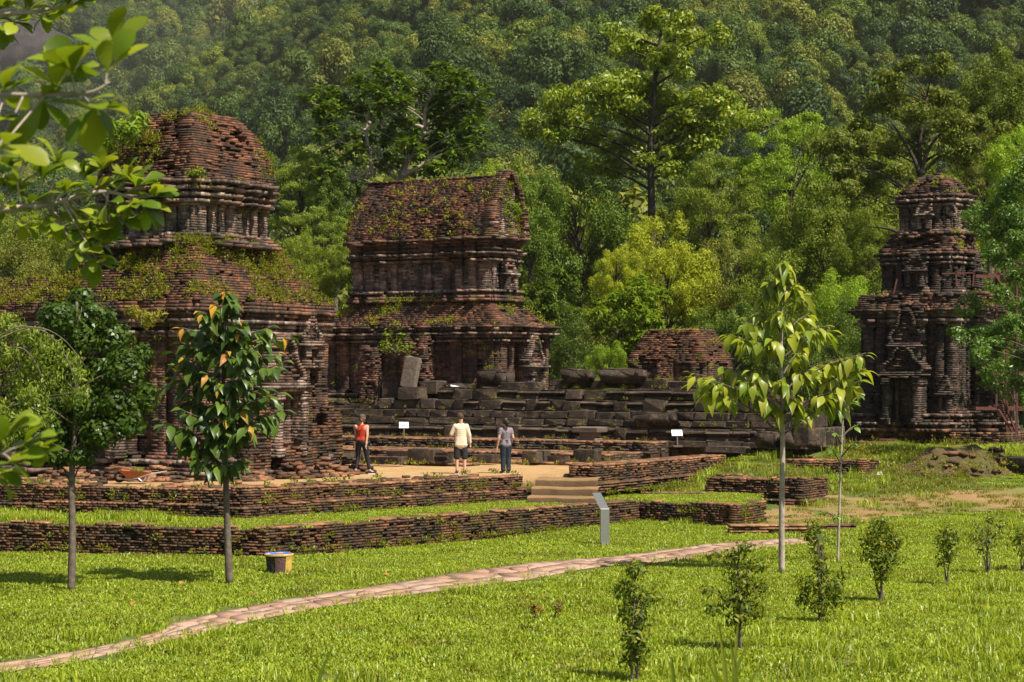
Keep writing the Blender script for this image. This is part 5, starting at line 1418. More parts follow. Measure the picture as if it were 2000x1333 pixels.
# lawn and right slope
PATHX = offset(PATH, .27 if np.sum(PATH[:, 0] * np.roll(PATH[:, 1], -1) - np.roll(PATH[:, 0], -1) * PATH[:, 1]) > 0 else -.27)
k = ~site & ~inpoly(x, y, PATHX) & (y < 70)
dirtm = inpoly(x, y, np.array(DP)); k &= ~(dirtm & (r.random(len(x)) > .4))
for cx, cy, rr in ((14.4, 63.2, 2.0), (10.5, 60, 0)):
    k &= ((x - cx) ** 2 / max(rr, .01) ** 2 + (y - cy) ** 2 / max(rr * .6, .01) ** 2) > .7
xg, yg = x[k], y[k]; n = len(xg)
nz = fbm(np.column_stack([xg, yg, 0 * xg]), 2.5, 41, 3); nz2 = fbm(np.column_stack([xg, yg, 0 * xg]), 9, 44, 2)
dry = (r.random(n) < .05 + .22 * smooth(.52, .7, nz)) | inpoly(xg, yg, np.array(DP)) | ((yg > 57.5) & (nz > .5)); tall = (smooth(4, 9, xg) * smooth(36, 30, yg) * r.random(n) > .45) | ((yg > 64) & (xg > 12) & (r.random(n) < .7)) | (r.random(n) < .10 * smooth(.5, .62, nz2))
idx = np.where(tall, r.integers(7, 9, n), np.where(dry, r.integers(5, 7, n), r.integers(0, 5, n)))
sc = r.uniform(.8, 1.2, n)
scatter_grass('lawn_grass', xg, yg, gz(xg, yg), idx, sc, r.uniform(.65, 1.2, n) * (.45 + .9 * nz), 'bright short grass covering the lawn in front of the walls')
# terrace strip
tz = inpoly(x, y, np.vstack([ti, [(7.2, 60), (3.4, 58.3), (1.0, 56.4), (0.2, 55.5)], led[::-1]]))
st = inpoly(x, y, np.array([STA - .15, STB + np.array([.15, -.15]), STB + np.array([.4, 2]), STA + np.array([.1, 2])]))
k = tz & ~st; xg, yg = x[k], y[k]; n = len(xg)
xg = np.concatenate([xg, xg + r.normal(0, .12, n)]); yg = np.concatenate([yg, yg + r.normal(0, .12, n)]); n = len(xg)
tallm = (xg < -8) & (r.random(n) < .35)
scatter_grass('terrace_grass', xg, yg, np.maximum(np.full(n, TER), gz(xg, yg)), np.where(tallm, r.integers(7, 9, n), r.integers(0, 6, n)), r.uniform(.8, 1.2, n), r.uniform(.5, .9, n), 'bright grass on the terrace between the brick walls')

# weeds: small leafy tufts (one mass per place)
LM['weed'] = leaf_material('weed_leaf', [(0.081, 0.150, 0.016), (0.135, 0.210, 0.022), (0.198, 0.260, 0.040)], .4, .5, .25)
LM['weeddry'] = leaf_material('dry_weed_leaf', [(0.122, 0.150, 0.030), (0.167, 0.200, 0.040), (0.099, 0.170, 0.030)], .4, .5, .2)
def weeds(name, pts, label, size=.22, n=26, mat='weed', seed=1, L=.075, W=.04):
    r = np.random.default_rng(seed); lf = Leafy()
    for p in pts:
        s = size * r.uniform(.45, 1.35); k = int(n * r.uniform(.6, 1.3) * (s / size) ** 1.3) + 4
        d = sph(k, r); d[:, 2] = np.abs(d[:, 2]); pos = np.asarray(p)[None] + d * np.array([s, s, s * 1.1]) * (r.random(k) ** .5)[:, None]
        ax = d + sph(k, r) * .5; ax[:, 2] += .25; nr = sph(k, r) * .5; nr[:, 2] += .8
        lf.add(leaves(pos, ax, nr, L * r.uniform(.6, 1.5, k), W * r.uniform(.7, 1.3, k)))
    return tag(link(name, lf.mesh(name, LM[mat])), label, 'weeds', kind='stuff')
def roof_points(B, z0, z1, n, seed, cond=None, sc=1.3, thr=.5):
    """places on the brickwork of a roof where plants have rooted"""
    A = np.concatenate(B.rows); A = A[(A[:, 2] > z0) & (A[:, 2] < z1)]
    nx, ny = np.sin(A[:, 3]), -np.cos(A[:, 3]); A = A[(nx * A[:, 0] + ny * A[:, 1]) < 0]
    P = A[:, :3]; k = fbm(P, sc, seed, 2) > thr
    if cond is not None: k &= cond(P)
    P = P[k]; r = np.random.default_rng(seed); return P[r.choice(len(P), min(n, len(P)), replace=False)] if len(P) else P
weeds('roof_weeds', np.vstack([roof_points(TOWER1, 6.1, 7.9, 620, 1, thr=.46), roof_points(TOWER1, 9.7, 11.7, 120, 2, thr=.5), roof_points(TOWER1, 1.3, 6, 110, 3, thr=.55), roof_points(TOWER1, 7.7, 9.6, 50, 9)]), 'yellow-green weeds rooted all over the roofs of the left tower', .17, 26, seed=3)
weeds('roof_weeds', np.vstack([roof_points(TOWER2, 6.0, 7.0, 130, 4, thr=.5), roof_points(TOWER2, 9.3, 11.9, 170, 5, thr=.48, sc=1.0), roof_points(TOWER2, 3.1, 6, 50, 6)]), 'weeds growing along the vaulted roof and lower eaves of the long temple', .16, 22, seed=4)
weeds('roof_weeds', np.vstack([roof_points(TOWER3, 6.6, 7.2, 40, 7), roof_points(TOWER3, 8.7, 9.4, 40, 8), roof_points(TOWER3, 10.8, 11.6, 20, 9)]), 'sparse weeds on the ledges of the right tower', .13, 18, seed=5)
weeds('ruin_weeds', roof_points(TOWER4, 4.4, 6, 22, 7), 'few weeds clinging to the small ruin', .15, 18, seed=6)
r = np.random.default_rng(17); WP = []
for ln, z, nn, spread in ((np.array(LW), .0, 120, .12), (np.array(LW), .3, 30, .05), (np.array(UW), TER, 70, .35), (np.array(UW), .97, 45, .2), (np.array(UW), 1.3, 45, -.2)):
    seg = np.hypot(*np.diff(ln, axis=0).T); seg = seg / seg.sum()
    for _ in range(nn):
        j = r.choice(len(seg), p=seg); f = r.random(); p = ln[j] * (1 - f) + ln[j + 1] * f; e = ln[j + 1] - ln[j]; e /= np.hypot(*e); nrm = np.array([e[1], -e[0]])
        p = p + nrm * (.04 + abs(r.normal(0, abs(spread))) * np.sign(spread)); WP.append((p[0], p[1], z + (r.uniform(-.05, .1) if z else 0)))
for _ in range(80):
    f = r.random(); p = W3a + U * 8.8 * f - V * r.uniform(.05, .5); WP.append((p[0], p[1], max(.7, float(gz(np.array([p[0]]), np.array([p[1]]))[0]))))
for _ in range(40):
    a = r.random(2); p = np.array([8.45, 57.9]) + U * 1.9 * a[0] + V * 3.1 * a[1]; WP.append((p[0], p[1], 1.02)) if r.random() < .3 else WP.append((*(np.array([8.45, 57.9]) + V * 3.1 * a[1] - U * .25), .15))
weeds('wall_weeds', WP, 'weeds sprouting along the feet and tops of the terrace walls', .13, 18, seed=7)
WP = []
for _ in range(120):
    p = onz(r.uniform(1600, 1990), r.uniform(872, 905), 1.4); WP.append((p[0], min(p[1], 71.3), 1.45))
weeds('tall_weeds', WP, 'flowering tall weeds in front of the right tower plinth', .38, 40, mat='weeddry', seed=8, L=.10, W=.03)
weeds('mound_weeds', [(14.4 + r.normal(0, 1.2), 62.6 + r.normal(0, .5), 1.15 + r.uniform(-.35, .2)) for _ in range(190)], 'creeping weeds over the earth mound', .15, 18, seed=9)
weeds('plaza_weeds', [(*(onz(r.uniform(600, 1250), r.uniform(900, 912), PLZ + .1)[:2]), PLZ + .12) for _ in range(50)], 'scattered dry tufts along the back of the plaza', .12, 16, mat='weeddry', seed=10)
def shrub(name, label, p, size, n, mat='weed', seed=1, L=.13, W=.06):
    r = np.random.default_rng(seed); t = tag(empty(name, p), label, 'plant'); m = Mesh(); lf = Leafy()
    for k in range(9):
        d = sph(1, r)[0]; d[2] = abs(d[2]) + .3; e = np.asarray(p) + d * size * r.uniform(.6, 1.1)
        limb(m, p, e, .018, .006, r, .1, 4, 4); lf.add(clump(r, e, (size * .42,) * 3, n // 9, L, W, shell=.1, hang=.2))
    m.build('stems', M['bark'], t); link('foliage', lf.mesh('foliage', LM[mat]), t)
shrub('ledge_shrub', 'leafy shrub rooted on the left shoulder of the left tower cap', at(238, 290, 56.2), .75, 600, 'bright', 2, .22, .09)
shrub('ledge_shrub', 'yellowish shrub on the lower ledge of the left tower above the young tree', at(275, 640, 53.6), .5, 500, 'weeddry', 3)
shrub('ledge_shrub', 'small dark shrub on the upper cornice of the left tower', at(385, 345, 55.2), .22, 160, 'mid', 4)
shrub('ledge_fern', 'bright fern hanging from the temple gable on its right edge', at(996, 425, 75.5), .5, 420, 'bright', 5, .2, .05)
shrub('ledge_shrub', 'vine tangle hanging on the dark doorway of the vaulted temple', at(775, 690, 74.6), .7, 420, 'mid', 6)

# ================================================================== young trees with large leaves
def leaf_shape(name, L, W, prof, mat, curl=.25, fold=.18, seed=0):
    """one large leaf: base at the origin, growing along +x, upper side +z"""
    r = np.random.default_rng(seed); n = len(prof); v = []; ph = r.uniform(0, 6)
    for i, w in enumerate(prof):
        f = i / (n - 1); zc = -curl * L * f * f + .02 * L * math.sin(f * 5 + ph)
        v += [(L * f * (1 - .12 * curl * f), W * .5 * w, zc + fold * W * w * .5), (L * f * (1 - .12 * curl * f), 0, zc), (L * f * (1 - .12 * curl * f), -W * .5 * w, zc + fold * W * w * .5)]
    q = []
    for i in range(n - 1): q += [(3 * i, 3 * i + 1, 3 * i + 4, 3 * i + 3), (3 * i + 1, 3 * i + 2, 3 * i + 5, 3 * i + 4)]
    return mesh_np(name, np.array(v), np.array(q)[:, ::-1], mat, smooth=True)
def put_leaf(t, me, p, ax, up, s=1.0):
    ax = Vector(ax).normalized(); up = Vector(up); y = up.cross(ax)
    if y.length < 1e-3: y = Vector((0, 1, 0)).cross(ax)
    y.normalize(); z = ax.cross(y); R = Matrix((ax, y, z)).transposed().to_4x4()
    o = link('leaf', me, t); o.matrix_basis = Matrix.Translation(Vector(p)) @ R @ Matrix.Diagonal((s, s, s, 1)); return o
OV = [.05, .55, .92, 1.0, .78, .4, .03]; OB = [.06, .28, .55, .82, 1.0, .9, .25]
LM['oakish'] = leaf_material('broad_dark_leaf', [(.022, .062, .018), (.032, .085, .024), (.05, .115, .03), (.07, .14, .035)], .3, .38, .4, .2)
LM['newleaf'] = leaf_material('young_orange_leaf', [(.30, .16, .06), (.34, .25, .05), (.24, .26, .04), (.36, .2, .10)], .4, .45, .3, .2)
LM['lime'] = leaf_material('lime_leaf', [(0.092, 0.190, 0.022), (0.138, 0.250, 0.030), (0.184, 0.290, 0.045), (0.230, 0.330, 0.070)], .45, .38, .4, .2)
LM['almond'] = leaf_material('almond_leaf', [(.055, .13, .015), (.09, .19, .02), (.14, .25, .03), (.20, .30, .05)], .45, .38, .32, .2)
def leaf_set(mat, L, W, prof, curl, k=4): return [leaf_shape('leaf', L * (0.85 + .1 * i), W * (.9 + .08 * i), prof, LM[mat], curl * (.5 + .4 * i), .15 + .06 * i, 40 + i) for i in range(k)]
def broad_tree(name, label, trunk, D, tips, sets, n_leaf, droop, tr0, seed, depth=.8, reach=.45, extra=None, start=.3, bark='bark', cat='tree', limit=300):
    r = np.random.default_rng(seed); tp = [at(x, y, D) for x, y in trunk]; tp[0][2] = float(gz(tp[0][:1], tp[0][1:2])[0]) - .05
    t = tag(empty(name, tp[0]), label, cat); P = bez(tp, 7); m = Mesh(); m.tube(P, .012 + (tr0 - .012) * np.linspace(1, 0, len(P)) ** .8, 9); m.build('trunk', M[bark], t, smooth=True)
    mb = Mesh(); cnt = 0; rest = []
    for (cx, cy) in tips:
        tip = at(cx, cy, D); tip[1] += r.uniform(-depth, depth) if abs(tip[0] - tp[0][0]) > .4 else -r.uniform(.25, .6)
        hd = np.hypot(tip[0] - tp[0][0], tip[1] - tp[0][1])
        q = P[np.argmin(np.abs(P[:, 2] - max(tip[2] - .45 * hd - .1, P[0][2] + 1.0)))]
        mid = (q + tip) / 2 + np.array([0, 0, .10 * hd]); B_ = bez([q, mid, tip], 6); mb.tube(B_, np.linspace(.022, .007, len(B_)), 5)
        for k in range(n_leaf):
            f = 1 - reach * (k / n_leaf) * r.uniform(.6, 1.2); f = max(f, start); p = B_[int(f * (len(B_) - 1))] + r.normal(0, .025, 3)
            a = k * 2.4 + r.uniform(-.4, .4); out = (tip - q); out[2] *= .3; out /= np.linalg.norm(out) + 1e-6
            ax = np.array([math.cos(a), math.sin(a), 0]) * .75 + out * .5 + np.array([0, 0, -droop * r.uniform(.5, 1.5)])
            if k == 0: ax = out + np.array([0, 0, -.1 * droop])
            st = sets[0] if (len(sets) == 1 or not (k < 3 and r.random() < (.5 if cy < 760 else .15))) else sets[1]
            me = st[int(r.integers(0, len(st)))]; s = r.uniform(.65, 1.15) * (.7 if k < 2 else 1)
            o = (p, me, ax, (r.normal(0, .25), r.normal(0, .25) - .15, 1), s); rest.append(o)
    order = np.argsort([-(o[4] + (.6 if o[0][1] < D else 0)) for o in rest])      # the largest and nearest leaves are objects of their own
    for i in order[:limit]:
        p, me, ax, up, s = rest[i]; put_leaf(t, me, p, ax, up, s)
    groups = {}
    for i in order[limit:]: groups.setdefault(rest[i][1].materials[0].name, []).append(rest[i])
    for k, lst in groups.items():
        vs, fs, n0 = [], [], 0
        for p, me, ax, up, s in lst:
            n = len(me.vertices); co = np.zeros(n * 3); me.vertices.foreach_get('co', co); co = co.reshape(-1, 3) * s
            ax = Vector(ax).normalized(); y = Vector(up).cross(ax).normalized(); z = ax.cross(y); R = np.array([ax, y, z])
            vs.append(co @ R + p); fs.append(np.array([list(q.vertices) for q in me.polygons]) + n0); n0 += n
        o = link('foliage', mesh_np('foliage', np.concatenate(vs), np.concatenate(fs), bpy.data.materials[k], smooth=True), t); o['kind'] = 'stuff'
    mb.build('branches', M['bark'], t, smooth=True); return t
broad_tree('young_tree', 'young tree with big dark drooping leaves and orange new growth near the bin', [(448, 1142), (443, 1000), (440, 900), (436, 760), (440, 640), (443, 575)], 38.9,
    [(441, 572), (462, 590), (400, 610), (480, 630), (355, 640), (530, 640), (420, 640), (335, 690), (560, 655), (500, 680), (375, 690), (450, 690), (330, 740), (565, 710), (410, 730), (490, 735), (350, 780), (540, 770), (440, 780), (325, 820), (555, 800), (390, 820), (500, 830), (345, 865), (470, 850), (420, 860), (385, 890), (430, 905), (475, 895), (425, 600), (380, 645), (505, 655), (360, 670), (545, 690), (395, 665), (470, 650), (345, 710), (520, 715), (430, 745), (370, 750), (515, 760), (335, 765), (465, 740), (400, 790), (480, 800), (365, 800), (530, 810), (345, 840), (425, 825), (455, 815), (405, 850), (370, 860)],
    [leaf_set('oakish', .36, .165, OV, .3), leaf_set('newleaf', .30, .125, OV, .4)], 19, .5, .075, 3, depth=1.0, reach=.75)
broad_tree('young_tree', 'young tree with bright lime drooping leaves on a pale slim trunk right of centre', [(1527, 1117), (1527, 1000), (1529, 850), (1526, 720), (1526, 600), (1524, 515)], 41.3,
    [(1523, 512), (1515, 545), (1545, 560), (1488, 575), (1565, 575), (1475, 615), (1515, 610), (1590, 610), (1625, 645), (1425, 650), (1460, 660), (1555, 650), (1500, 665), (1580, 680), (1345, 728), (1385, 735), (1425, 725), (1470, 725), (1360, 755), (1675, 695), (1640, 700), (1610, 715), (1665, 745), (1570, 725), (1520, 745), (1480, 775), (1550, 775), (1610, 765), (1650, 785), (1505, 790), (1585, 795), (1530, 535), (1500, 555), (1445, 630), (1600, 640), (1400, 715), (1445, 745), (1375, 765), (1630, 725), (1680, 720), (1350, 735), (1690, 690), (1410, 750)],
    [leaf_set('lime', .42, .17, OV, .4)], 14, .6, .07, 4, depth=1.1, reach=.42, bark='barkpale')
broad_tree('sapling_tree', 'thin young sapling with few round leaves right of the lime-leaved tree', [(1636, 1083), (1640, 980), (1643, 880), (1648, 800), (1655, 745)], 43.6,
    [(1615, 840), (1680, 830), (1635, 790), (1610, 870), (1675, 860), (1655, 750), (1600, 1000), (1625, 1010), (1690, 770)], [leaf_set('acacia', .17, .10, OV, .2)], 6, .35, .03, 5, depth=.4, reach=.6, bark='barkpale')

def small_leaf_tree(name, label, trunk, D, clumps, mat, L, W, dens, seed, depth=.7, tr0=.08, hang=.3, branches=(), shell=.35):
    r = np.random.default_rng(seed); s = D / F; tp = [at(x, y, D) for x, y in trunk]; tp[0][2] = float(gz(tp[0][:1], tp[0][1:2])[0]) - .05
    t = tag(empty(name, tp[0]), label, 'tree'); P = bez(tp, 7); m = Mesh(); m.tube(P, np.linspace(tr0, .025, len(P)), 9); m.build('trunk', M['bark'], t, smooth=True)
    lf = Leafy(); mb = Mesh()
    for cx, cy, rx, ry in clumps:
        c = at(cx, cy, D); c[1] += r.uniform(-depth, depth); q = P[np.argmin(np.abs(P[:, 2] - (c[2] - .5)))]
        limb(mb, q, c, .02, .006, r, .05, 4, 4); rad = np.array([rx * s, rx * s, ry * s]); n = int(dens * (rad[0] * rad[1] * rad[2]) ** .66)
        lf.add(clump(r, c, rad, n, L, W, shell=shell, hang=hang, up=.9))
    for a in branches:
        p = bez([at(x, y, D - .5) for x, y in a], 5); mb.tube(p, np.linspace(.018, .005, len(p)), 5)
    mb.build('branches', M['bark'], t, smooth=True); link('crown', lf.mesh('crown', LM[mat]), t); return t
LM['glossy'] = leaf_material('small_glossy_leaf', [(.025, .075, .015), (.04, .105, .02), (.06, .14, .03)], .35, .38, .35)
small_leaf_tree('young_tree', 'dense round-crowned young tree with small glossy dark leaves at far left', [(139, 1156), (141, 1050), (140, 930), (146, 850), (150, 700), (150, 590)], 37.6,
    [(150, 585, 30, 30), (125, 620, 42, 34), (180, 620, 40, 34), (210, 665, 46, 38), (150, 660, 48, 40), (100, 665, 42, 36), (245, 720, 42, 40), (195, 730, 48, 42), (140, 730, 48, 42), (85, 720, 42, 40), (268, 775, 34, 34), (225, 785, 46, 40), (170, 795, 48, 42), (115, 790, 48, 42), (60, 780, 42, 40), (250, 825, 36, 30), (200, 845, 44, 32), (145, 850, 46, 34), (90, 845, 44, 36), (45, 840, 40, 38), (160, 890, 34, 20), (110, 890, 36, 22), (265, 690, 22, 22), (60, 880, 34, 24)],
    'glossy', .115, .07, 4200, 21)
small_leaf_tree('drooping_tree', 'drooping light green tree with feathery sprays cut by the left edge', [(-70, 1150), (-66, 1000), (-55, 820), (-30, 680), (10, 630)], 36.0,
    [(20, 640, 40, 22), (60, 655, 44, 22), (100, 675, 40, 22), (130, 700, 34, 20), (155, 730, 28, 22), (172, 765, 18, 22), (20, 690, 44, 30), (65, 705, 44, 30), (100, 735, 38, 30), (130, 770, 28, 28), (30, 745, 44, 34), (75, 770, 40, 34), (10, 800, 40, 34), (50, 820, 36, 28), (100, 810, 26, 24), (0, 860, 36, 30), (-30, 700, 50, 50), (-30, 790, 50, 50), (10, 620, 36, 16)],
    'fern', .085, .035, 3400, 22, hang=.9, branches=[[(-30, 680), (30, 640), (90, 650), (130, 700), (150, 760)], [(-30, 690), (40, 680), (75, 720), (90, 770)], [(-20, 670), (60, 640), (120, 660), (170, 720)]], shell=.15)

# foreground tree whose twigs hang into the picture from the left
def foreground_tree():
    r = np.random.default_rng(31); tz = 2.1
    t = tag(empty('almond_tree', (-5.2, 12.0, tz)), 'foreground tree branches with broad glossy leaves hanging in from the left', 'tree')
    m = Mesh(); m.tube(bez([(-5.2, 12, tz - .3), (-5.1, 12, 4), (-5.0, 11.8, 6.5), (-4.8, 11.6, 8.5)], 6), np.linspace(.2, .07, 19), 10); m.build('trunk', M['bark'], t, smooth=True)
    sets = leaf_set('almond', .18, .095, OB, .18); mb = Mesh(); near = leaf_set('almond', .25, .145, OB, .12)
    def branch(ctrl, tips, st, n, rad=.022, s=1.0):
        B_ = bez([np.array(ctrl[0], float)] + [at(*c) for c in ctrl[1:]], 8); mb.tube(B_, np.linspace(rad * 1.8, rad * .35, len(B_)), 7)
        for (cx, cy, D) in tips:
            tip = at(cx, cy, D); q = B_[np.argmin(np.linalg.norm(B_ - tip, axis=1))]
            q2 = B_[max(0, np.argmin(np.linalg.norm(B_ - tip, axis=1)) - 2)]
            limb(mb, q2, tip, rad * .45, .004, r, .04, 5, 5); d0 = tip - q2; d0 /= np.linalg.norm(d0) + 1e-6
            for k in range(n):
                a = k * 2.4 + r.uniform(-.3, .3); side = np.array([math.cos(a), math.sin(a) * .8, .25 + .35 * math.sin(a * 1.7)])
                ax = side + d0 * .7 + np.array([0, 0, r.uniform(-.35, .35)])
                put_leaf(t, st[int(r.integers(0, 4))], tip + d0 * r.uniform(-.05, .02), ax, (r.normal(0, .3), -.35 + r.normal(0, .3), 1), s * r.uniform(.65, 1.15))
    branch([(-5.0, 11.8, 6.2), (-300, 230, 10), (-60, 190, 9.3), (60, 186, 9.1), (170, 182, 9.0), (215, 160, 9)], [(215, 120, 9), (225, 95, 9.1), (110, 165, 9), (140, 140, 8.9), (180, 205, 9), (90, 200, 9.1), (10, 175, 9.2), (-10, 240, 9.0), (0, 290, 8.6), (-20, 320, 8.8)], near, 7, .012, .82)
    branch([(-5.0, 11.8, 6.8), (-300, 60, 15), (-60, 30, 15), (60, 25, 15), (130, 10, 15)], [(-10, 20, 15), (15, 5, 15), (30, 45, 15), (60, 15, 15), (85, 35, 15), (110, 5, 15), (145, 8, 15), (5, 60, 15), (160, -10, 15), (70, -10, 15)], sets, 8, .02)
    branch([(-5.1, 12, 4.9), (-350, 480, 14.5), (-60, 420, 14.5), (90, 400, 14.5), (200, 375, 14.5), (280, 395, 14.5)],
           [(10, 330, 14.5), (50, 310, 14.4), (30, 370, 14.5), (85, 345, 14.5), (110, 320, 14.6), (60, 395, 14.5), (130, 370, 14.4), (165, 340, 14.5), (200, 320, 14.5), (190, 365, 14.5), (225, 355, 14.6), (250, 345, 14.5), (275, 360, 14.5), (300, 385, 14.5), (260, 400, 14.4), (285, 415, 14.5), (215, 405, 14.5), (150, 410, 14.5), (95, 425, 14.5), (20, 410, 14.5), (50, 440, 14.5), (130, 450, 14.5), (180, 435, 14.5), (235, 430, 14.5), (150, 490, 14.5), (190, 510, 14.5), (170, 465, 14.5), (-5, 370, 14.5), (210, 455, 14.5)], sets, 9, .024)
    branch([(-5.2, 12, 3.2), (-300, 900, 9), (-80, 890, 8.8), (30, 885, 8.8)], [(10, 850, 8.8), (40, 870, 8.8), (60, 890, 8.9), (25, 905, 8.7), (0, 930, 8.8), (75, 885, 8.9)], near, 7, .012, .6)
    mb.build('branches', M['barkpale'], t, smooth=True)
foreground_tree()

# ================================================================== saplings on the lawn
LM['sapling'] = leaf_material('sapling_leaf', [(.035, .085, .018), (.06, .125, .025), (.11, .18, .03), (.17, .23, .04)], .4, .5, .22)
LM['redshrub'] = leaf_material('reddish_shrub_leaf', [(.07, .13, .02), (.14, .15, .03), (.24, .11, .05)], .35, .4, .4)
def sapling(label, cx, cy, hpx, wpx, clumps, seed, stems=3, dens=150, L=.10, W=.042):
    r = np.random.default_rng(seed); b = onz(cx, cy, 0.0); s = b[1] / F; b[2] = float(gz(b[:1], b[1:2])[0]) - .03
    t = tag(empty('sapling', b), label, 'sapling', 'saplings planted across the lawn'); m = Mesh(); lf = Leafy(); H = hpx * s
    for k in range(stems):
        e = b + np.array([r.uniform(-.12, .12) * (1 if k else .3), r.uniform(-.12, .12), H * (1 if k == 0 else r.uniform(.5, .85))]); base = b + np.array([r.uniform(-.05, .05), r.uniform(-.05, .05), 0])
        p = bez([base, (base + e) / 2 + r.normal(0, .03, 3), e], 6); m.tube(p, np.linspace(.022, .006, len(p)), 6)
    for (dx, f, w, h, k) in clumps:
        c = b + np.array([dx * s, r.uniform(-.08, .08), f * H]); lf.add(clump(r, c, (w * s, w * s, h * s), int(dens * k), L, W, shell=.05, hang=.4, up=.8)); limb(m, b + np.array([0, 0, max(f - .15, .1) * H]), c, .008, .003, r, .05, 4, 4)
    m.build('stems', M['bark'], t); link('foliage', lf.mesh('foliage', LM['sapling']), t)
sapling('tall narrow sapling nearest the camera at bottom right of centre', 1241, 1330, 232, 90, [(0, .96, 22, 24, .5), (-8, .82, 34, 24, .9), (12, .72, 40, 24, 1), (-6, .6, 36, 26, 1), (8, .5, 30, 24, .9), (-4, .4, 30, 24, 1.2), (4, .3, 28, 22, 1.2), (0, .2, 24, 18, .9), (40, .74, 20, 12, .3), (-30, .78, 18, 14, .3)], 61)
sapling('bushy forked sapling second from the left in the sapling row', 1442, 1272, 212, 120, [(8, .98, 26, 16, .5), (-10, .88, 30, 18, .7), (34, .8, 26, 16, .6), (4, .7, 36, 20, .9), (20, .6, 40, 22, 1.1), (-10, .5, 36, 22, 1.1), (24, .42, 36, 22, 1.1), (0, .32, 30, 20, .9), (-62, .58, 18, 10, .3), (-50, .4, 22, 12, .4), (52, .62, 20, 12, .3), (-48, .9, 16, 10, .25)], 62, 5)
sapling('sapling with a thin upper stem and full dark skirt, third in the row', 1603, 1218, 200, 100, [(-12, .97, 20, 16, .5), (-18, .86, 16, 14, .4), (-6, .76, 18, 16, .5), (0, .66, 22, 16, .6), (4, .55, 24, 14, .6), (-28, .4, 26, 20, .9), (26, .38, 28, 20, 1), (0, .38, 34, 24, 1.3), (-34, .26, 20, 14, .6), (30, .24, 20, 16, .6), (0, .2, 28, 20, 1.1), (42, .5, 14, 10, .3)], 63, 4)
sapling('full rounded sapling before the trodden earth, fourth in the row', 1722, 1175, 168, 80, [(0, .94, 30, 20, .9), (-16, .84, 30, 20, 1), (18, .82, 30, 20, 1), (0, .7, 34, 20, 1.2), (-14, .58, 30, 20, 1.1), (14, .56, 30, 20, 1.1), (0, .45, 30, 18, 1), (0, .34, 26, 16, .8), (26, .72, 20, 14, .5), (-28, .72, 18, 12, .4)], 64, 4)
sapling('small dense sapling on two bare stems, fifth in the row', 1850, 1142, 118, 50, [(0, .92, 22, 16, .9), (-10, .78, 24, 16, 1), (8, .7, 24, 16, 1), (0, .56, 22, 14, 1), (-4, .44, 18, 12, .7), (16, .84, 14, 10, .4)], 65, 2, 110)
sapling('sparse wispy sapling near the right edge, sixth in the row', 1928, 1122, 116, 70, [(10, .95, 18, 10, .4), (-14, .8, 20, 10, .4), (18, .7, 20, 12, .4), (-24, .62, 18, 10, .4), (4, .55, 20, 12, .5), (-8, .42, 16, 10, .3), (28, .86, 14, 8, .3)], 66, 4, 100)
sapling('sapling cut off by the right edge of the lawn', 1998, 1118, 90, 60, [(0, .9, 22, 14, .8), (-8, .7, 24, 14, .9), (6, .5, 22, 14, .8)], 67, 3, 110)
def tuft_shrub(label, cx, cy, seed):
    b = onz(cx, cy, 0); b[2] = float(gz(b[:1], b[1:2])[0]); r = np.random.default_rng(seed); t = tag(empty('tiny_shrub', b), label, 'shrub', 'tiny reddish shrubs on the lawn'); m = Mesh(); lf = Leafy()
    for k in range(5):
        e = b + np.array([r.uniform(-.09, .09), r.uniform(-.09, .09), r.uniform(.14, .26)]); limb(m, b, e, .006, .003, r, .02, 4, 3); lf.add(clump(r, e, (.07, .07, .07), 55, .045, .02, shell=.05, hang=-.4))
    m.build('stems', M['bark'], t); link('foliage', lf.mesh('foliage', LM['redshrub']), t)
tuft_shrub('left one of two tiny reddish shrubs on the lawn', 1047, 1212, 71); tuft_shrub('right one of two tiny reddish shrubs on the lawn', 1084, 1210, 72)
# long blades close to the camera
LM['reed'] = leaf_material('long_blade', [(.08, .16, .03), (.12, .21, .04), (.17, .25, .06)], .4, .4, .4)
def reeds(label, blades, D, seed):
    r = np.random.default_rng(seed); b = at(blades[0][0], 1400, D); b[2] = float(gz(b[:1], b[1:2])[0]); t = tag(empty('grass_clump', b), label, 'grass', 'long grass near the camera')
    for (x0, x1, y1) in blades:
        a = at(x0, 1400, D); a[2] = b[2] - .02; e = at(x1, y1, D); P = bez([a, (a + e) / 2 + np.array([(x0 - x1) / F * D * .25, 0, .03]), e], 5); w = .023 * np.linspace(1, .08, len(P)) ** .7
        v = []
        for p, ww in zip(P, w): v += [(p[0] - ww, p[1], p[2]), (p[0], p[1] + .006, p[2]), (p[0] + ww, p[1], p[2])]
        q = []
        for i in range(len(P) - 1): q += [(3 * i, 3 * i + 1, 3 * i + 4, 3 * i + 3), (3 * i + 1, 3 * i + 2, 3 * i + 5, 3 * i + 4)]
        link('blade', mesh_np('blade', np.array(v), np.array(q), LM['reed'], smooth=True), t)
reeds('few blurred long grass blades at bottom left of centre', [(612, 650, 1262), (618, 600, 1300), (640, 665, 1310), (575, 560, 1322)], 12.5, 81)
reeds('tuft of long grass blades before the forked sapling', [(1420, 1405, 1225), (1432, 1442, 1215), (1410, 1380, 1290), (1450, 1485, 1300), (1425, 1470, 1235), (1440, 1425, 1240), (1400, 1392, 1265), (1318, 1312, 1285)], 13.5, 82)
reeds('lone grass blades at the bottom edge right of the first sapling row', [(1860, 1868, 1318), (740, 745, 1318)], 13.0, 83)
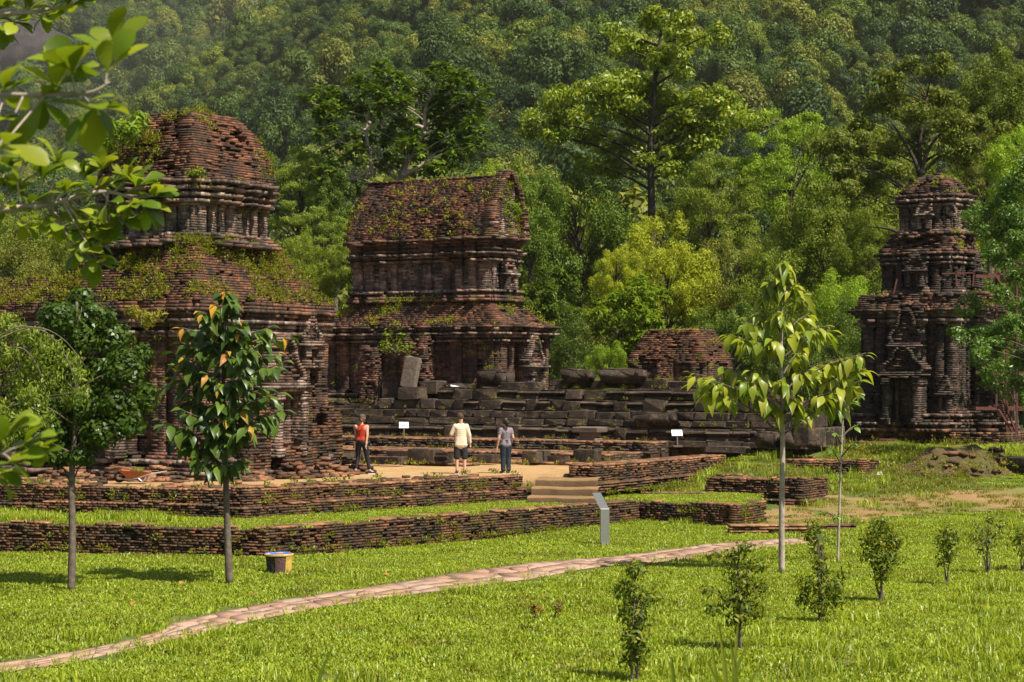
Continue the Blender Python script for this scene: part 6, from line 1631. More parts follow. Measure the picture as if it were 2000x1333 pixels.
# fallen leaves
LM['dead'] = leaf_material('fallen_leaf', [(.22, .13, .07), (.30, .20, .11), (.16, .09, .05)], .15, .7, .2)
dl = leaf_shape('fallen_leaf', .14, .07, OV, LM['dead'], .3, .4, 3)
r = np.random.default_rng(45)
for cx, cy, wh in [(262, 1172, 'alone left of the big-leaved young tree'), (355, 1132, 'in the tree shadow left of the bin'), (132, 1243, 'near the left end of the path'), (905, 1105, 'just above the middle of the path'), (748, 1120, 'between the bin and the path'), (1915, 1180, 'at the right below the wispy sapling'),
                   (485, 1160, 'right of the foot of the big-leaved young tree'), (985, 1186, 'below the path near the tiny reddish shrubs'), (250, 1163, 'beside another one left of the big-leaved tree'), (1150, 1126, 'below the path right of centre')]:
    p = onz(cx, cy, .08); o = link('fallen_leaf', dl); o.location = (p[0], p[1], float(gz(p[:1], p[1:2])[0]) + .07); o.rotation_euler = (r.uniform(-.5, .5), r.uniform(-.5, .5), r.uniform(0, 6)); o.scale = (1.2,) * 3
    tag(o, 'brown fallen leaf on the lawn, ' + wh, 'leaf', 'fallen leaves on the lawn')
# dry grass and litter on the ledges of the stone platform
r = np.random.default_rng(12); WP = []
for s_, z_, t0, t1, nn in ((.35, 2.37, TR, 9.5, 26), (.6, 2.6, TR, 9.5, 8), (.85, 2.89, TR + 1, 9.5, 22), (1.15, 3.27, TR + 1, 5, 20), (1.7, 3.66, TR + 2, 4, 30), (1.4, 3.12, 5, 9.5, 30), (2.5, 3.95, -8, -.5, 30), (-.25, 1.9, -6, 9, 40), (-2.2, 1.6, -6, 9, 40)):
    for _ in range(nn): p = pf(r.uniform(t0, t1), s_ + r.uniform(-.12, .12)); WP.append((p[0], p[1], z_))
weeds('ledge_weeds', WP, 'dry tufts on the ledges of the black stone platform', .10, 14, mat='weeddry', seed=14, L=.06, W=.025)

r = np.random.default_rng(19); WP = []
for _ in range(230):
    p = onz(r.uniform(-20, 2020), r.uniform(1050, 1330) ** 1.0, 0); q = np.array([[p[0], p[1]]])
    if not (inpoly(q[:, 0], q[:, 1], PATHX)[0] or inpoly(q[:, 0], q[:, 1], np.array(lwf))[0]): WP.append((p[0], p[1], float(gz(p[:1], p[1:2])[0]) + .02))
weeds('lawn_weeds', WP, 'low broad-leaved weeds scattered through the lawn', .08, 14, mat='weed', seed=15, L=.055, W=.03)
WP = []
for EE, sg in ((EA, -1), (EB, 1)):
    for _ in range(130):
        i = int(r.integers(0, NC)); f = r.random(); p = EE[i] * (1 - f) + EE[i + 1] * f + r.normal(0, .05, 2); WP.append((p[0], p[1], float(gz(p[:1], p[1:2])[0])))
weeds('path_weeds', WP, 'grass tufts creeping over the edges of the paved path', .07, 14, mat='grass', seed=16, L=.08, W=.014)

# loose bricks strewn over the plaza edge before the left tower
r = np.random.default_rng(27); BB = Bricks(66)
for _ in range(330):
    f = r.random(); q = (UW[0] * (1 - f) + UW[1] * f) if r.random() < .55 else (UW[1] * (1 - f * .75) + UW[2] * f * .75)
    q = q + np.array([.25, .97]) * (.5 + abs(r.normal(0, .9))); 
    if abs(q[0] + 9.8) < .8 and q[1] > 49.6: continue
    BB.add([(q[0], q[1], PLZ + r.uniform(.0, .07))], r.uniform(0, 3.1), (r.uniform(.06, .15), r.uniform(.05, .1), r.uniform(.03, .05)), 'ret' if r.random() < .7 else 'top')
t = tag(empty('brick_rubble', (-8, 51.5, PLZ)), 'loose bricks strewn along the plaza edge before the left tower', 'rubble')
BB.build(t, M['retbrick'], 300)
# ================================================================== people
def _ico():
    bm = bmesh.new(); bmesh.ops.create_icosphere(bm, subdivisions=2, radius=1.0)
    v = np.array([x.co[:] for x in bm.verts]); f = np.array([[l.index for l in q.verts] for q in bm.faces]); bm.free(); return v, f
ICOV, ICOF = _ico(); LAST = [None]
def skin_mesh(name, verts, edges, radii, mat, parent, sub=2, root=0, voxel=.009):
    """one continuous surface grown along a skeleton: ellipsoids blended along every bone, fused by a voxel remesh"""
    vs, fs, n0 = [], [], 0
    for a, b in edges:
        pa, pb = np.asarray(verts[a], float), np.asarray(verts[b], float)
        ra = np.array([radii[a]] * 2 if np.isscalar(radii[a]) else radii[a], float); rb = np.array([radii[b]] * 2 if np.isscalar(radii[b]) else radii[b], float)
        L = np.linalg.norm(pb - pa); k = max(2, int(L / (.35 * min(ra.min(), rb.min()))) + 1)
        for f in np.linspace(0, 1, min(k, 26)):
            r2 = ra * (1 - f) + rb * f; c = pa * (1 - f) + pb * f
            vs.append(ICOV * np.array([r2[0], r2[1], min(r2)]) + c); fs.append(ICOF + n0); n0 += len(ICOV)
    o = bpy.data.objects.new(name, mesh_np(name, np.concatenate(vs), np.concatenate(fs), mat)); COL.objects.link(o); o.parent = parent
    md = o.modifiers.new('fuse', 'REMESH'); md.mode = 'VOXEL'; md.voxel_size = voxel; md.use_smooth_shade = True
    sm = o.modifiers.new('smooth', 'SMOOTH'); sm.factor = .5; sm.iterations = 9
    LAST[0] = o
    return o
M['skin'] = plain('skin', (.50, .30, .21), .55, .3, .08, 30)
M['hairdark'] = plain('dark_hair', (.018, .013, .011), .6, .3, .4, 60, .004)
M['hairbrown'] = plain('brown_hair', (.07, .04, .022), .6, .3, .4, 60, .004)
M['hairred'] = plain('auburn_hair', (.13, .06, .03), .6, .3, .4, 60, .004)
M['cap'] = plain('grey_cap', (.075, .07, .055), .85, .15, .2, 80)
M['redtop'] = plain('rust_red_cotton', (.42, .045, .018), .85, .15, .15, 30, .004)
M['leggings'] = plain('black_leggings', (.012, .014, .022), .6, .3, .2, 30)
M['shirt'] = plain('cream_linen', (.62, .52, .38), .9, .15, .1, 14, .012)
M['shorts'] = plain('charcoal_shorts', (.028, .030, .034), .85, .2, .2, 20, .006)
M['navy'] = plain('navy_trousers', (.022, .030, .042), .8, .2, .25, 12, .01)
M['shoe'] = plain('black_shoe', (.018, .018, .02), .5, .4, .1, 30)
M['sole'] = plain('white_sole', (.7, .68, .64), .7, .3, .05, 30)
M['strap'] = plain('tan_bag_leather', (.11, .06, .032), .6, .3, .15, 40)
def plaid():
    m, nt, out = newmat('grey_checked_cotton'); tc = nt.nodes.new('ShaderNodeTexCoord'); mp = nd(nt, 'ShaderNodeMapping'); nt.links.new(tc.outputs['Object'], mp.inputs[0])
    def wave(axis, sc):
        w = nd(nt, 'ShaderNodeTexWave', bands_direction=axis, i_Scale=sc); nt.links.new(mp.outputs[0], w.inputs[0]); return w.outputs[1]
    c = mixc(nt, ramp(nt, wave('Z', 9), [(.6, 0.0), (.85, .8)]), (.19, .18, .20), (.36, .20, .19))
    c = mixc(nt, ramp(nt, wave('X', 9), [(.6, 0.0), (.85, .7)]), c, (.10, .15, .24)); principled(nt, out, c, .9, .15); return m
M['plaid'] = plaid()
M['chain'] = plain('gold_strap', (.45, .26, .05), .5, .4, .1, 30)

def person(label, px, py, D, H, yaw, pose, wear, hairstyle):
    """pose: dict of joints in metres for a 1.72 m figure facing +y, x to its right"""
    p = at(px, py, D); p[2] = PLZ
    t = tag(empty('person', p, yaw), label, 'person'); t.scale = (H / 1.72,) * 3
    J = dict(pelvis=(0, 0, .93), waist=(0, .01, 1.06), chest=(0, .0, 1.27), neck=(0, -.015, 1.44), skull=(0, .0, 1.52), head=(0, .02, 1.61), crown=(0, .01, 1.68),
             shR=(.165, 0, 1.365), elR=(.23, -.02, 1.10), wrR=(.24, .04, .86), haR=(.24, .06, .79), shL=(-.165, 0, 1.365), elL=(-.23, -.02, 1.10), wrL=(-.24, .04, .86), haL=(-.24, .06, .79),
             hiR=(.09, 0, .90), knR=(.10, .03, .50), anR=(.10, -.01, .09), toR=(.11, .15, .035), hiL=(-.09, 0, .90), knL=(-.10, .03, .50), anL=(-.10, -.01, .09), toL=(-.11, .15, .035))
    J.update(pose)
    order = ['pelvis', 'waist', 'chest', 'neck', 'skull', 'head', 'crown']
    rad = dict(pelvis=(.155, .11), waist=(.125, .095), chest=(.165, .11), neck=.052, skull=(.062, .068), head=(.078, .095), crown=(.05, .06), shR=.06, elR=.042, wrR=.028, haR=(.036, .018), hiR=.092, knR=.06, anR=.042, toR=(.042, .028))
    for k in ('sh', 'el', 'wr', 'ha', 'hi', 'kn', 'an', 'to'): rad[k + 'L'] = rad[k + 'R']
    names = list(J.keys()); idx = {n: i for i, n in enumerate(names)}
    V_ = [np.array(J[n], float) for n in names]; R_ = [rad[n] for n in names]; E = []
    for a, b in zip(order[:-1], order[1:]): E.append((idx[a], idx[b]))
    for s in 'RL':
        for a, b in (('chest', 'sh'), ('sh', 'el'), ('el', 'wr'), ('wr', 'ha')):
            E.append((idx[a if a == 'chest' else a + s], idx[b + s]))
        for a, b in (('pelvis', 'hi'), ('hi', 'kn'), ('kn', 'an'), ('an', 'to')):
            E.append((idx[a if a == 'pelvis' else a + s], idx[b + s]))
        # hand: four fingers and a thumb rooted in the palm
        ha = V_[idx['ha' + s]]; d = ha - V_[idx['wr' + s]]; d = d / np.linalg.norm(d); side = np.array([0, 1.0, 0]) - d * d[1]; side /= np.linalg.norm(side)
        curl = np.cross(d, side) * (1 if s == 'R' else -1)
        for k, ln in enumerate((.062, .072, .068, .052)):
            b = ha + side * (.026 - .017 * k) + d * .012; f1 = b + d * ln * .55 + curl * .008; f2 = f1 + d * ln * .42 + curl * .022
            i0 = len(V_); V_ += [b, f1, f2]; R_ += [.0095, .0085, .007]; E += [(idx['ha' + s], i0), (i0, i0 + 1), (i0 + 1, i0 + 2)]
        b = ha - d * .03 + side * .034; f1 = b + d * .03 + side * .022; f2 = f1 + d * .03 + side * .004; i0 = len(V_)
        V_ += [b, f1, f2]; R_ += [.011, .010, .008]; E += [(idx['ha' + s], i0), (i0, i0 + 1), (i0 + 1, i0 + 2)]
    body = skin_mesh('body', V_, E, R_, M['skin'], t)
    g = lambda n: np.array(J[n], float)
    # face: nose, ears, eyes
    m = Mesh(); hc = g('head')
    m.tube([hc + np.array([0, .088, .015]), hc + np.array([0, .112, -.012]), hc + np.array([0, .095, -.022])], [.008, .014, .008], 6)
    for sx in (-1, 1): m.tube([hc + np.array([sx * .078, -.008, .022]), hc + np.array([sx * .09, -.014, .0]), hc + np.array([sx * .08, -.006, -.028])], [.010, .014, .008], 6)
    o = m.build('face', M['skin'], None, smooth=True); o.parent = t
    m = Mesh()
    for sx in (-1, 1): m.tube([hc + np.array([sx * .032 - .01, .088, .02]), hc + np.array([sx * .032 + .01, .09, .02])], [.006, .006], 6)
    m.tube([hc + np.array([-.022, .09, -.045]), hc + np.array([.022, .09, -.045])], [.004, .004], 5)
    o = m.build('eyes_and_mouth', M['hairdark'], None); o.parent = t
    def cloth(name, chain, mat, sub=2):
        """chain: list of (list of (point, radius)); the first point is the root"""
        VV, EE, RR = [], [], []; key = {}
        for c in chain:
            prev = None
            for pt, rr in c:
                k = tuple(np.round(pt, 4))
                if k not in key: key[k] = len(VV); VV.append(np.array(pt)); RR.append(rr)
                if prev is not None and prev != key[k]: EE.append((prev, key[k]))
                prev = key[k]
        return skin_mesh(name, VV, EE, RR, mat, t, sub)
    lerp = lambda a, b, f: g(a) * (1 - f) + g(b) * f
    dn = np.array([0, 0, -.02])
    hem = g('pelvis') + np.array([0, 0, wear.get('hem', -.02)])
    tr = [(hem, wear.get('hemr', (.165, .12))), (g('waist'), wear.get('waistr', (.14, .105))), (g('chest'), (.178, .122)), (g('chest') + np.array([0, 0, .10]), (.15, .09))]
    hr = wear.get('hemr', (.165, .12)); hx = np.array([hr[0] * .5, 0, 0])
    ch = [tr, [(hem, hr), (hem + hx, (hr[0] * .55, hr[1] * .95))], [(hem, hr), (hem - hx, (hr[0] * .55, hr[1] * .95))], [(g('waist'), wear.get('waistr', (.14, .105))), (hem + hx, (hr[0] * .55, hr[1] * .95))], [(g('waist'), wear.get('waistr', (.14, .105))), (hem - hx, (hr[0] * .55, hr[1] * .95))]]
    if wear['sleeve'] > 0:
        for s in 'RL':
            c = [(g('chest'), (.178, .122)), (g('sh' + s), .070)]
            if wear['sleeve'] <= 1: c.append((lerp('sh' + s, 'el' + s, wear['sleeve']), .064))
            else: c += [(g('el' + s), .062), (lerp('el' + s, 'wr' + s, wear['sleeve'] - 1), .046)]
            ch.append(c)
    cloth('top', ch, wear['top'])
    ch = []
    root = g('pelvis') + np.array([0, 0, .07])
    for s in 'RL':
        c = [(root, (.15, .112)), (g('pelvis'), (.168, .125)), (g('hi' + s) + np.array([0, 0, -.04]), wear['leg'][0]), (lerp('hi' + s, 'kn' + s, .55), wear['leg'][0] * .92)]
        if wear['len'] <= 1: c.append((lerp('hi' + s, 'kn' + s, wear['len']), wear['leg'][1]))
        else: c += [(g('kn' + s), wear['leg'][1]), (lerp('kn' + s, 'an' + s, wear['len'] - 1), wear['leg'][2])]
        ch.append(c)
    cloth('bottoms', ch, wear['bottom'])
    for s in 'RL':
        an, to = g('an' + s), g('to' + s); d = (to - an); d[2] = 0; d /= np.linalg.norm(d); heel = np.array([an[0], an[1], to[2]]) - d * .045
        skin_mesh('shoe', [an + dn * .5, np.array([an[0], an[1], to[2] + .015]), heel, to, to + d * .05], [(0, 1), (1, 2), (1, 3), (3, 4)], [.046, .046, .036, .043, .032], M['shoe'], t, 2); sh = LAST[0]
        m = Mesh(); m.box((heel + to + d * .05) / 2 + np.array([0, 0, -.028]), (.088, .29, .018), math.atan2(d[1], d[0]) - math.pi / 2); o = m.build('sole', M['sole'], None); o.parent = sh
    # hair
    def blob(name, mat, centre, rad, seed, bump=.1, zcut=None):
        bm = bmesh.new(); bmesh.ops.create_icosphere(bm, subdivisions=4, radius=1.0); co = np.array([v.co[:] for v in bm.verts]); k = 1 + bump * (fbm(co * 1.0 + seed, .35, seed, 3) - .5) * 2
        for v, f in zip(bm.verts, k): v.co = Vector((centre[0] + v.co.x * rad[0] * f, centre[1] + v.co.y * rad[1] * f, centre[2] + v.co.z * rad[2] * f))
        if zcut is not None: bmesh.ops.bisect_plane(bm, geom=bm.verts[:] + bm.edges[:] + bm.faces[:], plane_co=(0, centre[1], zcut), plane_no=(0, .85, -.6), clear_outer=True)
        me = bpy.data.meshes.new(name); bm.to_mesh(me); bm.free(); me.polygons.foreach_set('use_smooth', np.ones(len(me.polygons), dtype=bool)); me.materials.append(mat)
        o = bpy.data.objects.new(name, me); COL.objects.link(o); o.parent = t; return o
    if hairstyle == 'cap':
        hr_ = blob('hair', M['hairred'], hc + np.array([0, -.02, -.015]), (.088, .10, .10), 3, .08, hc[2] - .06)
        blob('hair_bun', M['hairred'], hc + np.array([0, -.10, -.065]), (.045, .045, .05), 4, .25).parent = hr_
        cp = blob('cap', M['cap'], hc + np.array([0, .0, .035]), (.094, .112, .085), 5, .03, hc[2] - .01)
        m = Mesh(); m.box(hc + np.array([0, .14, .035]), (.15, .11, .012), 0); o = m.build('cap_brim', M['cap'], None); o.parent = cp
    elif hairstyle == 'short':
        blob('hair', M['hairbrown'], hc + np.array([0, -.012, .02]), (.096, .112, .105), 6, .22, hc[2] - .05)
    else:
        hr_ = blob('hair', M['hairdark'], hc + np.array([0, -.015, .01]), (.094, .112, .105), 7, .15, hc[2] - .05)
        blob('ponytail', M['hairdark'], hc + np.array([.02, -.15, -.04]), (.075, .075, .095), 8, .5).parent = hr_
    return t

# woman in the red top, seen from behind, mid-stride
w1 = person('woman in rust-red tank top, black leggings and grey cap walking past the tower', 706, 927, 57.4, 1.72, math.radians(-12),
    dict(knL=(-.12, .06, .51), anL=(-.16, -.05, .10), toL=(-.18, .09, .035), knR=(.16, .02, .50), anR=(.24, .03, .09), toR=(.34, .13, .035), hiR=(.10, 0, .9), elR=(.19, -.06, 1.12), wrR=(.17, -.10, .88), haR=(.16, -.10, .80), elL=(-.20, .06, 1.11), wrL=(-.17, .22, .95), haL=(-.15, .28, .91), head=(.015, .03, 1.61)),
    dict(top=M['redtop'], sleeve=0, bottom=M['leggings'], len=1.85, leg=(.098, .066, .048), hem=.06, hemr=(.15, .115)), 'cap')
m = Mesh(); m.tube(bez([(.12, .06, 1.41), (.05, -.125, 1.33), (-.06, -.135, 1.18), (-.15, -.10, 1.0), (-.19, -.06, .9)], 6), .012, 5); o = m.build('bag_strap', M['strap'], None); o.parent = w1
m = Mesh(); m.box((-.20, -.05, .84), (.07, .2, .2), .3, taper=.85); o = m.build('shoulder_bag', M['strap'], None, bevel=.02); o.parent = w1
# man in the cream shirt, hands before him
person('man in cream long-sleeved shirt and dark shorts seen from behind', 900, 927, 57.6, 1.74, math.radians(8),
    dict(elL=(-.27, .02, 1.13), wrL=(-.16, .20, 1.10), haL=(-.10, .25, 1.12), elR=(.24, -.02, 1.10), wrR=(.27, .02, .86), haR=(.275, .03, .78), anR=(.11, -.01, .09), anL=(-.11, -.01, .09), knR=(.11, .02, .5), knL=(-.11, .02, .5), head=(-.01, .03, 1.61)),
    dict(top=M['shirt'], sleeve=1.9, bottom=M['shorts'], len=1.06, leg=(.115, .098, .09), hem=-.10, hemr=(.19, .145), waistr=(.175, .135)), 'short')
# woman in grey, looking left
w3 = person('woman in grey checked blouse and navy trousers with a dark ponytail', 988, 926, 57.8, 1.60, math.radians(20),
    dict(elR=(.22, -.06, 1.11), wrR=(.20, .08, .95), haR=(.18, .14, .93), elL=(-.24, -.03, 1.10), wrL=(-.27, .03, .84), haL=(-.28, .04, .76), anR=(.085, -.02, .09), anL=(-.085, 0, .09), knR=(.085, .02, .5), knL=(-.085, .03, .5), head=(-.015, .03, 1.61)),
    dict(top=M['plaid'], sleeve=.45, bottom=M['navy'], len=1.92, leg=(.11, .088, .078), hem=-.03, hemr=(.165, .13)), 'pony')
m = Mesh()
for sx in (-1, 1): m.tube(bez([(sx * .10, .03, 1.43), (sx * .06, -.09, 1.38), (sx * .005, -.128, 1.28)], 5), .006, 5)
o = m.build('shoulder_straps', M['chain'], None); o.parent = w3

# ================================================================== small things
M['steel'] = plain('brushed_steel', (.42, .42, .40), .38, .5, .12, 30, metal=.85)
M['panel'] = plain('dark_panel_print', (.13, .135, .14), .35, .4, .15, 25)
M['white'] = plain('white_sign', (.78, .79, .80), .5, .3, .04, 10)
M['ink'] = plain('dark_blue_ink', (.05, .07, .16), .6, .2, .1, 10)
M['iron'] = plain('red_oxide_steel', (.10, .034, .026), .7, .3, .3, 8)
M['yellow'] = plain('weathered_yellow_paint', (.55, .36, .075), .75, .25, .35, 14, .004)
M['bluebag'] = plain('blue_plastic_liner', (.06, .13, .62), .35, .5, .15, 12, .01)
M['binconc'] = plain('dark_concrete', (.055, .05, .042), .95, .15, .5, 14, .01)
M['binbark'] = plain('carved_brown_bark', (.12, .07, .065), .95, .1, .6, 40, .03)
M['orange'] = plain('orange_barrow_paint', (.36, .10, .04), .5, .4, .25, 12)
M['galv'] = plain('galvanised_tube', (.5, .49, .46), .45, .5, .1, 20, metal=.6)
M['rubber'] = plain('black_rubber', (.015, .015, .015), .8, .2, .2, 20)
M['straw'] = plain('straw_broom', (.28, .14, .075), .9, .1, .35, 60, .01)

# litter bin made like a tree stump
p = onz(545, 1120, 0); p[2] = float(gz(p[:1], p[1:2])[0])
t = tag(empty('stump_bin', p), 'stump-shaped litter bin with yellow rim and blue liner on the lawn', 'bin')
m = Mesh(); m.lathe(p, [(.235, -.03), (.245, .06), (.27, .3), (.285, .37), (.285, .40), (.25, .40), (.245, .1)], 24); m.build('bin_body', M['binconc'], t, smooth=False)
def band(a0, a1, prof, k=10):
    a = np.linspace(a0, a1, k); v = np.array([(p[0] + rr * math.cos(x), p[1] + rr * math.sin(x), p[2] + z) for rr, z in prof for x in a]); n = len(prof)
    return v, np.array([(i * k + j, i * k + j + 1, (i + 1) * k + j + 1, (i + 1) * k + j) for i in range(n - 1) for j in range(k - 1)])
m = Mesh(); m.add(*band(-1.75, -.95, [(.25, .02), (.258, .1), (.285, .34), (.25, .36)])); m.build('carved_panel', M['binbark'], t)
m = Mesh(); m.add(*band(-.93, .9, [(.24, -.02), (.251, .06), (.278, .3), (.291, .372), (.28, .38)])); m.build('painted_side', M['yellow'], t)
m = Mesh(); m.lathe(p, [(.29, .372), (.302, .39), (.302, .415), (.28, .425), (.255, .415), (.25, .38)], 28); m.build('rim', M['yellow'], t)
m = Mesh(); a = np.linspace(0, 2 * math.pi, 26, endpoint=False)
v = []
for rr, z, wv in ((.288, .425, .004), (.262, .432, .008), (.24, .36, .015), (.17, .2, .03)):
    v += [(p[0] + (rr + wv * math.sin(3 * x + rr * 20)) * math.cos(x), p[1] + (rr + wv * math.sin(5 * x)) * math.sin(x), p[2] + z + .008 * math.sin(4 * x + rr * 9)) for x in a]
m.add(np.array(v), np.array([(i * 26 + j, i * 26 + (j + 1) % 26, (i + 1) * 26 + (j + 1) % 26, (i + 1) * 26 + j) for i in range(3) for j in range(26)])); m.build('bin_liner', M['bluebag'], t, smooth=True)

# information stand of bent sheet steel
p = onz(1181, 1057, 0); p[2] = float(gz(p[:1], p[1:2])[0])
t = tag(empty('information_stand', p), 'slanted sheet-steel information stand on the lawn by the lower wall', 'sign')
m = Mesh(); m.box((p[0], p[1], p[2] + .01), (.42, .3, .025), .15); m.build('foot_plate', M['steel'], t)
m = Mesh(); m.box((p[0], p[1], p[2] + .46), (.225, .08, .90), .15); m.build('post', M['steel'], t, bevel=.008)
a = np.array([p[0], p[1], p[2] + .90]); e = np.array([math.cos(.15), math.sin(.15), 0]); bk = np.array([-.20, .10, .40])
v = []
for q in (a, a + bk):
    for s in (-1, 1):
        for dd in (-.045, .0): v.append(q + e * s * (.1125 if q is a else .105) + np.array([-.15, -.99, .1]) * (dd - .0))
v = np.array(v); m = Mesh(); m.add(v, np.array([(0, 2, 6, 4), (1, 5, 7, 3), (0, 4, 5, 1), (2, 3, 7, 6), (4, 6, 7, 5), (0, 1, 3, 2)])); m.build('slanted_panel', M['panel'], t)
# small white plaques on stands
def plaque(label, px, py, D, w, h, post, face=0.0, lean=.9, text=False):
    p = at(px, py, D); t = tag(empty('plaque', p), label, 'sign'); e = np.array([math.cos(face), math.sin(face), 0]); n = np.array([math.sin(face), -math.cos(face), 0])
    if post:
        m = Mesh(); m.box((p[0], p[1], p[2] + .03), (.32, .22, .06), face); m.build('foot', M['stele'], t, bevel=.01)
        m = Mesh(); m.tube([(p[0], p[1], p[2] + .05), (p[0], p[1], p[2] + post)], .022, 8); m.build('post', M['steel'], t)
    c = p + np.array([0, 0, post + .03]); u2 = np.array([0, 0, math.sin(lean)]) - n * math.cos(lean); nn = np.cross(e, u2)
    def quad(cx, cz, ww, hh, off): return np.array([c + e * (cx + sx * ww / 2) + u2 * (cz + sz * hh / 2) + nn * off for off2 in (0,) for sx, sz in ((-1, -1), (1, -1), (1, 1), (-1, 1))])
    f = quad(0, h / 2, w, h, .012); b = quad(0, h / 2, w, h, -.012); m = Mesh(); m.add(np.vstack([f, b]), np.array([(0, 1, 2, 3), (7, 6, 5, 4), (0, 4, 5, 1), (1, 5, 6, 2), (2, 6, 7, 3), (3, 7, 4, 0)])); pl = m.build('plate', M['white'], t)
    if text:
        m = Mesh()
        for (cx, cz, ww, hh) in ((.0, .13, .22, .022), (-.02, .095, .2, .016), (.0, .065, .16, .016), (.12, .2, .035, .035)): m.add(quad(cx, cz, ww, hh, .015), np.array([(0, 1, 2, 3)]))
        o = m.build('print', M['ink'], None); o.parent = pl; o.matrix_parent_inverse = Matrix.Identity(4)
plaque('white printed plaque on a short post left of the man, before the platform', 789, 861, platD(789, -.85), .34, .25, .42, .1, 1.0, True)
plaque('white plaque on a post at the right end of the brick stages', 1323, 874, platD(1323, -.75), .36, .24, .35, .1, .9)
plaque('small white plaque lying on a broken stone of the platform', 890, 757, platD(890, 1.6), .34, .2, 0.0, .2, .25)
plaque('white plaque half hidden behind the wall stub in the grass', 1719, 938, 62.4, .16, .13, .1, -.2, 1.2)

# wheelbarrow with cut grass and a broom
p = at(262, 948, 51.7); p[2] = PLZ + .06
WS = .78
t = tag(empty('wheelbarrow', p), 'orange wheelbarrow full of cut grass standing by the left tower', 'wheelbarrow')
o0 = p + np.array([0, .35, 0])
bot = np.array([(-.26, -.2), (.30, -.2), (.30, .2), (-.26, .2)]); top = np.array([(-.56, -.34), (.48, -.30), (.48, .30), (-.56, .34)])
v = [(o0[0] + x, o0[1] + y, o0[2] + .13) for x, y in bot] + [(o0[0] + x, o0[1] + y, o0[2] + (.40 if x < 0 else .33)) for x, y in top] + [(o0[0] + x * .96, o0[1] + y * .94, o0[2] + (.395 if x < 0 else .325)) for x, y in top] + [(o0[0] + x * .94, o0[1] + y * .9, o0[2] + .15) for x, y in bot]
q = [(3, 2, 1, 0)] + [(i, (i + 1) % 4, (i + 1) % 4 + 4, i + 4) for i in range(4)] + [(i + 4, (i + 1) % 4 + 4, (i + 1) % 4 + 8, i + 8) for i in range(4)] + [(i + 8, (i + 1) % 4 + 8, (i + 1) % 4 + 12, i + 12) for i in range(4)] + [(12, 13, 14, 15)]
m = Mesh(); m.add(np.array(v), np.array(q)); m.build('tray', M['orange'], t)
for s in (-1, 1):
    m = Mesh(); m.tube(bez([o0 + np.array([-.5, s * .1, .1]), o0 + np.array([0, s * .2, .11]), o0 + np.array([.45, s * .26, .25]), o0 + np.array([.98, s * .29, .34])], 6), .02, 7); m.build('handle', M['galv'], t)
    m = Mesh(); m.tube(bez([o0 + np.array([.38, s * .24, .22]), o0 + np.array([.28, s * .24, .02]), o0 + np.array([.12, s * .23, .12])], 6), .016, 6); m.build('leg', M['galv'], t)
m = Mesh(); a = np.linspace(0, 2 * math.pi, 21); m.tube([o0 + np.array([-.56 + .15 * math.cos(x), 0, .16 + .15 * math.sin(x)]) for x in a], .045, 8, False); m.build('wheel', M['rubber'], t, smooth=True)
lf = Leafy(); rr_ = np.random.default_rng(9); lf.add(clump(rr_, o0 + np.array([.05, 0, .36]), (.26, .2, .12), 900, .09, .018, shell=.1, up=1.2)); o = link('cut_grass', lf.mesh('cut_grass', LM['lime']), t)
t = tag(empty('straw_broom', o0 + np.array([-.4, 0, .42])), 'straw broom laid across the orange wheelbarrow', 'broom')
m = Mesh(); m.tube([o0 + np.array([-.1, .02, .38]), o0 + np.array([.75, .05, .36])], .014, 6); m.build('broom_stick', M['straw'], t)
m = Mesh(); rr_ = np.random.default_rng(4)
for k in range(46): m.tube([o0 + np.array([-.02, .02 + rr_.normal(0, .015), .39]), o0 + np.array([-.45, rr_.normal(0, .06), .47 + rr_.normal(0, .02)]), o0 + np.array([-.82 + rr_.uniform(-.08, .08), rr_.normal(0, .12), .5 + rr_.normal(0, .05)])], [.006, .005, .003], 4)
m.build('broom_bristles', M['straw'], t)

for o in [x for x in COL.objects if x.name.startswith(('wheelbarrow', 'straw_broom')) and x.parent is None]:      # a small barrow
    L0 = Vector(o.location); o.location = Vector(p) + (L0 - Vector(p)) * WS; o.scale = (WS,) * 3

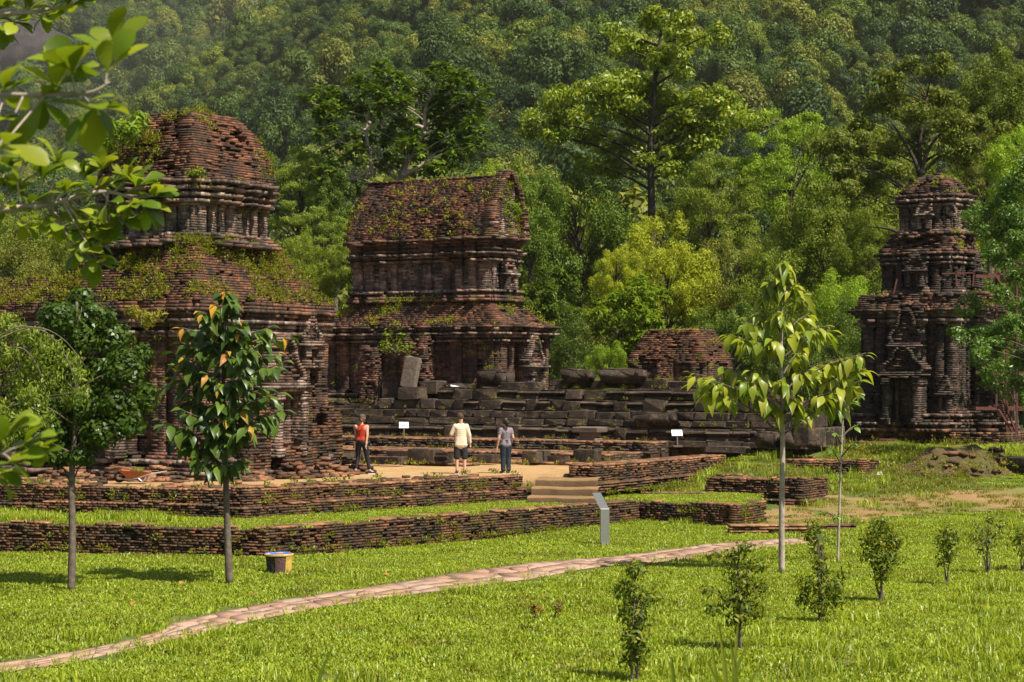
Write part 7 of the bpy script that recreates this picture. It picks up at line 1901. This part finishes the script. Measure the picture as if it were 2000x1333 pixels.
# scaffold against the right tower
t = tag(empty('scaffold', (18.4, 73.2, 1.4)), 'red-oxide steel scaffold propping the right side of the far tower', 'scaffold')
def beam(name, a, b, w=.09, h=None, mat='iron', par=None):
    a = np.asarray(a, float); b = np.asarray(b, float); d = b - a; L = np.linalg.norm(d); R = Vector(d / L).to_track_quat('X', 'Z').to_matrix(); m = Mesh()
    m.box((0, 0, 0), (L, w, h or w)); vv = np.vstack(m.v) @ np.array(R).T + (a + b) / 2; m2 = Mesh(); m2.add(vv, BOXF); return m2.build(name, M[mat], par or t)
SD = 72.0
for x, y0, y1, dd in ((1946, 884, 500, 72.2), (1966, 884, 520, 72.2), (1986, 884, 470, 71.4), (1925, 884, 640, 73.4), (2010, 884, 430, 72.5)):
    beam('scaffold_post', at(x, y0, dd), at(x, y1, dd), .075)
for y in (540, 728, 798): beam('scaffold_beam', at(1905, y, 71.6), at(2030, y + 2, 72.2), .08, .12)
for a, b in (((1940, 730), (1990, 860)), ((1950, 800), (2000, 880)), ((1960, 560), (2000, 540)), ((1945, 540), (1975, 590)), ((1990, 800), (1955, 740))): beam('scaffold_brace', at(*a, 71.5), at(*b, 71.9), .07)
for y in (548, 736, 806): beam('scaffold_plank', at(1925, y - 12, 71.9), at(2020, y - 10, 72.6), .35, .05, 'iron')
for a, b in (((1745, 575), (1752, 545)), ((1868, 560), (1867, 530)), ((1900, 560), (1903, 528))): beam('ledge_rail', at(*a, 71.4), at(*b, 71.4), .05)
beam('ledge_rail', at(1840, 535, 71.4), at(1905, 533, 71.4), .05)
# steel steps and platform before the tower
t = tag(empty('steel_stairs', at(1715, 890, 68.5)), 'rust-red steel landing with small steps in the tall grass', 'stairs')
for x in (1678, 1725): beam('landing_leg', at(x, 892, 68.5), at(x, 866, 68.5), .07)
beam('landing_deck', at(1672, 865, 68.8), at(1752, 865, 68.8), 1.0, .06); beam('upper_tread', at(1716, 859, 69.4), at(1750, 859, 69.4), .4, .05)
for k, (x0, x1, y) in enumerate(((1742, 1768, 875), (1762, 1785, 883), (1773, 1802, 892))):
    beam('tread', at(x0, y, 68.3 - .2 * k), at(x1, y, 68.3 - .2 * k), .35, .05); beam('tread_leg', at(x1 - 4, y + 10, 68.3 - .2 * k), at(x1 - 4, y, 68.3 - .2 * k), .05)
